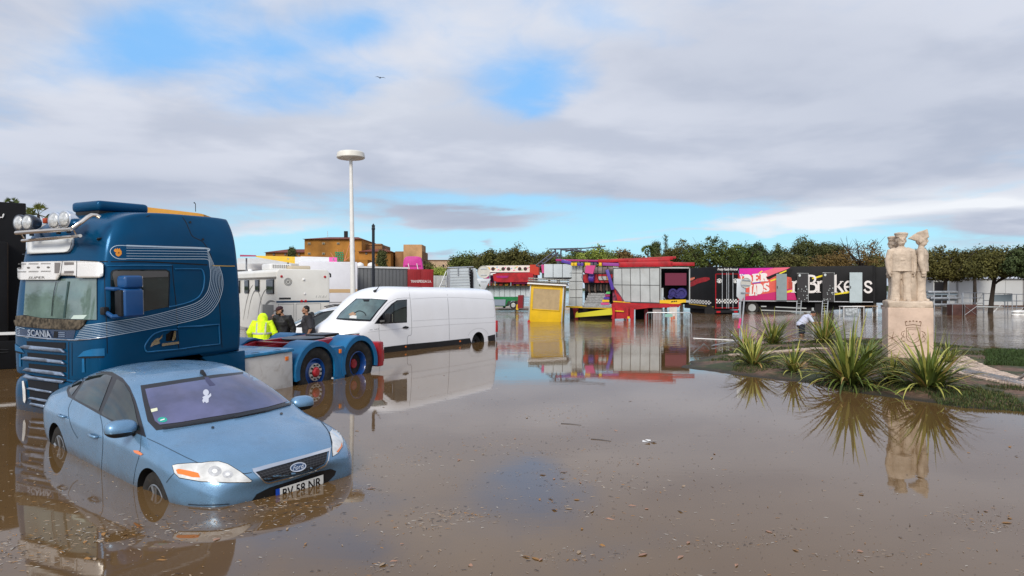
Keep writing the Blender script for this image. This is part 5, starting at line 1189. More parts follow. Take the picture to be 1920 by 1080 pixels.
F.poly('grey_core', [(1092, 500), (1150, 500), (1150, 513), (1092, 511)], mat('core_grey', (.22, .18, .17), .7, var=.3), g_, .8, .1)
F.poly('red_band', [(1092, 514), (1150, 514), (1144, 530), (1092, 530)], M_red, g_, .5, .25)
F.poly('light_plate', [(1122, 518), (1136, 518), (1137, 525), (1121, 525)], M_alu, g_, .2, .03); F.poly('light_plate', [(1137, 518), (1142, 518), (1142, 525), (1138, 525)], M_yel, g_, .2, .03)
pq = F.p(1110, 521.5); MB().lathe([(.12, -.26), (.28, -.2), (.3, .1), (.12, .16)], 16, (pq[0], .1, pq[1]), 'x').build('purple_drum', M_pur, g_, smooth='auto')
beam('lean_arm', [(1139, 506), (1150, 543)], M_pur, -.35, .1)
random.seed(8)
for k in range(9): u = 1096+k*5.6; F.poly('hanging_harness', [(u, 532), (u+3, 532), (u+4, 546+random.uniform(0, 6)), (u-1, 544)], mat(('harness_black', 'harness_brown')[k % 2], ((.012, .01, .01), (.08, .05, .04))[k % 2], .7), g_, .6, .15)
b = MB()
for k in range(6):
    z0 = F.p(1100, 573.5)[1]+.03+k*.155; y0 = -.5+k*.23; x0 = F.p(1094, 573)[0]+k*.05; x1 = F.p(1147-k*1.5, 573)[0]-.02*k
    b.box(((x0+x1)/2, y0, z0), (x1-x0, .24, .04)); b.box(((x0+x1)/2, y0-.11, z0-.07), (x1-x0, .02, .10))
b.build('steps', mat('step_alu', (.27, .27, .27), .4, metal=.5, var=.2, vscale=9), g_)
for k in range(5):
    a = F.p(1130+k*3, 568-k*4); F.poly('step_trim', [(1128+k*2, 571-k*5), (1143, 571-k*5), (1143, 567-k*5), (1128+k*2, 567-k*5)], (mat('ride_pink'), M_yel, M_pur, M_mag, mat('pastel_green'))[k], g_, -.55+.23*k, .03)
F.poly('platform_edge', [(1063, 573), (1152, 575.5), (1152, 579), (1063, 576)], M_yel, g_, -.5, .1)
F.poly('ramp', [(1083, 586), (1086, 583), (1087, 586), (1100, 584.5), (1149, 577.5), (1150, 589), (1082, 594)], mat('ramp_yellow', (.55, .50, .02), .5), g_, -.9, .12)
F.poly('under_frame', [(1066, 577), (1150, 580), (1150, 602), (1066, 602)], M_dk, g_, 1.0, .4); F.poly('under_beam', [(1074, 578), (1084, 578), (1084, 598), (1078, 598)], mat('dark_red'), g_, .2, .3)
# grey panel wall of the right box
pw = MB()
cut_ = [(1150, 503), (1237, 502), (1237, 568), (1172, 566), (1158, 545), (1150, 536)]
F.poly('panel_wall', cut_, M_alu, g_, -.1, .06)
b = MB()
for u in (1166, 1182, 1200, 1218): a, c_ = F.p(u, 503), F.p(u+1, 567.5); b.tube([(a[0], -.17, a[1]), (c_[0], -.17, c_[1])], .018, 4)
a, c_ = F.p(1152, 534), F.p(1237, 535); b.tube([(a[0], -.17, a[1]), (c_[0], -.17, c_[1])], .02, 4)
for g2 in ([(1150, 503), (1237, 502)], [(1237, 502), (1237, 568)], [(1172, 566), (1237, 568)], [(1150, 503), (1150, 536)]): b.tube([(F.p(*p_)[0], -.17, F.p(*p_)[1]) for p_ in g2], .03, 4)
b.build('panel_joints', M_seamd, g_)
F.poly('painted_corner', [(1149, 534), (1158, 545), (1173, 567), (1149, 565)], mat('corner_maroon', (.13, .02, .05), .6, var=.7, vscale=5), g_, -.1, .05)
F.flat('painted_flame', [[(1155, 548), (1163, 556), (1168, 565), (1158, 564)], [(1151, 541), (1156, 546), (1154, 553)]], M_red, g_, -.16)
F.poly('box_roof', [(1150, 500.5), (1292, 501), (1292, 503.5), (1150, 503)], M_alu, g_, 2.0, 2.15)
F.poly('box_floor', [(1237, 563), (1292, 563), (1292, 567), (1237, 567)], M_alu, g_, 2.0, 2.1)
F.poly('divider', [(1237, 503), (1239.5, 503), (1239.5, 566), (1237, 566)], M_alu, g_, 2.0, 2.1)
F.poly('maroon_box', [(1247, 512), (1287, 512), (1287, 535), (1247, 535)], mat('maroon_box', (.12, .005, .03), .5), g_, .6, .6)
for (u, v, r) in ((1262, 549, .28), (1278, 550, .36), (1270, 554, .2), (1257, 556, .16)):
    a = F.p(u, v); MB().lathe([(r*.45, -.05), (r*.55, -.12), (r*.9, -.12), (r, -.04), (r, .04), (r*.9, .1), (r*.45, .1)], 22, (a[0], .3, a[1]), 'y').build('purple_wheel', mat('ride_lavender', (.022, .016, .13), .5), g_, smooth='auto')
F.tube('stay', [(1243, 556), (1249, 564)], .03, M_steel, g_, .1); F.poly('cabinet', [(1239.5, 540), (1244, 540), (1244, 563), (1239.5, 563)], M_whp, g_, .6, .3)
F.poly('fringe', [(1237, 562.5), (1286, 561.5), (1286, 567), (1281, 567), (1272, 570), (1263, 573), (1254, 569), (1246, 568.5), (1237, 568.5)], M_yel, g_, -.15, .05)
F.flat('fringe_lettering', [[(1258, 565), (1262, 564), (1262, 566.5), (1258, 567)], [(1263, 564), (1266, 564), (1266, 566), (1263, 566.5)], [(1267, 563.5), (1269, 563.5), (1269, 566), (1267, 566)]], M_dk, g_, -.205)
F.poly('yellow_line', [(1150, 564), (1182, 566), (1182, 568), (1150, 566)], M_yel, g_, -.14, .04)
b = MB()
for k in range(14):
    a, c_ = F.p(1160+k*7.1, 496.5), F.p(1163.5+k*7.1, 490); d_ = F.p(1167+k*7.1, 496.5); b.tube([(a[0], .5, a[1]), (c_[0], .5, c_[1]), (d_[0], .5, d_[1])], .025, 4)
b.build('truss_lacing', M_red, g_)
random.seed(31)
for k in range(6):
    u = 1094+k*9; a, m_, c_ = F.p(u, 500), F.p(u+random.uniform(-3, 6), 520), F.p(u+random.uniform(2, 10), 535); MB().tube([(a[0], .1, a[1]), (m_[0], -.05, m_[1]), (c_[0], .2, c_[1])], .02, 5).build('cable', M_black, g_)
b = MB()
for k in range(26): a = F.p(1151+k*3.3, 499.6); b.lathe([(.045, 0), (.04, -.05), (.01, -.07)], 8, (a[0], -.12, a[1]), 'y')
b.build('bulb_row', mat('bulb_glass', (.6, .5, .3), .3), g_)
# red undercarriage
F.poly('main_beam', [(1150, 567), (1238, 569), (1277, 570), (1272, 576), (1215, 577), (1150, 572)], M_red, g_, .2, .5)
F.poly('gooseneck', [(1148, 569), (1190, 570), (1214, 577), (1188, 580), (1186, 596), (1148, 597)], M_red, g_, -.2, .6)
F.poly('yellow_bar', [(1155, 581), (1171, 582), (1171, 584), (1155, 583)], M_yel, g_, -.85, .05)
for u0, u1 in ((1150, 1155), (1183, 1190), (1176, 1180), (1208, 1215)): F.poly('outrigger', [(u0, 576), (u1, 576), (u1-.5, 604), (u0+.5, 604)], M_red if u0 != 1208 else mat('dark_red'), g_, -.9 if u0 < 1200 else .2, .25)
F.poly('foot_lamp', [(1178, 592), (1182, 592), (1182, 596), (1178, 596)], M_yel, g_, -1.16, .04)
F.poly('dark_bay', [(1190, 578), (1240, 578), (1240, 602), (1190, 602)], M_dk, g_, 1.6, .3)  # dark block filling the bay under the trailer
F.poly('concrete_block', [(1224, 576), (1240, 576), (1240, 604), (1224, 604)], mat('block_grey', (.30, .26, .26), .8, var=.1), g_, .4, .5)
F.poly('concrete_block', [(1255, 575), (1269, 575), (1269, 604), (1255, 604)], mat('block_pale', (.55, .50, .46), .8, var=.1), g_, .2, .5)
F.flat('poster', [[(1257, 594), (1265, 592), (1266, 598), (1258, 600)]], mat('poster_red', (.5, .15, .08), .7), g_, -.32)

# ------------------------------------------------------------------ crowd barrier
Mx, W = bodyM(1211.5, 37, 1296.5, 36.6, -.45)
g_ = root_at('crowd_barrier', 'galvanised crowd barrier with a small green sign, half under water before the red trailer', 'barrier', Mx)
b = MB(); hh = 1.12
b.tube([(0, 0, 0), (0, 0, hh-.08), (.08, 0, hh), (W-.08, 0, hh), (W, 0, hh-.08), (W, 0, 0)], .024, 8)
b.tube([(0, 0, .18), (W, 0, .18)], .02, 6)
b.build('frame', M_steel, g_, smooth='auto'); b = MB()
for k in range(1, 17): b.tube([(W*k/17, 0, .18), (W*k/17, 0, hh)], .009, 5)
b.build('bars', M_steel, g_)
MB().box((W*.5, -.03, .97), (.38, .02, .16)).build('sign_plate', mat('plate_green', (.22, .42, .36), .5), g_)
# leaning sign beside the plants
s_ = sign_back('road_sign', 'weathered road signs on leaning grey posts, backs turned, before the pink trailer', 1389, 530, .20, 27, 0, lean=R(4.5), zb=-.4, tri=False)
pc = at(1386, 528, 27.05)
MB().tube([(-.02, .1, 0), (-.17, .1, 2.75)], .033, 8).build('second_post', M_steel, s_, smooth='auto')
MB().prism([(-.36, 2.75), (.0, 2.75), (-.02, 2.05), (-.12, 1.85), (-.32, 2.05)], .03, .055, 'xz').build('shield_plate', mat('sign_back2'), s_, bevel=.01)
for z in (1.9, 2.2, 2.5): MB().box((-.08, .06, z), (.3, .02, .03)).build('bracket', M_steel, s_)
MB().prism([(-.14, 1.2), (-.07, 1.2), (-.09, .8), (-.19, .8)], .0, .03, 'xz').build('pink_ribbon', mat('ribbon_pink', (.6, .05, .2), .6), s_)

# ------------------------------------------------------------------ black lorry with eyes on the doors
Mx, W = bodyM(1341, 52, 1385, 52.6, 0.)
g_ = root_at('circus_lorry', 'black lorry with white eyes, checker band and red frame painted on its rear doors', 'truck', Mx); F = Face(Mx)
# long side runs away to the left
a = F.Mi @ at(1283, 540, 57); side = Vector((a.x, a.y)); 
zt0 = F.p(1341, 500)[1]; zb0 = F.p(1341, 581)[1]
b = MB(); b.add([(0, 0, zb0), (W, 0, zb0), (W+side.x, side.y, zb0), (side.x, side.y, zb0), (0, 0, zt0), (W, 0, zt0), (W+side.x, side.y, zt0), (side.x, side.y, zt0)], [(0, 1, 5, 4), (1, 2, 6, 5), (2, 3, 7, 6), (3, 0, 4, 7), (4, 5, 6, 7), (3, 2, 1, 0)])
b.build('box', M_blk, g_, bevel=.03)
M_chk = mat('checker_white', (.70, .70, .68), .5)
F.flat('door_frame', [[(1341, 513), (1385, 513), (1385, 514.4), (1341, 514.4)], [(1341, 513), (1342.6, 513), (1342.6, 579), (1341, 579)], [(1383.4, 513), (1385, 513), (1385, 579), (1383.4, 579)], [(1341, 576.5), (1385, 576.5), (1385, 578), (1341, 578)]], M_red, g_, -.012)
F.text('lettering', 'Pretty Really Portugal', 1345, 1383.5, 502.5, 508.5, M_wht, g_, -.012, shear=.35, bold=.02)
for u in (1353.5, 1362, 1365.5, 1373.5): F.tube('lock_bar', [(u, 511), (u, 578)], .03, M_steel, g_, -.05)
def eye(u):
    e = [ribbon(spline([(u-4.5, 525.5), (u, 523), (u+4.5, 525.5)], 4), 1.4)]
    return e[0]+ribbon(spline([(u-4.6, 528), (u, 525.8), (u+4.6, 528), (u, 530.3), (u-4.6, 528)], 4), 1.0)+[disc2(u, 528, 1.8, 10, 1.9)]
F.flat('painted_eye', eye(1348.5), M_chk, g_, -.014); F.flat('painted_eye', eye(1378.5), M_chk, g_, -.014)
cq = []
for r in range(3):
    for k in range(16):
        if (r+k) % 2: continue
        u = 1342.6+k*2.55; v = 560.5+r*2.7+(k % 4)*.2; cq.append([(u, v), (u+2.55, v), (u+2.55, v+2.7), (u, v+2.7)])
F.flat('checker_band', cq, M_chk, g_, -.016)
Fs = Face(Mx @ Matrix.Translation((0, 0, 0)) @ Matrix.Rotation(math.atan2(-side.y, -side.x), 4, 'Z'))
def side_flat(nm, polys, m, off=.015):
    # the long side is a plane through the near rear corner; outlines are carried onto it along the line of sight
    n = Vector((side.y, -side.x, 0)).normalized(); n = n if n.x < 0 else -n; b = MB(); c = F.Mi @ Vector((0, 0, H))
    for q in polys:
        vs = []
        for (u, v) in q:
            d = F.Mi.to_3x3() @ Vector(((u-960)/1280., 1, (540-v)/1280.)); t0 = (-(c.dot(n))+off)/d.dot(n); vs.append(c+d*t0)
        b.add(vs, [tuple(range(len(vs)))])
    o = b.build(nm, m, g_); k = o.modifiers.new('t', 'SOLIDIFY'); k.thickness = .006; return o
side_flat('brush_stroke', [[(1291, 539), (1291, 533), (1296, 528), (1308, 522), (1322, 519.5), (1330, 520.5), (1331, 524), (1325, 527.5), (1310, 531), (1300, 536)]], M_red)
side_flat('brush_stroke', [[(1290, 527), (1292, 522), (1302, 519.5), (1303, 522), (1298, 525.5)]], mat('stroke_salmon', (.7, .2, .12), .5))
cq = []
for r in range(3):
    for k in range(16):
        if (r+k) % 2: continue
        u = 1290+k*2.7; v = 560.5+r*2.5+k*.22; cq.append([(u, v), (u+2.7, v+.2), (u+2.7, v+2.7), (u, v+2.5)])
side_flat('checker_band', cq, M_chk)
side_flat('orange_line', [[(1280, 567.5), (1338, 575), (1338, 576), (1280, 568.7)]], M_yel)
b = MB(); s5 = side*.5
b.box((W/2+side.x*.5, side.y*.5, (zb0-.35)/2+.0), (1.2, side.length*.9, zb0+.3), rot=(0, 0, math.atan2(side.y, side.x)-math.pi/2)); b.build('chassis', M_dk, g_)
for x, k in ((.25, 0), (W-.3, 0)): MB().box((x, -.03, zb0-.16), (.34, .08, .14)).build('tail_lamp', M_redl, g_, bevel=.01)
MB().box((W/2, -.03, zb0-.18), (.5, .02, .11)).build('number_plate', M_wht, g_); MB().box((W/2, 0, zb0-.15), (W, .12, .22)).build('rear_bumper', M_black, g_, bevel=.02)
for k in (.12, .2): 
    wc = side*k; MB().lathe([(.25, -.14), (.5, -.16), (.5, .16), (.25, .14)], 24, (0, 0, 0), 'x').build('wheel', M_rubber, g_, smooth='auto', loc=(wc.x+.12, wc.y, .15))

# ------------------------------------------------------------------ pink and black trailer with open doors
Mx, W = bodyM(1385, 57.5, 1641, 53.5, 0.)
g_ = root_at('curtain_trailer', 'long trailer, pink at the left and black at the right, with big white lettering', 'trailer', Mx); F = Face(Mx)
zt0 = F.p(1385, 501)[1]; zb0 = F.p(1385, 566)[1]
MB().box((W/2, 1.25, (zt0+zb0)/2), (W, 2.5, zt0-zb0)).build('box', M_blk, g_, bevel=.03)
M_hot = mat('hot_pink', (.62, .008, .30), .5, coat=.1, var=.06); M_coral = mat('coral', (.66, .10, .07), .5, coat=.1, var=.06); M_cri = mat('crimson_pink', (.50, .008, .13), .5, coat=.1)
M_salm = mat('salmon_pink', (.72, .12, .18), .5)
art = F.flat('pink_field', [[(1386, 503.5), (1450, 502), (1430, 515), (1386, 519)]], M_hot, g_, -.010)
F.flat('salmon_field', [[(1431, 509), (1452, 502), (1482, 501.3), (1470, 507.5), (1440, 520), (1428, 524)]], M_salm, art, -.013)
F.flat('coral_field', [[(1386, 518), (1432, 513), (1440, 521), (1457, 514), (1483, 520.5), (1487, 540), (1440, 550), (1386, 557)], [(1479, 522), (1483.5, 520.7), (1487.5, 540), (1478, 542)]], M_coral, art, -.016)
F.flat('crimson_field', [[(1385, 557), (1440, 549), (1487, 540), (1494, 562.5), (1385, 562.8)]], M_cri, art, -.019)
F.flat('black_wedge', [[(1434, 521), (1453, 513), (1475, 505), (1486, 505), (1480, 519), (1457, 516), (1442, 524)]], M_blk, art, -.022)
F.flat('yellow_dashes', [[(1460, 512.5), (1474, 506.5), (1475, 508.5), (1464, 513.5)], [(1444, 526), (1456, 521), (1457, 524), (1445, 528)], [(1474, 546), (1485.5, 543), (1486, 547), (1475, 549.5)], [(1522, 521), (1543, 515), (1543, 518.5), (1524, 523.5)], [(1563, 551), (1592, 545.5), (1592, 549.5), (1563, 553.5)], [(1422, 512), (1429, 507), (1430, 509), (1425, 513)]], mat('dash_yellow', (.75, .6, .02), .5), art, -.026)
F.flat('violet_shadow', [[(1411, 529), (1426, 527.5), (1426, 530.5), (1411, 532)], [(1387, 515), (1396, 513), (1396, 516), (1387, 518)]], mat('shadow_violet', (.16, .03, .4), .5), art, -.024)
M_let = mat('lettering_white', (.74, .70, .68), .55)
# heavy slab-serif letters, drawn
def slab(ch, u0, v0, u1, v1, sk=0.):
    G = {'D': [[(0, 0), (.62, 0), (.85, .12), (1, .35), (1, .65), (.85, .88), (.62, 1), (0, 1), (0, .85), (.12, .85), (.12, .15), (0, .15)]],
         'E': [[(0, 0), (.95, 0), (.95, .28), (.8, .28), (.8, .17), (.5, .17), (.5, .4), (.75, .4), (.75, .6), (.5, .6), (.5, .83), (.82, .83), (.82, .7), (.97, .7), (1, 1), (0, 1), (0, .85), (.12, .85), (.12, .15), (0, .15)]],
         'R': [[(0, 0), (.6, 0), (.85, .1), (.88, .35), (.7, .5), (.8, .62), (.86, .85), (1, .85), (1, 1), (.62, 1), (.5, .62), (.45, .6), (.45, .85), (.55, .85), (.55, 1), (0, 1), (0, .85), (.1, .85), (.1, .15), (0, .15)]],
         'I': [[(0, 0), (1, 0), (1, .14), (.82, .14), (.82, .86), (1, .86), (1, 1), (0, 1), (0, .86), (.18, .86), (.18, .14), (0, .14)]],
         'L': [[(0, 0), (.7, 0), (.7, .14), (.55, .14), (.55, .82), (.8, .82), (.82, .6), (1, .6), (1, 1), (0, 1), (0, .86), (.13, .86), (.13, .14), (0, .14)]],
         'A': [[(.3, 0), (.72, 0), (.93, .85), (1, .85), (1, 1), (.55, 1), (.55, .85), (.6, .85), (.57, .7), (.33, .7), (.3, .85), (.38, .85), (.38, 1), (0, 1), (0, .85), (.08, .85)]],
         'S': [[(.05, .3), (.1, .08), (.4, 0), (.7, .05), (.8, 0), (.9, 0), (.92, .32), (.75, .32), (.6, .2), (.45, .2), (.42, .3), (.9, .55), (1, .78), (.85, .95), (.55, 1), (.3, .94), (.18, 1), (.06, 1), (.03, .66), (.2, .66), (.4, .82), (.55, .82), (.58, .7), (.15, .5)]],
         'Y': [[(0, 0), (.45, 0), (.45, .13), (.4, .13), (.55, .4), (.66, .13), (.6, .13), (.6, 0), (1, 0), (1, .13), (.9, .13), (.68, .6), (.68, .86), (.8, .86), (.8, 1), (.25, 1), (.25, .86), (.38, .86), (.38, .6), (.1, .13), (0, .13)]]}
    return [[(u0+(u1-u0)*x, v0+(v1-v0)*y+sk*x) for x, y in q] for q in G[ch]]
lt = slab('Y', 1387, 514, 1393, 527)+slab('D', 1393.5, 515, 1409.5, 535, -1)+slab('E', 1410.5, 514, 1424.5, 530, -1.5)+slab('R', 1425, 512.5, 1440.5, 528, -1)
lt += slab('L', 1386, 543, 1394, 556, -.6)+slab('I', 1404.5, 534, 1411, 554.5)+slab('A', 1411, 533, 1420, 554)+slab('D', 1418, 532.5, 1431, 552, -1)+slab('S', 1431, 531, 1443, 548, -1.5)
F.flat('big_lettering', lt, M_let, art, -.034)
# serif words on the black part, drawn as strokes with slab serifs
def pen(pts, wd): return ribbon(spline(pts, 5), wd*1.3)
wl = []
def serif(x, y, w_): return [[(x-w_/2, y-.8), (x+w_/2, y-.8), (x+w_/2, y+.6), (x-w_/2, y+.6)]]
def let_r(x): return [[(x, 528.5), (x+4.2, 527), (x+4.2, 548), (x, 548)]]+serif(x+2, 548, 9)+serif(x+1, 528, 5)+pen([(x+4, 531.5), (x+7, 528), (x+10.5, 528)], 3)+[disc2(x+10.6, 529.6, 2.2, 10)]
wl += let_r(1486)
wl += [[(1513, 516.5), (1518, 516.5), (1518, 547.5), (1513, 547.5)]]+pen([(1515, 517), (1526, 518), (1528.5, 524), (1524, 530.5), (1516, 531)], 3.)+pen([(1516, 531), (1528, 533), (1531, 540), (1527, 546.5), (1515, 547.3)], 3.4)
wl += let_r(1532.5)+pen([(1551, 528), (1545.5, 532), (1545, 540), (1550, 547), (1556, 546), (1559, 538), (1557, 530), (1551, 528)], 3.)
wl += [[(1564.5, 516), (1568.6, 514.5), (1568.6, 548), (1564.5, 548)]]+serif(1566.5, 548, 8)+pen([(1569, 538.5), (1578, 528.5)], 1.8)+serif(1578, 528, 6.5)+pen([(1571, 536), (1581, 548)], 3.4)+serif(1580.5, 548, 7)
wl += pen([(1584, 538), (1596, 537), (1595, 530), (1589.5, 528), (1584.5, 533), (1584.5, 541), (1589, 547), (1596, 546.3), (1599, 543)], 2.7)
wl += let_r(1603)+pen([(1633.5, 533), (1632, 529.5), (1626.5, 528), (1622.5, 531), (1624, 536), (1631, 539.5), (1634, 544), (1629.5, 548), (1624, 547), (1620.5, 542.5)], 2.9)
F.flat('serif_lettering', wl, M_let, art, -.030)
F.flat('bottom_rail', [[(1385, 563), (1640, 565.5), (1640, 567), (1385, 564.5)]], mat('rail_silver', (.45, .46, .48), .4, metal=.4), g_, -.03)
MB().box((W+.42, 1.4, (zt0+zb0)/2-.05), (.8, 2.4, zt0-zb0-.1)).build('bulkhead', M_blk, g_, bevel=.03)
F.poly('corner_post', [(1637, 498), (1641, 498), (1641, 569), (1637, 569)], M_blk, g_, .05, .1)
# doors opened flat against the side, ladders
ladg = []
for k, (u0, u1, v0, v1, m) in enumerate(((1456, 1475.5, 513.5, 563, mat('door_grey', (.22, .27, .28), .45, var=.06)), (1494.5, 1515.5, 512.5, 565, mat('door_black', (.022, .020, .022), .5, dirt=.0)), (1542, 1564, 511.5, 566, mat('door_black')), (1592.5, 1616, 511, 567, mat('door_pale', (.40, .47, .49), .45, var=.05)))):
    dr_ = F.poly('open_door', [(u0, v0), (u1, v0), (u1, v1), (u0, v1)], m, g_, -.35, .05)
    if k in (1, 2):
        random.seed(20+k)
        sp_ = [[(u+random.uniform(-.9, .9)*1.2, v+random.uniform(-1, 1)*1.2) for _ in range(1)] for u, v in [(0, 0)]]
        q = [disc2(random.uniform(u0+2, u1-2), random.uniform(v0+18, v1-3), random.uniform(.35, 1.1), 7, random.uniform(.5, 1.4)) for _ in range(16)]+[disc2(u0+5, v0+4, 2.4, 7, 2.6)]
        F.flat('paint_chips', q, mat('chip_pale', (.5, .55, .55), .7), dr_, -.41)
        F.flat('door_edge', ribbon([(u0, v0), (u1, v0), (u1, v1)], .9), M_alu, dr_, -.408)
    else: F.flat('door_handle', [[(u0+1, 536), (u0+2.5, 536), (u0+2.5, 541), (u0+1, 541)]], M_black, dr_, -.41)
    zf_ = MB()
    F.tube('door_stay', [(u0+2, v0+.3), (u0+2, v0+1)], .02, M_steel, dr_, -.2)
for x in (F.p(1410, 575)[0],):
    wz = F.p(1410, 577)[1]; MB().lathe([(.28, -.14), (.52, -.16), (.52, .16), (.28, .14)], 28, (x, .25, wz), 'y').build('tyre', M_rubber, g_, smooth='auto'); MB().lathe([(.3, -.16), (.28, -.1), (.14, -.06), (.12, -.14), (.01, -.15)], 24, (x, .25, wz), 'y').build('rim', M_alu, g_, smooth='auto')
F.poly('chassis', [(1388, 566), (1640, 568), (1640, 578), (1388, 590)], M_dk, g_, 1.6, .8)
for a_ in ([(1427, 573.5), (1437, 573.5), (1437, 575.5), (1427, 575.5)], [(1454, 574.5), (1512, 577), (1512, 579), (1454, 576.5)], [(1427, 580.5), (1526, 584), (1526, 586), (1427, 582.5)], [(1522, 577), (1526, 577), (1526, 586), (1522, 586)]): F.poly('side_guard', a_, M_alu, g_, -.02, .04)
F.poly('rubber_flap', [(1528, 568), (1545, 568), (1545, 588), (1528, 588)], M_dk, g_, .3, .1)
for k, (u0, u1, wd) in enumerate(((1493, 1500, 8), (1541, 1549, 10))):
    l0 = thing('ladder', ('aluminium ladder leaning at the left speckled black door' if k == 0 else 'aluminium ladder leaning at the right speckled black door'), 'ladder', group='ladders leaning on the trailer'); b = MB()
    Yl = 52.5-k*1.2
    ft, tp_ = [at(u0-1, 600, Yl-.7), at(u0+wd-1, 600, Yl-.7)], [at(u0+1.5, 564, Yl+1.0), at(u0+wd+1.5, 564, Yl+1.0)]
    for a, c_ in zip(ft, tp_): b.tube([a, c_], .035, 6)
    b.build('stiles', M_alu, l0)
    for j in range(1, 7): s = j/7; MB().tube([ft[0].lerp(tp_[0], s), ft[1].lerp(tp_[1], s)], .022, 5).build('rung', M_alu, l0)

# ------------------------------------------------------------------ tent hall and stacked metal under the trees at the right
tn = thing('marquee', 'long white marquee wall behind the trees at the right', 'marquee'); tn.matrix_world = frame_matrix((at(1660, 540, 74).x, 74, -.2), R(-4)); 
MB().box((20, 4, 1.7), (30, 8, 3.0)).build('wall', mat('marquee_wall', (.46, .47, .47), .6, var=.06, vscale=.4), tn)
MB().prism([(-.3, 3.2), (8.3, 3.2), (4, 4.2)], 4.7, 35.3, 'yz').build('roof', mat('marquee_roof', (.5, .52, .56), .6), tn)
panelx('dark_opening', 5.1, 6.3, .5, 2.85, M_dk, tn, -.03, .04); panelx('cable_duct', 6.4, 6.6, .3, 3.1, M_whp, tn, -.05, .08)
for x in (7.4, 14.2, 20.5, 26.0): panelx('frame_post', x, x+.14, 0, 3.1, mat('post_grey', (.22, .22, .22), .6), tn, -.05, .08)
for k in range(9): panelx('wall_seam', 6.2+k*3.1, 6.24+k*3.1, .3, 3.1, mat('seam_pale', (.33, .34, .34), .6), tn, -.015, .02)
panelx('brown_base', -.5, 35, -.2, .35, mat('base_brown', (.10, .06, .045), .8), tn, -.06, .1)
# benches / grandstand parts
bn = thing('bench_stack', 'stack of grey metal benches beside the statue pedestal, under the first tree', 'bench'); a = at(1747, 540, 52); bn.matrix_world = frame_matrix((a.x, a.y, -.15), R(-3)) @ Matrix.Scale(1.2, 4)
for k in range(3): MB().box((.92, k*.3, .72+k*.40+.02), (1.85, .45, .13)).build('seat', M_steel, bn, bevel=.02)
for k in range(2): MB().box((.92, .5, 1.1+k*.35), (1.9, .04, .24)).build('backrest', mat('bench_blue_grey', (.17, .21, .24), .5), bn, bevel=.02)
for x in (.05, .95, 1.8):
    for y in (-.2, .6): MB().tube([(x, y, 0), (x, y, 1.5)], .03, 6).build('leg', M_steel, bn)
def rack(name, label, u, Y, w_, h, n, yaw=0, diag=True, group=None):
    a = at(u, 540, Y); r_ = thing(name, label, 'scaffold', group=group); r_.matrix_world = frame_matrix((a.x, a.y, -.4), yaw); b = MB()
    for x in (0, w_):
        for y in (0, .9): MB().tube([(x, y, 0), (x, y, h)], .03, 6).build('upright', M_steel, r_)
    for k in range(n):
        z = .3+k*(h-.3)/max(1, n-1)
        for y in (0, .9): b.tube([(0, y, z), (w_, y, z)], .022, 5)
        for x in (0, w_): b.tube([(x, 0, z), (x, .9, z)], .022, 5)
    if diag: b.tube([(0, 0, .3), (w_, 0, h)], .018, 5)
    b.build('rails', M_steel, r_); return r_
rack('scaffold_frame', 'light scaffold frame with thin crossed rails left of the leaning tree', 1819, 56, 1.15, 2.0, 5, R(5))
r_ = rack('scaffold_frame', 'scaffold frame carrying a grey panel right of the leaning tree', 1858, 54, 1.6, 1.95, 4, R(-4)); MB().box((.8, -.03, 1.6), (1.5, .03, .55)).build('panel', mat('bench_blue_grey'), r_)
rack('scaffold_frame', 'cut-off scaffold frame at the right edge of the picture', 1906, 54, 1.6, 1.9, 4, R(3))
a = at(1906, 577, 50); sk_ = thing('sandbag_pile', 'pile of white sacks at the right edge', 'sacks', (a.x, a.y, -.1))
random.seed(2)
for k in range(7):
    bm = bmesh.new(); bmesh.ops.create_icosphere(bm, subdivisions=3, radius=.3)
    for v in bm.verts: v.co = Vector((v.co.x*1.1, v.co.y*.8, v.co.z*.45))+Vector((.3*(k % 4)+random.uniform(-.05, .05), .2*(k % 2), .12+.22*(k//4)))*1+Vector((0, 0, .02*math.sin(v.co.x*20)))
    me = D.meshes.new('sack'); bm.to_mesh(me); bm.free(); me.materials.append(M_wht); me.shade_smooth(); o = D.objects.new('sack', me); col.objects.link(o); o.parent = sk_
for k, (u0, u1) in enumerate(((1785, 1805), (1808, 1832))):
    a = at(u0, 571, 50); w_ = (u1-u0)/1280*50; bb = thing('crate', 'dark brown board crate, '+('the left one of two standing in the water' if k == 0 else 'the right one of two, with a crossed brace'), 'crate', (a.x, a.y, -.1), group='brown crates in the water')
    MB().box((w_/2, .3, (a.z+.1)/2), (w_, .6, a.z+.1)).build('boards', mat('crate_brown', (.07, .03, .025), .7, var=.3, vscale=3), bb, bevel=.02)
    fr2 = MB()
    for x in (.02, w_-.02): fr2.tube([(x, -.02, 0), (x, -.02, a.z+.12)], .02, 5)
    if k: fr2.tube([(0, -.02, .1), (w_, -.02, a.z)], .014, 5).tube([(w_, -.02, .1), (0, -.02, a.z)], .014, 5)
    fr2.build('frame', M_steel, bb)
a = at(1750, 574, 52); c_ = at(1880, 576, 51); tag(MB().tube([a, c_], .05, 8).build('floating_pole', M_alu, smooth='auto'), 'long pale pole lying across behind the brown crates', 'pole')
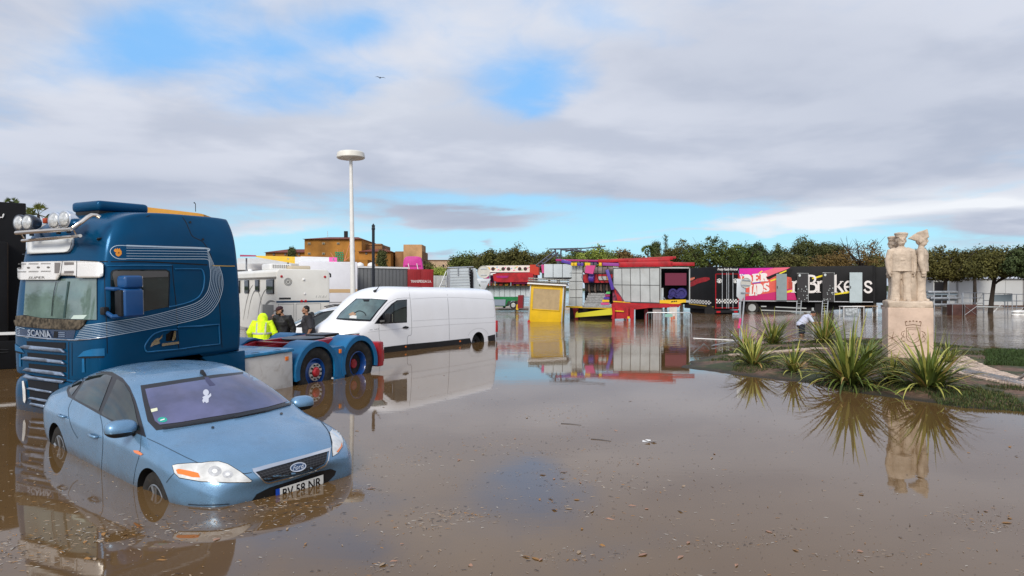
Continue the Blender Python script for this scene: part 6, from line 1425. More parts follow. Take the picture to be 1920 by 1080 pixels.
for k, (u, v, Y) in enumerate(((1597, 585, 48), (1622, 583, 49))):
    a = at(u, 568, Y); tb = thing('folding_table', 'pale table standing in the water under the trailer end, '+('beside a plastic-wrapped stack' if k == 0 else 'nearest the statue'), 'table', (a.x, a.y, -.35), group='tables behind the plants')
    MB().box((0, 0, 1.05), (1.5, .7, .05)).build('tabletop', mat('table_brown', (.30, .20, .12), .6) if k else M_wht, tb, bevel=.01)
    for x in (-.7, .7):
        for y in (-.3, .3): MB().tube([(x, y, 0), (x, y, 1.04)], .025, 5).build('leg', M_wht, tb)
    if not k: MB().box((-.1, 0, .7), (.9, .5, .55)).build('wrapped_stack', mat('plastic_wrap', (.35, .38, .40), .3, var=.5, vscale=7), tb, bevel=.06)

# ------------------------------------------------------------------ lamp post, dark post
def pole_top(u, vt, Y): return H+(540-vt)/1280*Y
YL = 36.
lp = thing('lamp_post', 'tall white lamp post with a flat round lamp head, between truck and van', 'lamp post', ((663-960)/1280*YL, YL, -.4), (0, R(-.9), 0))
hL = H+(540-297)/1280*YL+.4
M_lpw = mat('lamp_white', (.70, .69, .66), .4, var=.05)
MB().tube([(0, 0, 0), (0, 0, 3), (0, 0, hL)], [.15, .135, .085], 16).build('pole', M_lpw, lp, smooth='auto')
MB().lathe([(.1, -.05), (.70, .02), (.735, .06), (.73, .12), (.70, .30), (.62, .36), (.01, .42)], 36, (0, 0, hL-.02), 'z').build('lamp_head', mat('lamp_head', (.66, .64, .58), .45, var=.06, vscale=2), lp, smooth='auto')
MB().lathe([(.66, 0), (.66, .01), (.1, -.045), (.08, -.06)], 32, (0, 0, hL+.0), 'z').build('lamp_glass', mat('lamp_grille', (.12, .12, .10), .4, var=.4, vscale=6), lp, smooth='auto')
YP = 34.6; pz = H+(540-419)/1280*YP
pp = thing('bollard_post', 'slim black post with a pointed finial right of the white lamp post', 'post', ((700-960)/1280*YP, YP, -.4))
MB().tube([(0, 0, 0), (0, 0, pz+.4-.28)], .075, 12).build('pole', mat('post_black', (.01, .012, .018), .4), pp, smooth='auto')
MB().lathe([(.085, -.3), (.095, -.26), (.085, -.2), (.075, -.14), (.09, -.12), (.09, -.09), (.05, -.04), (.02, .0), (.001, .03)], 14, (0, 0, pz+.4-.02), 'z').build('finial', mat('post_black'), pp, smooth='auto')

# ------------------------------------------------------------------ ochre fortress building on the skyline
YB_ = 200.
fo = thing('ochre_building', 'large ochre building with tiled roofs and a tower on the skyline', 'building'); fo.location = (0, YB_, 0)
M_och = mat('ochre_wall', (.30, .135, .024), .85, var=.35, vscale=.12, dirt=.5, dirtcol=(.2, .12, .06)); M_och2 = mat('stained_wall', (.22, .11, .045), .85, var=.35, vscale=.15, dirt=.5, dirtcol=(.12, .08, .05)); M_tile = mat('roof_tiles', (.17, .045, .028), .85, var=.3, vscale=.5)
def bb(nm, u0, u1, v0, dy0, dp_, m, par=fo, v1=560):
    x0, x1 = (u0-960)/1280*YB_, (u1-960)/1280*YB_; z1 = H+(540-v0)/1280*YB_; z0 = H+(540-v1)/1280*YB_
    return MB().box(((x0+x1)/2, dy0+dp_/2, (z0+z1)/2), (x1-x0, dp_, z1-z0)).build(nm, m, par)
def hip(nm, u0, u1, v0, v1, dy0, dp_, ins, par, m=None):
    x0, x1 = (u0-960)/1280*YB_, (u1-960)/1280*YB_; z0 = H+(540-v0)/1280*YB_; z1 = H+(540-v1)/1280*YB_; i = ins/1280*YB_
    b = MB(); b.add([(x0, dy0, z0), (x1, dy0, z0), (x1, dy0+dp_, z0), (x0, dy0+dp_, z0), (x0+i, dy0+dp_/2, z1), (x1-i, dy0+dp_/2, z1)], [(0, 1, 5, 4), (1, 2, 5), (2, 3, 4, 5), (3, 0, 4), (3, 2, 1, 0)]); return b.build(nm, m or M_tile, par)
w1 = bb('main_wall', 571, 678, 448, 0, 26, M_och); hip('roof', 568.5, 680, 448.5, 438.5, -1, 28, 27, w1)
w2 = bb('wing_wall', 491, 572, 472, 3, 18, M_och); hip('roof', 489, 574, 472.5, 463, 2, 20, 26, w2)
w3 = bb('side_wall', 677, 709, 456, 6, 14, M_och2); bb('parapet', 682, 708, 454.5, 5.7, 3, M_och2, w3, 457)
w4 = bb('right_wing', 677, 736, 472, -3, 12, M_och); hip('roof', 676, 738, 473, 466, -4, 14, 18, w4)
w5 = bb('brown_block', 727, 760, 471, 5, 14, M_och2); w6 = bb('tower', 756.5, 791, 458.5, 0, 9, mat('tower_wall', (.40, .23, .11), .85, var=.3, vscale=.2))
bb('tower_base', 740, 792, 471, 1, 12, M_och2)
bb('lower_wall', 640, 700, 489, -8, 6, M_och)
M_win = mat('shuttered_window', (.10, .10, .09), .5)
for u in (580, 607, 634.5):
    for v in (456.5, 475.5):
        f = bb('window', u-2.6, u+2.6, v-1.9, -.25, .4, mat('window_surround', (.38, .30, .18), .8), w1, v+1.9); bb('pane', u-1.7, u+1.7, v-1.3, -.35, .4, M_win, f, v+1.3)
for u, v in ((507, 476), (529, 476), (555, 476), (691, 476), (703, 477), (657, 462), (664, 470)): 
    bb('window', u-1.8, u+1.8, v-1.8, -3.25 if u > 677 else 2.7, .5, M_win, w2 if u < 570 else w4, v+1.8) if u not in (657, 664) else bb('window', u-1.2, u+1.2, v-1.5, -.3, .4, M_win, w1, v+1.5)
MB().box(((630-960)/1280*YB_, 12, H+(540-438)/1280*YB_), (1.0, 1.0, 3.4)).build('chimney', M_dk, w1)
MB().tube([((597-960)/1280*YB_, 10, H+(540-441)/1280*YB_), ((597-960)/1280*YB_, 10, H+(540-428)/1280*YB_)], .08, 5).build('aerial', M_steel, w1)
b2_ = thing('stone_building', 'low pale stone building on the skyline behind the olive tree', 'building', (0, 205, 0))
bb('wall', 793, 850, 487, 0, 10, mat('pale_stone_wall', (.42, .30, .2), .85, var=.25, vscale=.3), b2_); bb('parapet', 792, 851, 486, -.3, 10.6, M_och2, b2_, 487.3)
for u in (807, 828, 843): bb('window', u-1.5, u+1.5, 495, -.3, .5, M_dk, b2_, 499)
# pale hill line
hl_ = MB(); n = 60; vs = []
for i in range(n+1):
    x = -700+1400*i/n; z = 3+1.5*math.sin(i*.5)+.8*math.sin(i*1.3+1); vs += [(x, 520, -1), (x, 520, z), (x, 640, z*.6), (x, 640, -1)]
hl_.add(vs, [(i*4+k, i*4+(k+1) % 4, (i+1)*4+(k+1) % 4, (i+1)*4+k) for i in range(n) for k in range(4)]); tag(hl_.build('hills', mat('hill_green', (.05, .07, .03), .9, var=.3, vscale=.02)), None, None, kind='structure')
# bird
bd_ = thing('bird', 'tiny dark bird gliding high up against the clouds', 'bird', tuple(at(713, 146, 60))); bd_.rotation_euler = (0, 0, .4)
b = MB(); b.tube([(0, -.18, 0), (0, -.05, .02), (0, .12, .01), (0, .24, 0)], [.02, .05, .04, .01], 8)
for s in (-1, 1): b.add([(0, -.06, .02), (s*.25, -.1, .07), (s*.5, 0, .03), (s*.25, .02, .06), (0, .1, .02)], [(0, 1, 3, 4), (1, 2, 3)])
b.build('body', M_dk, bd_, smooth=True)

# pale building east of the square: mirrored in the side window of the blue cab
eb = thing('office_building', 'long pale building with two rows of dark windows east of the square', 'building', (52, 16, 0))
ew = MB().box((0, 0, 4.2), (8, 44, 8.6)).build('wall', mat('cream_plaster', (.58, .54, .48), .85, var=.06), eb)
MB().box((0, 0, 8.7), (8.6, 44.6, .4)).build('roof', M_tile, eb, bevel=.05)
for r in range(2):
    for k in range(9):
        y = -19.5+k*4.9; f = MB().box((-4.03, y, 2.6+r*3.4), (.12, 1.5, 1.9)).build('window', M_wht, ew, bevel=.02); MB().box((-4.10, y, 2.6+r*3.4), (.04, 1.2, 1.6)).build('pane', M_glass, f)
# ================================================================== people
M_skin = mat('skin', (.33, .17, .105), .5, var=.1, vscale=8)
M_hair = mat('dark_hair', (.012, .009, .007), .6, var=.5, vscale=30, bump=.6, bscale=120)
def lerp(a, b, t_): return Vector(a).lerp(Vector(b), t_)
def figure(name, label, cat, M, J, build=1., group=None, skinm=None, vox=.008):
    """J: joint positions. One continuous body (remeshed) with face, five-fingered hands and feet."""
    root = root_at(name, label, cat, M, group); s = build; b = MB()
    hd = J['head']; Rh = Euler(J.get('head_rot', (0, 0, 0))).to_matrix()
    def hp(x, y, z): return Vector(hd)+Rh @ Vector((x, y, z))
    # trunk
    b.tube([J['hip']-Vector((0, 0, .09)), J['hip'], lerp(J['hip'], J['chest'], .35), lerp(J['hip'], J['chest'], .7), J['chest'], J['neck']-Vector((0, 0, .03)), J['neck']], [.10*s, .15*s, .14*s, .155*s, .165*s, .09*s, .06], 14)
    for a in ('L', 'R'):
        sh, el, wr = J['sh'+a], J['el'+a], J['wr'+a]; hipj, kn, an = J['hp'+a], J['kn'+a], J['an'+a]
        b.tube([lerp(J['chest'], sh, .35), sh, lerp(sh, el, .3), el, lerp(el, wr, .25), lerp(el, wr, .8), wr], [.10*s, .07*s, .058*s, .043*s, .045*s, .03, .027], 10)
        b.tube([lerp(J['hip'], hipj, .6), hipj, lerp(hipj, kn, .4), kn, lerp(kn, an, .3), lerp(kn, an, .8), an], [.11*s, .10*s, .085*s, .058*s, .06*s, .042, .04], 12)
        ft = an+Vector((0, -.02, -.05)); td = J.get('toe', Vector((0, -1, 0)))
        b.tube([an+Vector((0, 0, .02)), ft-td*.04, ft+td*.1, ft+td*.19], [.045, .05, .045, .03], 8)
        # hand: palm, four fingers of unequal length, thumb from the side
        d = (wr-el).normalized(); side = Vector(J.get('palm'+a, (0, -1, 0))); side = (side-d*side.dot(d)).normalized(); n = d.cross(side)
        sg = 1 if a == 'L' else -1
        b.tube([wr, wr+d*.045, wr+d*.095], [.026, .036, .034], 8)
        for k, (off_, ln) in enumerate(((-.028, .062), (-.010, .074), (.010, .070), (.028, .054))):
            p0 = wr+d*.085+side*off_*-1; cu = n*.012*sg
            b.tube([p0, p0+d*ln*.5+cu*.6, p0+d*ln+cu*2.2], [.0115, .0105, .008], 6)
        b.tube([wr+d*.035+side*.025, wr+d*.065+side*.052, wr+d*.10+side*.06+n*.01*sg], [.014, .012, .009], 6)
    # neck, skull, jaw, nose, ears
    b.tube([J['neck']-Vector((0, 0, .03)), lerp(J['neck'], hd, .5), hd], [.062, .056, .05], 10)
    def ell(c, r, n=14):
        vs = []; fs = []
        for i in range(n+1):
            th = math.pi*i/n
            for k in range(n*2): ph = math.pi*k/n; vs.append(hp(c[0]+r[0]*math.sin(th)*math.cos(ph), c[1]+r[1]*math.sin(th)*math.sin(ph), c[2]+r[2]*math.cos(th)))
        m = 2*n
        for i in range(n):
            for k in range(m): fs.append((i*m+k, i*m+(k+1) % m, (i+1)*m+(k+1) % m, (i+1)*m+k))
        b.add(vs, fs)
    ell((0, .01, .02), (.078, .098, .105)); ell((0, -.025, -.045), (.058, .068, .07)); ell((0, -.10, -.012), (.014, .02, .026), 8); ell((0, -.085, -.055), (.028, .016, .010), 8); ell((0, -.08, .025), (.06, .02, .012), 8)
    for e in (-1, 1): ell((e*.08, .01, -.01), (.012, .022, .032), 8)
    body = b.build('body', skinm or M_skin, root); remesh(body, vox, 3)
    return root, hp
def garment(nm, chains, m, root, vox=.012, fold=.012):
    b = MB()
    for pts, rs in chains: b.tube(pts, rs, 16)
    o = b.build(nm, m, root); remesh(o, vox, 4, fold, .09); return o
def shell_hair(nm, hp, root, m, parts):
    b = MB()
    for c, r in parts:
        vs = []; fs = []; n = 12
        for i in range(n+1):
            th = math.pi*i/n
            for k in range(2*n): ph = math.pi*k/n; vs.append(hp(c[0]+r[0]*math.sin(th)*math.cos(ph), c[1]+r[1]*math.sin(th)*math.sin(ph), c[2]+r[2]*math.cos(th)))
        for i in range(n):
            for k in range(2*n): fs.append((i*2*n+k, i*2*n+(k+1) % (2*n), (i+1)*2*n+(k+1) % (2*n), (i+1)*2*n+k))
        b.add(vs, fs)
    o = b.build(nm, m, root); remesh(o, .008, 2, .008, .03); return o
V = Vector
def stand(lean=0., w_=.19, arms=None, stride=0.):
    J = {'hip': V((0, 0, .95)), 'chest': V((0, -lean*.55, 1.32)), 'neck': V((0, -lean, 1.50)), 'head': V((0, -lean*1.25-.01, 1.64))}
    for a, s in (('L', 1), ('R', -1)):
        J['sh'+a] = V((s*w_, -lean*.85, 1.42)); J['el'+a] = V((s*(w_+.06), -lean*.6+.02, 1.14)); J['wr'+a] = V((s*(w_+.07), -lean*.8-.06, .90))
        J['hp'+a] = V((s*.095, 0, .90)); J['kn'+a] = V((s*.12, -.02+stride*s, .49)); J['an'+a] = V((s*.13, .02+stride*s*1.3, .08))
    if arms: J.update(arms)
    return J
eyem = mat('eye_dark', (.02, .012, .01), .3)
def eyes(hp, root):
    for e in (-1, 1):
        MB().box(hp(e*.031, -.092, .002), (.024, .008, .008)).build('eye', eyem, root); MB().box(hp(e*.031, -.096, .022), (.034, .01, .007)).build('eyebrow', M_hair, root)
GZ = -.30
# 1 hi-vis jacket, back to the camera, bending forward
p = at(490, 600, 19.6)
J = stand(.30, .21, {'elL': V((.33, -.16, 1.17)), 'wrL': V((.30, -.30, .96)), 'elR': V((-.34, -.16, 1.16)), 'wrR': V((-.33, -.28, .93))}); J['head'] = V((0, -.50, 1.50)); J['head_rot'] = (.9, 0, 0); J['neck'] = V((0, -.36, 1.47))
M1 = frame_matrix((p.x, p.y, GZ-.16), R(180+14))
f1, hp = figure('person', 'person in a bright yellow high-visibility jacket with grey stripes, back turned', 'person', M1, J, 1.1)
M_hv = mat('hi_vis_yellow', (.62, .85, .01), .65, var=.10, vscale=7, bump=.5, bscale=18)
jk = garment('jacket', [([J['hip']-V((0, 0, .22)), J['hip'], lerp(J['hip'], J['chest'], .5), J['chest'], J['neck']+V((0, .05, -.03))], [.24, .24, .235, .235, .13]),
                        ([lerp(J['chest'], J['shL'], .2), J['shL'], J['elL'], J['wrL']], [.16, .125, .10, .075]), ([lerp(J['chest'], J['shR'], .2), J['shR'], J['elR'], J['wrR']], [.16, .125, .10, .075])], M_hv, f1, .014, .03)
garment('hood', [([J['neck']+V((0, .1, -.04)), J['neck']+V((0, .02, .09)), J['head']+V((0, .12, .10)), J['head']+V((0, -.04, .04))], [.13, .145, .135, .10])], M_hv, jk, .012, .03)
garment('trousers', [([J['hip'], J['hpL'], J['knL'], J['anL']], [.16, .12, .09, .08]), ([J['hip'], J['hpR'], J['knR'], J['anR']], [.16, .12, .09, .08])], mat('dark_trousers', (.02, .02, .025), .8), f1)
# reflective bands wrapped round the jacket
bj = bvh_of(jk); M_ref = mat('reflective_grey', (.42, .42, .40), .4)
def bandring(z, c, h_, nm='reflective_band'):
    vs = []; n = 40; ok = []
    for k in range(n):
        q = 2*math.pi*k/n; d = V((math.cos(q), math.sin(q), 0))
        for dz_ in (0, h_):
            h = bj.ray_cast(V((c.x, c.y, z+dz_))+d*.9, -d)
            vs.append(h[0]+d*.006 if h[0] is not None else V((c.x, c.y, z+dz_))+d*.2)
    b = MB(); b.add(vs, [(2*k, 2*((k+1) % n), 2*((k+1) % n)+1, 2*k+1) for k in range(n)]); o = b.build(nm, M_ref, jk, smooth=True); o.modifiers.new('t', 'SOLIDIFY').thickness = .004
bandring(1.13, J['chest'], .055); bandring(.85, J['hip'], .055)
for s in (-1, 1):
    pts = []
    for k in range(9):
        z = 1.18+k*.035; h = bj.ray_cast(V((s*.115, .9, z)), V((0, -1, 0)))
        if h[0] is not None: pts.append(h[0]+V((0, .008, 0)))
    if len(pts) > 2:
        b = MB()
        for a, c in zip(pts, pts[1:]): b.add([a-V((.025, 0, 0)), a+V((.025, 0, 0)), c+V((.025, 0, 0)), c-V((.025, 0, 0))], [(0, 1, 2, 3)])
        o = b.build('reflective_band', M_ref, jk); o.modifiers.new('t', 'SOLIDIFY').thickness = .004
shell_hair('hair', hp, f1, M_hair, [((0, .02, .03), (.085, .10, .10))])
# 2 cap, beard, dark jacket
p = at(531.5, 600, 20.1)
J = stand(.05, .22, {'elR': V((-.30, -.02, 1.14)), 'wrR': V((-.33, -.16, .90)), 'elL': V((.31, .05, 1.14)), 'wrL': V((.34, .02, .88))}); J['head'] = V((-.03, -.12, 1.63)); J['head_rot'] = (.38, 0, -.75)
f2, hp = figure('person', 'bearded person in a dark cap and black jacket looking down to the left', 'person', frame_matrix((p.x, p.y, GZ), R(-20)), J, 1.12)
M_dj = mat('black_jacket', (.013, .013, .014), .55, var=.4, vscale=9, bump=.5, bscale=20)
garment('jacket', [([J['hip']-V((0, 0, .12)), J['hip'], lerp(J['hip'], J['chest'], .5), J['chest'], J['neck']+V((0, .01, .0))], [.215, .215, .21, .225, .10]),
                   ([lerp(J['chest'], J['shL'], .2), J['shL'], J['elL'], J['wrL']], [.165, .118, .088, .062]), ([lerp(J['chest'], J['shR'], .2), J['shR'], J['elR'], J['wrR']], [.165, .118, .088, .062])], M_dj, f2, .013, .025)
garment('trousers', [([J['hip'], J['hpL'], J['knL'], J['anL']], [.16, .12, .09, .08]), ([J['hip'], J['hpR'], J['knR'], J['anR']], [.16, .12, .09, .08])], mat('dark_trousers'), f2)
shell_hair('beard', hp, f2, M_hair, [((0, -.045, -.075), (.058, .055, .05)), ((0, .03, -.01), (.083, .075, .07))])
shell_hair('cap', hp, f2, mat('cap_maroon', (.03, .008, .012), .7), [((0, .01, .065), (.092, .11, .075)), ((0, -.10, .055), (.065, .075, .014))]); eyes(hp, f2)
# 3 profile, grey-black hooded top, bare forearm
p = at(579.5, 600, 20.3)
J = stand(.06, .20, {'elR': V((-.29, .03, 1.13)), 'wrR': V((-.26, -.05, .88)), 'elL': V((.29, .0, 1.14)), 'wrL': V((.27, -.10, .90))}); J['head'] = V((0, -.10, 1.64)); J['head_rot'] = (.12, 0, .1)
f3, hp = figure('person', 'person with short dark hair in a dark grey hooded top beside the van bonnet', 'person', frame_matrix((p.x, p.y, GZ), R(-62)), J, 1.05)
garment('hooded_top', [([J['hip']-V((0, 0, .14)), J['hip'], lerp(J['hip'], J['chest'], .5), J['chest'], J['neck']+V((0, .02, .0))], [.20, .195, .19, .205, .10]),
                       ([lerp(J['chest'], J['shL'], .2), J['shL'], J['elL']+V((0, 0, -.04))], [.155, .115, .088]), ([lerp(J['chest'], J['shR'], .2), J['shR'], J['elR']+V((0, 0, -.04))], [.155, .115, .088])], mat('charcoal_top', (.028, .028, .034), .8, var=.4, vscale=5, bump=.4, bscale=20), f3, .013, .02)
garment('hood', [([J['neck']+V((-.1, .06, -.02)), J['neck']+V((0, .14, .01)), J['neck']+V((.1, .06, -.02))], [.07, .085, .07])], M_dj, f3, .012, .01)
garment('trousers', [([J['hip'], J['hpL'], J['knL'], J['anL']], [.15, .11, .09, .08]), ([J['hip'], J['hpR'], J['knR'], J['anR']], [.15, .11, .09, .08])], mat('dark_trousers'), f3)
shell_hair('hair', hp, f3, M_hair, [((0, .03, .055), (.086, .098, .085)), ((0, .06, .0), (.078, .06, .07))]); shell_hair('beard', hp, f3, M_hair, [((0, -.05, -.085), (.048, .045, .035))]); eyes(hp, f3)
# 4 head just visible behind the hi-vis hood
p = at(502.5, 600, 20.9)
J = stand(.25, .19); J['head'] = V((.0, -.34, 1.50)); J['head_rot'] = (.5, 0, .5); J['neck'] = V((0, -.27, 1.42)); J['chest'] = V((0, -.14, 1.27))
f4, hp = figure('person', 'person mostly hidden behind the yellow jacket, only dark hair showing', 'person', frame_matrix((p.x, p.y, GZ), R(120)), J, 1.)
garment('jacket', [([J['hip']-V((0, 0, .1)), J['hip'], J['chest'], J['neck']], [.19, .19, .20, .09]), ([J['chest'], J['shL']-V((0, 0, .08)), J['elL'], J['wrL']], [.14, .105, .08, .055]), ([J['chest'], J['shR']-V((0, 0, .08)), J['elR'], J['wrR']], [.14, .105, .08, .055])], mat('brown_jacket', (.05, .035, .03), .8), f4, .014, .02)
shell_hair('hair', hp, f4, M_hair, [((0, .03, .045), (.088, .10, .09)), ((0, .06, .0), (.08, .07, .08))])
# 5 wading man, bent forward, beyond the plants
p = at(1503, 600, 29.5)
J = stand(.0, .19); J['hip'] = V((0, .06, .93)); J['chest'] = V((0, -.20, 1.22)); J['neck'] = V((0, -.36, 1.33)); J['head'] = V((0, -.47, 1.40)); J['head_rot'] = (.45, 0, 0)
J.update({'shL': V((.18, -.30, 1.28)), 'shR': V((-.18, -.30, 1.28)), 'elL': V((.22, -.46, 1.06)), 'wrL': V((.18, -.70, 1.02)), 'elR': V((-.24, -.42, 1.05)), 'wrR': V((-.18, -.64, .93)), 'knL': V((.12, -.08, .50)), 'knR': V((-.12, .04, .50)), 'anR': V((-.12, .22, .10))})
f5, hp = figure('person', 'person in a pale blue shirt and dark shorts wading bent forward beyond the spiky plants', 'person', frame_matrix((p.x, p.y, -.52), R(80)) @ Matrix.Scale(1.0, 4), J, 1.05)
garment('shirt', [([J['hip']-V((0, 0, .02)), J['hip'], lerp(J['hip'], J['chest'], .5), J['chest'], J['neck']], [.175, .18, .175, .19, .085]), ([J['chest'], J['shL'], J['elL']+V((0, 0, .0))], [.145, .105, .08]), ([J['chest'], J['shR'], J['elR']], [.145, .105, .08])], mat('pale_shirt', (.50, .53, .66), .7, var=.06, bump=.3, bscale=20), f5, .013, .02)
garment('shorts', [([J['hip'], J['hpL'], J['knL']+V((0, 0, .06))], [.165, .125, .11]), ([J['hip'], J['hpR'], J['knR']+V((0, 0, .06))], [.165, .125, .11])], mat('navy_shorts', (.015, .018, .03), .8), f5)
shell_hair('hair', hp, f5, M_hair, [((0, .03, .05), (.086, .10, .085))]); eyes(hp, f5)

# ================================================================== monument
YS = 18.4
M_st = mat('weathered_limestone', (.53, .43, .335), .85, var=.18, vscale=3.2, dirt=.55, dirtcol=(.24, .175, .125), bump=.7, bscale=26, detail=8)
M_st2 = mat('pedestal_limestone', (.55, .415, .325), .85, var=.12, vscale=2.6, dirt=.55, dirtcol=(.36, .25, .18), bump=.4, bscale=22, detail=8)
pc = at(1700.5, 600, YS)
mon = root_at('monument', 'pale stone monument of three sailors standing back to back on a carved square pedestal', 'monument', frame_matrix((pc.x, pc.y, .06), R(-20)))
SC = 1.0
zt0 = 1.42
ped = MB().box((0, 0, zt0/2-.1), (1.06, .96, zt0+.2)).build('pedestal', M_st2, mon, bevel=.03, seg=3)
mbk = MB().box((0, 0, zt0+.07), (1.04, .96, .22)); slab_ = mbk.build('rough_slab', M_st, mon, bevel=.04, seg=2)
remesh(slab_, .03, 2, .10, .35); 
st_ = MB().box((0, 0, -.02), (1.6, 1.5, .20)).build('footing', M_st2, mon, bevel=.04)
def stone_figure(px_, py, yaw, hat, k=1., sh=.0):
    J = {'hip': V((0, 0, .93)), 'chest': V((0, -.01, 1.27)), 'neck': V((0, 0, 1.50)), 'head': V((0, -.02, 1.635))}
    b = MB(); w_ = .265
        # jumper: wide flat slab of a torso
    T = MB(); T.tube([(0, 0, .84), (0, 0, .86), (0, 0, 1.12), (0, -.01, 1.30), (0, 0, 1.42), (0, 0, 1.50)], [.27, .262, .245, .25, .215, .085], 20)
    T.v = [(x*1.06, y*.70, z) for x, y, z in T.v]; b.add(T.v, T.f)
    for s in (-1, 1):
        b.tube([(s*.14, 0, 1.40), (s*w_, 0, 1.38), (s*(w_+.065), .0, 1.12), (s*(w_+.055), -.04, .92), (s*(w_+.04), -.06, .84)], [.10, .088, .078, .062, .05], 12)
        d = V((0, -.03, -1)).normalized(); wr = V((s*(w_+.04), -.06, .86))
        b.tube([wr, wr+d*.06, wr+d*.10], [.045, .05, .045], 8)
        for kf in range(4): q = wr+d*.09+V((0, -.035+.024*kf, 0)); b.tube([q, q+d*.06+V((-s*.012, 0, 0)), q+d*.075+V((-s*.035, 0, .0))], [.018, .017, .013], 6)
        b.tube([wr+d*.03+V((0, -.04, 0)), wr+d*.07+V((-s*.01, -.065, 0))], [.02, .015], 6)
        # bell-bottom trousers and feet
        b.tube([(s*.12, 0, .95), (s*.13, 0, .70), (s*.14, .0, .45), (s*.145, .0, .25), (s*.15, -.0, .06), (s*.15, -.0, .03)], [.135, .128, .108, .115, .135, .13], 14)
        b.tube([(s*.13, .04, .05), (s*.135, -.10, .05), (s*.14, -.20, .035)], [.06, .06, .045], 8)
    b.tube([(0, 0, 1.44), (0, -.005, 1.56)], [.08, .072], 12)
    def ell(c, r, n=12):
        c = (c[0]*1.2, c[1]*1.2, 1.5+(c[2]-1.5)*1.2); r = [q*1.2 for q in r]; vs = []; fs = []
        for i in range(n+1):
            th = math.pi*i/n
            for kk in range(2*n): ph = math.pi*kk/n; vs.append((c[0]+r[0]*math.sin(th)*math.cos(ph), c[1]+r[1]*math.sin(th)*math.sin(ph), c[2]+r[2]*math.cos(th)))
        for i in range(n):
            for kk in range(2*n): fs.append((i*2*n+kk, i*2*n+(kk+1) % (2*n), (i+1)*2*n+(kk+1) % (2*n), (i+1)*2*n+kk))
        b.add(vs, fs)
    ell((0, .0, 1.67), (.10, .115, .13)); ell((0, -.03, 1.60), (.078, .085, .085)); ell((0, -.125, 1.645), (.018, .026, .036), 8); ell((0, -.105, 1.59), (.036, .022, .009), 8); ell((0, -.105, 1.575), (.03, .022, .008), 8); ell((0, -.10, 1.695), (.075, .03, .016), 8)
    for s in (-1, 1): ell((s*.10, .01, 1.64), (.018, .03, .045), 8); ell((s*.04, -.112, 1.672), (.02, .01, .009), 8)
    if hat == 'round':
        b.lathe([(.12, 1.755), (.145, 1.765), (.15, 1.81), (.165, 1.845), (.172, 1.865), (.155, 1.885), (.07, 1.90), (.01, 1.902)], 24, (0, -.005, 0), 'z')
        b.tube([(-.085, -.10, 1.42), (0, -.16, 1.28), (.085, -.10, 1.42)], .016, 6)      # collar V
        b.box((0, -.172, 1.15), (.10, .02, .035))
    else:
        b.prism([(.31, 1.76), (.12, 1.69), (-.12, 1.74), (-.19, 1.78), (-.15, 2.0), (.09, 1.92)], -.10, .10, 'yz')
    b.xf(frame_matrix((px_, py, zt0+.14+sh), yaw) @ Matrix.Scale(k, 4))
    o = b.build('carved_sailor', M_st, mon); remesh(o, .0125, 1, .02, .10); return o
stone_figure(-.17, -.18, R(6), 'round', .985)
stone_figure(.34, .04, R(78), 'wedge', .975)
stone_figure(-.27, .22, R(-115), 'round', .96, -.02)
MB().tube([(0, .05, zt0+.1), (0, .05, zt0+.9), (0, .05, zt0+1.4)], [.34, .26, .2], 12).build('stone_core', M_st, mon, smooth=True)
# carved arms on the front of the pedestal
cv = MB(); yf = -.484; sx = .06
M_cut = mat('carved_groove', (.17, .095, .055), .9)
def groove(pts, r=.009): cv.tube([(x*.78+sx, yf, .78+(z-.78)*.82) for x, z in pts], r*.7, 5)
groove([(-.20, .92), (-.20, .60), (-.15, .50), (0, .43), (.15, .50), (.20, .60), (.20, .92), (-.20, .92)])
groove([(-.15, .86), (-.15, .62), (0, .50), (.15, .62), (.15, .86), (-.15, .86)], .006)
groove([(-.21, .99), (0, 1.03), (.21, .99)]); groove([(-.24, 1.12), (-.21, .97)]); groove([(.24, 1.12), (.21, .97)])
for k in range(5): x = -.2+.1*k; z = 1.12+.02*(1-abs(k-2)/2); cv.box((x*.78+sx, yf, .78+(z-.78)*.82), (.036, .012, .026))
for s in (-1, 1): groove([(s*.24, .82), (s*.33, .78), (s*.36, .70), (s*.30, .64), (s*.36, .58), (s*.33, .50), (s*.24, .46)], .009); groove([(s*.28, .74), (s*.30, .66), (s*.26, .60)], .008)
groove([(-.03, .70), (.0, .73), (.03, .70), (0, .66), (-.03, .70)], .008)
groove([(-.26, .40), (-.1, .33), (.1, .33), (.26, .40)], .009)
cv.build('carved_arms', M_cut, ped)
ck = MB(); random.seed(6)
for (x, z) in ((-.49, .62),):
    for q in (20, 75, 150, 200, 265, 320): L = random.uniform(.10, .2); ck.tube([(x+.06, yf-.002, z), (x+.06+L*math.cos(R(q))*.9, yf-.002, z+L*math.sin(R(q)))], [.007, .003], 4)
ck.build('crack', M_cut, ped)

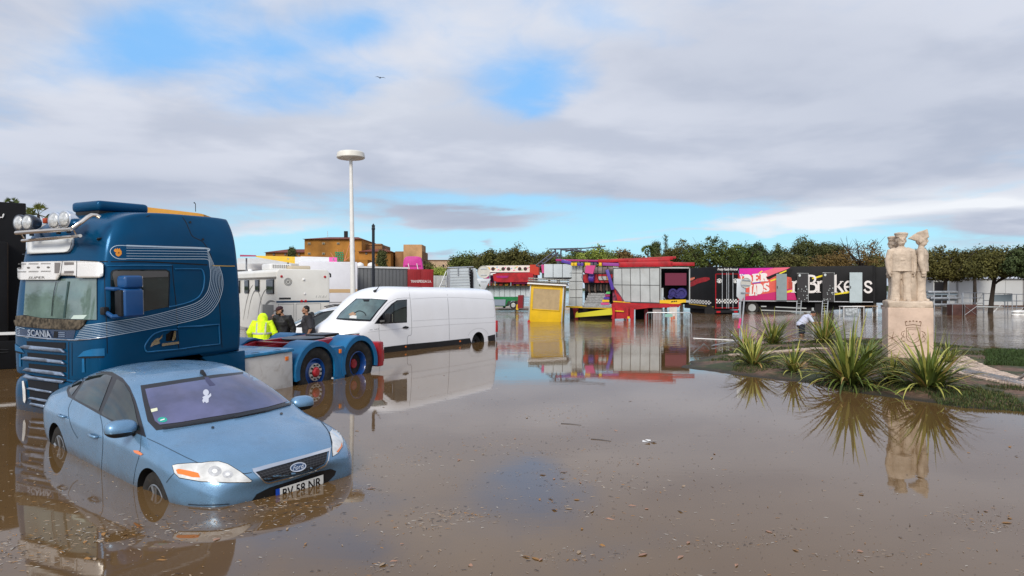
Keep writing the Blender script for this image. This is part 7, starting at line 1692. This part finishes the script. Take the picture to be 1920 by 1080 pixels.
# ================================================================== island with grass, soil, cobbles
isl = [(1285, 690), (1340, 697), (1400, 706), (1500, 716), (1600, 734), (1700, 750), (1800, 764), (1925, 772), (2100, 790), (2100, 668), (1920, 661), (1830, 655), (1760, 646), (1700, 640), (1600, 634), (1540, 637), (1470, 643), (1400, 650), (1350, 662), (1300, 675)]
ip = [wpos(u, v).xy for u, v in isl]
def inside(x, y):
    c = False; n = len(ip)
    for i in range(n):
        a, b_ = ip[i], ip[(i+1) % n]
        if (a.y > y) != (b_.y > y) and x < (b_.x-a.x)*(y-a.y)/(b_.y-a.y)+a.x: c = not c
    return c
def edge_d(x, y):
    d = 9.; p = V((x, y)); n = len(ip)
    for i in range(n):
        a, b_ = ip[i], ip[(i+1) % n]; ab = b_-a; t_ = max(0, min(1, (p-a).dot(ab)/ab.length_squared)); d = min(d, (p-(a+ab*t_)).length)
    return d if inside(x, y) else -d
from mathutils import noise as mn
def gz(x, y):
    d = edge_d(x, y)+.22*mn.noise((x*1.7, y*1.7, 0))+.12*mn.noise((x*5, y*5, 3))
    z = .11*min(1, max(-1.2, d/.8)) if d < .8 else .11+.05*min(1, (d-.8)/1.5)
    return z+.012*mn.noise((x*3, y*3, 7))
xs_ = [3.5+.16*i for i in range(int((17-3.5)/.16))]; ys_ = [10.2+.18*i for i in range(int((28-10.2)/.18))]
b = MB(); idx = {}
for j, y in enumerate(ys_):
    for i, x in enumerate(xs_): idx[i, j] = len(b.v); b.v.append((x, y, gz(x, y)))
for j in range(len(ys_)-1):
    for i in range(len(xs_)-1):
        if max(b.v[idx[i+a, j+c]][2] for a in (0, 1) for c in (0, 1)) > -.08: b.f.append((idx[i, j], idx[i+1, j], idx[i+1, j+1], idx[i, j+1])); b.mi.append(0)
mi_ = D.materials.new('island_soil'); mi_.use_nodes = True; t = NT(mi_.node_tree); bs = t.n['Principled BSDF']; g = t.new('ShaderNodeNewGeometry').outputs['Position']
n1 = t.noise(g, 1.1, 6, .65, .5); n2 = t.noise(g, 9., 5, .7)
c = t.mix(t.ramp(n2, .3, .7), (.085, .045, .028), (.19, .11, .07)); gr = t.mix(t.ramp(n2, .3, .7), (.022, .030, .009), (.055, .062, .018)); c = t.mix(t.ramp(n1, .44, .56), c, gr)
sp = t.new('ShaderNodeSeparateXYZ'); t.l.new(g, sp.inputs[0]); c = t.mix(t.ramp(sp.outputs[2], .0, .07), (.022, .018, .010), c)
t.l.new(c, bs.inputs['Base Color']); bs.inputs['Roughness'].default_value = .8; bn = t.new('ShaderNodeBump'); t.put(bn, 'Strength', .7); t.put(bn, 'Distance', .03); t.put(bn, 'Height', n2); t.l.new(bn.outputs[0], bs.inputs['Normal'])
isl_o = b.build('island', mi_, smooth=True); tag(isl_o, None, None, kind='structure')
# cobble paths
def cobbles(nm, strip, w0, size, seed):
    """pale setts laid along a line of ground points"""
    random.seed(seed); b = MB(); pts = [wpos(u, v, .12).xy for u, v in strip]; pts = [V(p) for p in spline(pts, 8)]; acc = 0
    for a, c_ in zip(pts, pts[1:]):
        d = (c_-a); L = d.length; d.normalize(); nrm = V((-d.y, d.x)); k = 0
        while acc < L:
            m_ = int(w0/size)
            for j in range(m_):
                q = a+d*acc+nrm*(j-(m_-1)/2)*size+V((random.uniform(-1, 1), random.uniform(-1, 1)))*size*.08; z = max(gz(q.x, q.y), .05)+.022
                if random.random() < .94: b.box((q.x, q.y, z+random.uniform(-.006, .006)), (size*.88, size*.88, .05), rot=(random.uniform(-.05, .05), random.uniform(-.05, .05), math.atan2(d.y, d.x)+random.uniform(-.1, .1)))
            acc += size
        acc -= L
    o = b.build(nm, mat('pale_setts', (.47, .37, .30), .85, var=.22, vscale=6, dirt=.4, dirtcol=(.18, .12, .08)), None, bevel=.008, seg=1); tag(o, None, None, kind='structure'); return o
cobbles('cobble_path', [(1770, 672), (1800, 690), (1840, 704), (1890, 715), (1960, 726), (2050, 738)], 1.15, .115, 1)
cobbles('kerb_strip', [(1376, 667), (1430, 664), (1490, 660), (1545, 657)], .34, .16, 2)
# fence mesh lying over the path
fm = thing('fallen_fence', 'loose wire mesh fence lying over the cobble path at the right edge', 'fence'); b = MB()
a0, a1 = wpos(1800, 697, .2), wpos(1935, 725, .2); dd = (a1-a0)
for k in range(26): p0 = a0+dd*k/25; b.tube([p0, p0+V((.15, .35, .07)), p0+V((.22, .8, .02))], .004, 4)
for k in range(6): o_ = V((.04*k, .15*k, .03*math.sin(k))); b.tube([a0+o_, (a0+a1)/2+o_+V((0, 0, .05)), a1+o_], .004, 4)
b.build('wire_mesh', M_steel, fm); MB().tube([wpos(1903, 716, .1), wpos(1925, 700, .35)], .03, 8).build('fence_post', M_steel, fm)
b = MB()
for q in (((1330, 655, .08), (1320, 645, .35), (1300, 662, .05)), ((1335, 648, .05), (1380, 640, .05), (1400, 630, .2)), ((1380, 640, .05), (1372, 628, .32))): b.tube([wpos(*p_) for p_ in q], .022, 5)
tag(b.build('bent_railing', M_steel), 'bent grey metal rail poking out of the water left of the plants', 'railing')
a = wpos(1300, 634, .0); c_ = wpos(1378, 638, .0); tag(MB().tube([a, c_], .018, 6).build('floating_plank', M_wht), 'long white plank floating in front of the circus lorry', 'plank')
a = wpos(1800, 655, .05); c_ = wpos(1895, 659, .05); tag(MB().tube([wpos(1765, 650, .1), a, c_], .03, 6).build('hose', M_alu), 'pale pipe lying at the water edge right of the pedestal', 'pipe')

# ------------------------------------------------------------------ grass tufts
def grass(nm, n, region, h0, h1, m, seed, cond=lambda x, y: True):
    random.seed(seed); b = MB(); k = 0; tries = 0
    while k < n and tries < n*12:
        tries += 1; u, v = random.uniform(region[0], region[2]), random.uniform(region[1], region[3]); p = wpos(u, v, .1); z = gz(p.x, p.y)
        if z < .0 or not cond(p.x, p.y): continue
        k += 1
        for j in range(3):
            q = random.uniform(0, 6.28); h = random.uniform(h0, h1); w_ = random.uniform(.003, .007)*(.6+p.y/18); o = V((random.uniform(-.05, .05), random.uniform(-.05, .05), 0)); ln = V((math.cos(q), math.sin(q), 0))*h*random.uniform(.2, .8); s = V((-math.sin(q), math.cos(q), 0))*w_
            base = V((p.x, p.y, z-.01))+o; mid = base+ln*.4+V((0, 0, h*.65)); tip = base+ln+V((0, 0, h))
            b.add([base-s, base+s, mid+s*.7, mid-s*.7, tip], [(0, 1, 2, 3), (3, 2, 4)], random.choice((0, 0, 1)))
    o = b.build(nm, m); tag(o, None, None, kind='stuff'); return o
G1 = mat('grass_green', (.035, .055, .012), .8, var=.4, vscale=5); G2 = mat('grass_olive', (.085, .08, .025), .8, var=.4, vscale=5)
mud = MB().tube
g1 = grass('grass', 8000, (1290, 640, 1925, 775), .02, .085, [G1, G2], 3, lambda x, y: mn.noise((x*.7, y*.7, 1)) > .0 and not (x/y > .60 and 12.9 < y < 17.6)); tag(g1, 'short grass and weeds covering the island shore', 'grass')
g2 = grass('meadow_grass', 3500, (1850, 660, 1990, 690), .05, .12, [mat('grass_bright', (.035, .065, .014), .8, var=.3), G1], 4); tag(g2, 'brighter grass patch at the right edge beyond the cobbles', 'grass')

# ------------------------------------------------------------------ spiky plants
PL = [mat('blade_green', (.115, .155, .03), .5, var=.3, vscale=3), mat('blade_lime', (.36, .35, .08), .5, var=.2, vscale=3), mat('blade_dry', (.42, .28, .10), .7, var=.3, vscale=3), mat('blade_dark', (.06, .085, .02), .5, var=.3, vscale=3)]
def spiky(label, u, v, h, r, n, seed, lime=.35, zo=.05):
    random.seed(seed); p = wpos(u, v, zo); root = thing('spiky_plant', label, 'plant', (p.x, p.y, max(gz(p.x, p.y), -.05)-.02), group='sword-leaved plants on the island')
    b = MB()
    for k in range(n):
        q = random.uniform(0, 2*math.pi); out = random.random()**.75; L = h*random.uniform(.45, 1.12)*(1.05-.1*out); el = R(86-58*out+random.uniform(-16, 16)); w_ = random.uniform(.016, .038)*(h/1.2)**.5
        d = V((math.cos(q), math.sin(q), 0)); s = V((-math.sin(q), math.cos(q), 0)); pos = d*random.uniform(0, .10)*r; m = 0 if random.random() > lime*.9 else 1
        if out > .55 and random.random() < .2: m = 2
        if out > .5 and random.random() < .25: m = 3
        seg = 7; e = el; pts = [pos.copy()]; droop = random.uniform(.1, 1.7)*(.35+out)
        tw = random.uniform(-.5, .5)
        for i in range(seg):
            e -= droop/seg*(.3+1.6*i/seg); pos = pos+(d*math.cos(e)+V((0, 0, 1))*math.sin(e))*(L/seg)*(r/h if False else 1); pts.append(pos.copy())
        vs = []
        for i, pt in enumerate(pts):
            t_ = i/seg; ww = w_*(.55+.9*t_ if t_ < .35 else (1-((t_-.35)/.65)**1.6)*.87+.02); sv = (s*math.cos(tw*t_)+V((0, 0, 1))*math.sin(tw*t_)*.6)
            vs += [pt-sv*ww, pt-V((0, 0, ww*.35))-d*ww*.15, pt+sv*ww]
        b.add(vs, [f for i in range(seg) for f in ((i*3, i*3+1, i*3+4, i*3+3), (i*3+1, i*3+2, i*3+5, i*3+4))], m)
    o = b.build('leaves', PL, root, smooth=True)
    c = MB().lathe([(.10*r, -.05), (.12*r, .05), (.05*r, .14)], 10, (0, 0, 0), 'z'); c.build('leaf_base', PL[3], root)
    return root
spiky('biggest spiky plant, broad green leaves, left of the pedestal by the water', 1592, 722, 1.42, 1.2, 270, 1, .42)
spiky('spiky plant in front of the right half of the pedestal, close to the water', 1742, 735, 1.15, 1.1, 220, 2, .45)
spiky('small spiky plant at the water edge between the left one and the biggest one', 1488, 702, .74, .7, 90, 3, .55)
spiky('yellowish spiky plant furthest left, beside the leaning road sign', 1412, 690, 1.0, .7, 130, 4, .6)
spiky('yellow-green spiky plant at the back left, in front of the pink trailer', 1449, 646, 1.25, 1., 170, 5, .55)
spiky('spiky plant at the back, beside the wading person in the pale shirt', 1545, 648, 1.25, 1.1, 170, 6, .55)
spiky('low spiky plant behind the leftmost one, partly hidden', 1398, 662, .95, .7, 80, 7, .65)
spiky('low spiky plant half hidden behind the biggest one, touching the pedestal corner', 1625, 690, .9, 1., 90, 8, .3)
spiky('low dark spiky plant between the biggest one and the waterside one', 1672, 722, .7, .9, 90, 10, .25)
spiky('low spiky plant at the right foot of the pedestal, behind the waterside one', 1778, 690, .75, .9, 80, 9, .4)
# ================================================================== trees
def leafmat(nm, c1, c2):
    m = D.materials.new(nm); m.use_nodes = True; t = NT(m.node_tree); b = t.n['Principled BSDF']; g = t.new('ShaderNodeNewGeometry').outputs['Position']; oi = t.new('ShaderNodeObjectInfo').outputs['Random']
    n = t.noise(g, .55, 5, .7); n2 = t.noise(g, 4.5, 2, .5)
    c = t.mix(t.ramp(t.m('ADD', t.m('MULTIPLY', n, .7), t.m('MULTIPLY', n2, .3)), .36, .62), c1, c2); c = t.mix(t.m('MULTIPLY', oi, .35), c, (.10, .075, .02)); t.l.new(c, b.inputs['Base Color']); b.inputs['Roughness'].default_value = .7; b.inputs['Specular IOR Level'].default_value = .2
    return m
LM = {'green': leafmat('leaf_green', (.020, .040, .009), (.10, .135, .028)), 'olive': leafmat('leaf_olive', (.032, .038, .010), (.125, .12, .033)), 'bright': leafmat('leaf_bright', (.09, .14, .02), (.27, .32, .06)),
      'brown': leafmat('leaf_russet', (.065, .042, .014), (.19, .12, .04)), 'dark': leafmat('leaf_dark', (.018, .035, .012), (.07, .10, .035))}
M_bark = mat('bark', (.035, .026, .02), .9, var=.3, vscale=6, bump=.5, bscale=30)
def crown_mesh(b, c, rx, ry, rz, n, leaf, rnd, dens=1.):
    """leaf-sized faces in clumps through the volume, uneven outline with gaps"""
    ncl = n
    for k in range(ncl):
        while True:
            x, y, z = rnd.uniform(-1, 1), rnd.uniform(-1, 1), rnd.uniform(-1, 1)
            if x*x+y*y+z*z < 1: break
        f = .55+.45*rnd.random(); L = math.sqrt(x*x+y*y+z*z)+1e-6
        if L < .5: x, y, z = x/L*.6, y/L*.6, z/L*.6
        cc = V((c[0]+x*rx, c[1]+y*ry, c[2]+(z if z > -.55 else -.55)*rz)); cr = leaf*rnd.uniform(2.2, 4.6)
        for j in range(int(34*dens)):
            d = V((rnd.gauss(0, 1), rnd.gauss(0, 1), rnd.gauss(0, .75))).normalized()*cr*(rnd.random()**.45)
            nn = (d.normalized()+V((rnd.uniform(-.8, .8), rnd.uniform(-.8, .8), rnd.uniform(-.3, 1.)))).normalized(); a = nn.orthogonal().normalized(); q = rnd.uniform(0, 6.28); bb_ = nn.cross(a); e1 = a*math.cos(q)+bb_*math.sin(q); e2 = nn.cross(e1); s = leaf*rnd.uniform(.5, 1.05)
            p0 = cc+d; b.add([p0-e1*s, p0-e2*s*.45, p0+e1*s, p0+e2*s*.45], [(0, 1, 2, 3)])
def tree(nm, label, u, vt, u_w, vb, Y, kind, seed, trunk_v=None, open_=False, lobes=5, leaf=.34, lean=0., cat='tree', group='trees along the edge of the square', clumps=None, ground=-.1):
    rnd = random.Random(seed); base = at(u, 540, Y); top = H+(540-vt)/1280*Y; bot = H+(540-vb)/1280*Y; w_ = u_w/1280*Y/2
    root = thing(nm, label, cat, (base.x-lean, base.y, ground), (0, 0, 0), group); top -= ground; bot -= ground
    b = MB(); hh = top-bot; ncl = clumps or int(30*w_*hh/6)+16
    for k in range(lobes):
        x = (k+.5)/lobes*2-1; lw = w_*rnd.uniform(.42, .62); lh = hh*(.5-.20*abs(x)+rnd.uniform(-.08, .03)); cz = bot+max(lh, hh*.36)+rnd.uniform(0, .06)*hh
        cz = min(cz, top-lh*.98)
        crown_mesh(b, (x*(w_-lw*.6)+lean, rnd.uniform(-.35, .35)*w_, cz), lw, lw*.9, lh, max(6, int(ncl/lobes)), leaf, rnd, .55 if open_ else 1.)
    b.build('crown', LM[kind], root)
    t_ = MB(); sp_ = bot+hh*.25; t_.tube([(0, 0, -.3), (lean*.3, 0, sp_*.4), (lean*.75, .05, sp_*.8), (lean, 0, sp_)], [.024*top+.07, .02*top+.05, .016*top+.05, .012*top+.04], 10)
    for k in range(7 if open_ else 6):
        q = rnd.uniform(0, 6.28); L = w_*rnd.uniform(.5, .95); s0 = V((lean*.85, .0, sp_*rnd.uniform(.72, .95))); e_ = V((lean+math.cos(q)*L, math.sin(q)*L*.7, top-hh*rnd.uniform(.15, .5)))
        m_ = s0.lerp(e_, .45)+V((0, 0, -.12*L)); t_.tube([s0, m_, e_], [.012*top+.02, .008*top+.02, .02], 6)
        for j in range(5 if open_ else 2):
            e2 = e_+V((rnd.uniform(-1, 1), rnd.uniform(-1, 1), rnd.uniform(.0, .8)))*w_*.35; t_.tube([m_.lerp(e_, rnd.uniform(.3, 1)), e2], [.03, .01], 4)
    t_.build('trunk', M_bark, root, smooth='auto'); return root
bgt = [(874, 473, 66, 508, 118, 'green', 'low round green tree right of the pale stone building'), (925, 462, 70, 512, 112, 'olive', 'dark olive tree behind the porthole ride, left one of that pair'), (968, 459, 72, 512, 108, 'olive', 'broad olive tree behind the porthole ride, right one of that pair'), (1030, 471, 66, 512, 104, 'olive', 'olive tree behind the folded lattice arms'),
       (1082, 469, 56, 512, 102, 'green', 'small green tree between the lattice arms and the bright bush'), (1120, 459, 74, 506, 96, 'bright', 'bright green leafy tree above the red ride arms'), (1172, 469, 66, 506, 104, 'brown', 'low russet tree right of the bright green one'),
       (1278, 449, 80, 512, 100, 'olive', 'tree at the left shoulder of the great dark green one'), (1335, 441, 112, 512, 96, 'green', 'tallest dense green tree above the circus lorry'), (1392, 452, 80, 512, 103, 'green', 'dense green tree above the pink trailer end'), (1420, 449, 34, 500, 128, 'dark', 'slim dark distant tree above the pink lettering'),
       (1455, 459, 60, 508, 120, 'dark', 'dark distant tree left of centre above the trailer'), (1510, 444, 58, 500, 125, 'dark', 'tall dark ragged tree above the speckled doors'), (1556, 446, 56, 500, 122, 'dark', 'tall dark ragged tree, next one right of the ragged pair'), (1480, 476, 90, 514, 92, 'olive', 'low olive tree close behind the black trailer'), (1560, 474, 100, 514, 90, 'brown', 'russet low tree close behind the black trailer roof'), (1640, 476, 80, 520, 84, 'olive', 'low olive tree behind the monument'),
       (1240, 474, 56, 508, 108, 'olive', 'small olive tree beside the fan palm'), (826, 503, 50, 524, 92, 'bright', 'low bright bush above the grey hoarding')]
for i, (u, vt, uw, vb, Y, k, lab) in enumerate(bgt): tree('broadleaf_tree', lab, u, vt, uw, vb, Y, k, 100+i, leaf=.24 if Y > 100 else .20, clumps=190)
tree('bare_tree', 'half-bare russet tree with open branches left of the monument', 1618, 440, 96, 505, 78, 'brown', 61, open_=True, leaf=.16, clumps=70, lobes=6)
tree('olive_tree', 'grey-green round tree between the pink shell and the stone building', 797, 488, 30, 512, 115, 'olive', 62, lobes=3, leaf=.3, ground=.0)
for i, (u, vt, uw, vb, Y, k, ln, lab) in enumerate(((1775, 448, 118, 535, 58, 'green', .25, 'broad tree with a forked trunk right of the monument'), (1868, 455, 120, 528, 54, 'green', .5, 'broad tree on a leaning trunk between the scaffold frames'), (1935, 441, 100, 530, 52, 'dark', .5, 'tree cut off by the right edge of the picture'), (1722, 466, 60, 524, 66, 'dark', 0., 'darker tree close behind the monument'), (1828, 464, 80, 520, 70, 'olive', 0., 'olive tree filling the gap between the two broad ones'))):
    tree('street_tree', lab, u, vt, uw, vb, Y, 'olive' if k == 'green' else k, 200+i, leaf=.13, lean=ln, clumps=420, lobes=6)
def palm(label, u, v, Y, r, seed, n=22):
    p = at(u, v, Y); root = thing('palm_tree', label, 'palm tree', (p.x, p.y, 0), group='distant fan palms'); rnd = random.Random(seed); b = MB()
    for k in range(n):
        q = rnd.uniform(0, 6.28); e = rnd.uniform(-.5, 1.3); d = V((math.cos(q)*math.cos(e), math.sin(q)*math.cos(e), math.sin(e))); c = V((0, 0, p.z))+d*r*.5; s = d.orthogonal().normalized(); s2 = d.cross(s)
        b.tube([(0, 0, p.z), c], .02*r, 4)
        for j in range(11):
            a = (j-5)/5*1.15; dd_ = d*math.cos(a)+(s*math.cos(q)+s2*math.sin(q))*math.sin(a); t2 = c+dd_*r*.6+V((0, 0, -.08*r*abs(a))); w2 = dd_.cross(d).normalized()*.03*r if dd_.cross(d).length > .01 else s*.03*r; w3 = dd_.cross(w2).normalized()*.045*r
            b.add([c, c+dd_*r*.3+w3, t2, c+dd_*r*.3-w3], [(0, 1, 2, 3)])
    b.build('fronds', LM['green'], root); MB().tube([(0, 0, 0), (0, 0, p.z)], [.22*r*.5, .10*r], 8).build('trunk', M_bark, root, smooth='auto')
palm('fan palm above the red ride arms', 1215, 471, 100, 1.05, 1)
palm('palm crown behind the roof spotlights of the blue cab', 72, 402, 34, .62, 2, 16)
palm('tiny palm crown above the black lorry box at the far left', 22, 384, 45, .55, 3, 14)
def conifer(label, u, v0, v1, w_, Y, seed, nm='cypress_tree', open_=False):
    rnd = random.Random(seed); base = at(u, 540, Y); z0 = H+(540-v1)/1280*Y; z1 = H+(540-v0)/1280*Y; r = w_/1280*Y/2; root = thing(nm, label, 'tree', (base.x, base.y, 0)); b = MB(); n = 60 if not open_ else 26
    for k in range(n):
        f = (k+.5)/n; z = z0+(z1-z0)*f; rr = r*(1-f)**.7 if not open_ else r*(1.05-f*.8); q = rnd.uniform(0, 6.28)
        L = rr*rnd.uniform(.5, 1); c = (math.cos(q)*L*(.6 if not open_ else .8), math.sin(q)*L*.6, z); crown_mesh(b, c, .35*r if not open_ else .3*r, .35*r, .5*r if not open_ else .1*r, 3, .22 if not open_ else .12, rnd, .6 if not open_ else .35)
        if open_: b.tube([(0, 0, z), c], .04, 4)
    b.build('crown', LM['dark'], root); MB().tube([(0, 0, 0), (0, 0, z1*.97)], [.25, .05], 8).build('trunk', M_bark, root)
conifer('dark conical tree in front of the ochre building right of the dark post', 716, 474, 510, 22, 122, 1)
conifer('small dark conifer in front of the wing of the ochre building', 547, 468, 485, 12, 150, 4)
conifer('slim cypress between the fan palm and the thin tall pine', 1230, 457, 500, 7, 110, 2)
conifer('thin tall pine with sparse tiers above the ride', 1248.5, 440, 500, 15, 112, 3, 'tall_pine', True)

# trees west of the square: mirrored in the windscreens
for i, (x, y, h) in enumerate(((-44, 3, 7.5), (-47, 10, 6.), (-43, -5, 6.5))):
    rnd = random.Random(300+i); root = thing('street_tree', ('tallest', 'northern', 'southern')[i]+' of three trees west of the square, behind the lorries', 'tree', (x, y, 0), group='trees along the edge of the square'); b = MB()
    crown_mesh(b, (0, 0, h*.68), h*.42, h*.42, h*.33, 90, .24, rnd); b.build('crown', LM['green'], root)
    MB().tube([(0, 0, -.3), (.1, 0, h*.3), (0, 0, h*.6)], [.22, .17, .1], 8).build('trunk', M_bark, root, smooth='auto')
# ================================================================== flood water
def water():
    me = D.meshes.new('flood_water'); s = 1500
    me.from_pydata([(-s, -60, 0), (s, -60, 0), (s, 700, 0), (-s, 700, 0)], [], [(0, 1, 2, 3)])
    m = D.materials.new('muddy_water'); m.use_nodes = True; t = NT(m.node_tree); b = t.n['Principled BSDF']
    g = t.new('ShaderNodeNewGeometry'); p = g.outputs['Position']
    n = t.noise(p, .35, 4, .55)
    c = t.mix(t.ramp(n, .3, .7), (.120, .068, .026), (.145, .086, .037))
    t.l.new(c, b.inputs['Base Color']); b.inputs['IOR'].default_value = 1.45
    sp = t.new('ShaderNodeSeparateXYZ'); t.l.new(p, sp.inputs[0])
    # wind ripples further out, calm water close by
    far = t.ramp(sp.outputs[1], 19., 33.)
    patch = t.ramp(t.noise(p, .09, 2, .5), .42, .6)
    amp = t.m('ADD', .0006, t.m('MULTIPLY', far, t.m('ADD', .022, t.m('MULTIPLY', patch, .06))))
    w1 = t.noise(t.map(p, (.55, 2.2, 1)), 1.3, 3, .5, .3)
    w2 = t.noise(t.map(p, (1.2, 2.6, 1), rot=(0, 0, .35)), 3.2, 2, .5)
    h = t.m('MULTIPLY', t.m('ADD', w1, t.m('MULTIPLY', w2, .35)), amp)
    bn = t.new('ShaderNodeBump'); t.put(bn, 'Strength', 1.); t.put(bn, 'Distance', 1.); t.put(bn, 'Height', h); t.l.new(bn.outputs[0], b.inputs['Normal'])
    b.inputs['Roughness'].default_value = .03; b.inputs['Specular IOR Level'].default_value = .5
    me.materials.append(m); o = D.objects.new('flood_water', me); col.objects.link(o); o['kind'] = 'structure'; return o
water()
g_ = MB(); g_.add([(-1500, -60, -.55), (1500, -60, -.55), (1500, 900, -.55), (-1500, 900, -.55)], [(0, 1, 2, 3)]); tag(g_.build('ground', mat('asphalt', (.05, .05, .05), .9)), None, None, kind='structure')
# ================================================================== floating leaves and bits
random.seed(12); b = MB(); cnt = 0
def bit(p, L, w_, q, m, curl=0.):
    d = V((math.cos(q), math.sin(q), 0)); s = V((-math.sin(q), math.cos(q), 0)); c = V((p[0], p[1], .004))
    b.add([c-d*L, c-d*L*.3+s*w_+V((0, 0, curl)), c+d*L*.4+s*w_*.8+V((0, 0, curl*.5)), c+d*L, c+d*L*.3-s*w_, c-d*L*.5-s*w_*.8+V((0, 0, curl*.4))], [(0, 1, 2, 3, 4, 5)], m)
def dens(x, y):
    wv = y+.5*mn.noise((x*.8, y*.4, 2)); return (mn.noise((x*.6, wv*.5, 4))*.5+mn.noise((x*1.1, wv*3.2, 9))*.7)*1.3-.12
tries = 0
while cnt < 4600 and tries < 120000:
    tries += 1; v = 660+420*random.random()**.8; u = random.uniform(-60, 1980); p = wpos(u, v)
    if edge_d(p.x, p.y) > -.1 if (3 < p.x < 17 and p.y > 10) else False: continue
    dn = dens(p.x, p.y)
    if random.random() > max(.10, min(1, dn*2.0)): continue
    cnt += 1; r = random.random(); far_ = min(1.6, p.y/7)
    if r < .75: bit(p, random.uniform(.004, .014)*far_, random.uniform(.0015, .004)*far_, random.uniform(0, 6.28), random.choice((0, 1, 1, 2, 3)))
    elif r < .975: bit(p, random.uniform(.010, .028), random.uniform(.0018, .005), random.gauss(.2, .9), random.choice((0, 0, 1, 2, 3)), random.uniform(0, .004))
    else: bit(p, random.uniform(.018, .05), random.uniform(.008, .02), random.uniform(0, 6.28), random.choice((2, 4, 0, 2)), random.uniform(0, .012))
for (u, v, n, su, sv) in ((560, 935, 260, 60, 14), (190, 1000, 320, 70, 14), (40, 1030, 240, 50, 16), (380, 985, 260, 80, 16), (1060, 775, 130, 40, 9), (850, 965, 160, 40, 9), (780, 985, 120, 40, 9), (930, 840, 160, 50, 16), (1180, 900, 140, 60, 22), (640, 880, 80, 40, 12), (760, 860, 90, 40, 12), (70, 900, 140, 50, 30), (520, 955, 140, 60, 8), (600, 718, 80, 40, 4), (1560, 750, 60, 120, 10)):
    for k in range(int(n*.55)):
        p = wpos(random.gauss(u, su), max(650, random.gauss(v, sv))); bit(p, random.uniform(.006, .032), random.uniform(.0015, .005), random.gauss(.3, .8), random.choice((0, 0, 1, 2, 3)), random.uniform(0, .006))
o = b.build('floating_debris', [mat('straw_bit', (.30, .22, .15), .8), mat('dark_bit', (.05, .035, .028), .8), mat('ochre_leaf', (.30, .15, .045), .7), mat('pale_bit', (.38, .34, .29), .8), mat('pinkish_leaf', (.32, .18, .12), .7)]); tag(o, 'leaves, straw and specks floating on the brown water', 'debris', kind='stuff')
# a few separate larger pieces
for k, (u, v, L, q, lab) in enumerate(((1218, 829, .10, .3, 'crumpled white scrap floating in the middle of the water'), (1290, 580+200, .0, 0, None))):
    if not lab: continue
    p = wpos(u, v); m_ = MB()
    for j in range(5): a = j*1.3; m_.add([(0, 0, .005), (L*math.cos(a), L*.5*math.sin(a), .02), (L*math.cos(a+.8), L*.5*math.sin(a+.8), .008+.02*(j % 2))], [(0, 1, 2)])
    o = m_.build('paper_scrap', M_wht, None, loc=(p.x, p.y, 0)); tag(o, lab, 'litter')
for k, (u0, v0, u1, v1, lab) in enumerate(((1052, 794, 1090, 797, 'dark twig floating, the left one of two in mid water'), (1108, 823, 1146, 827, 'dark twig floating, the right one of two in mid water'))):
    a, c_ = wpos(u0, v0, .004), wpos(u1, v1, .004); tag(MB().tube([a, a.lerp(c_, .4)+V((0, .02, .002)), c_], [.004, .0035, .002], 5).build('twig', M_bark), lab, 'twig', group='floating twigs')
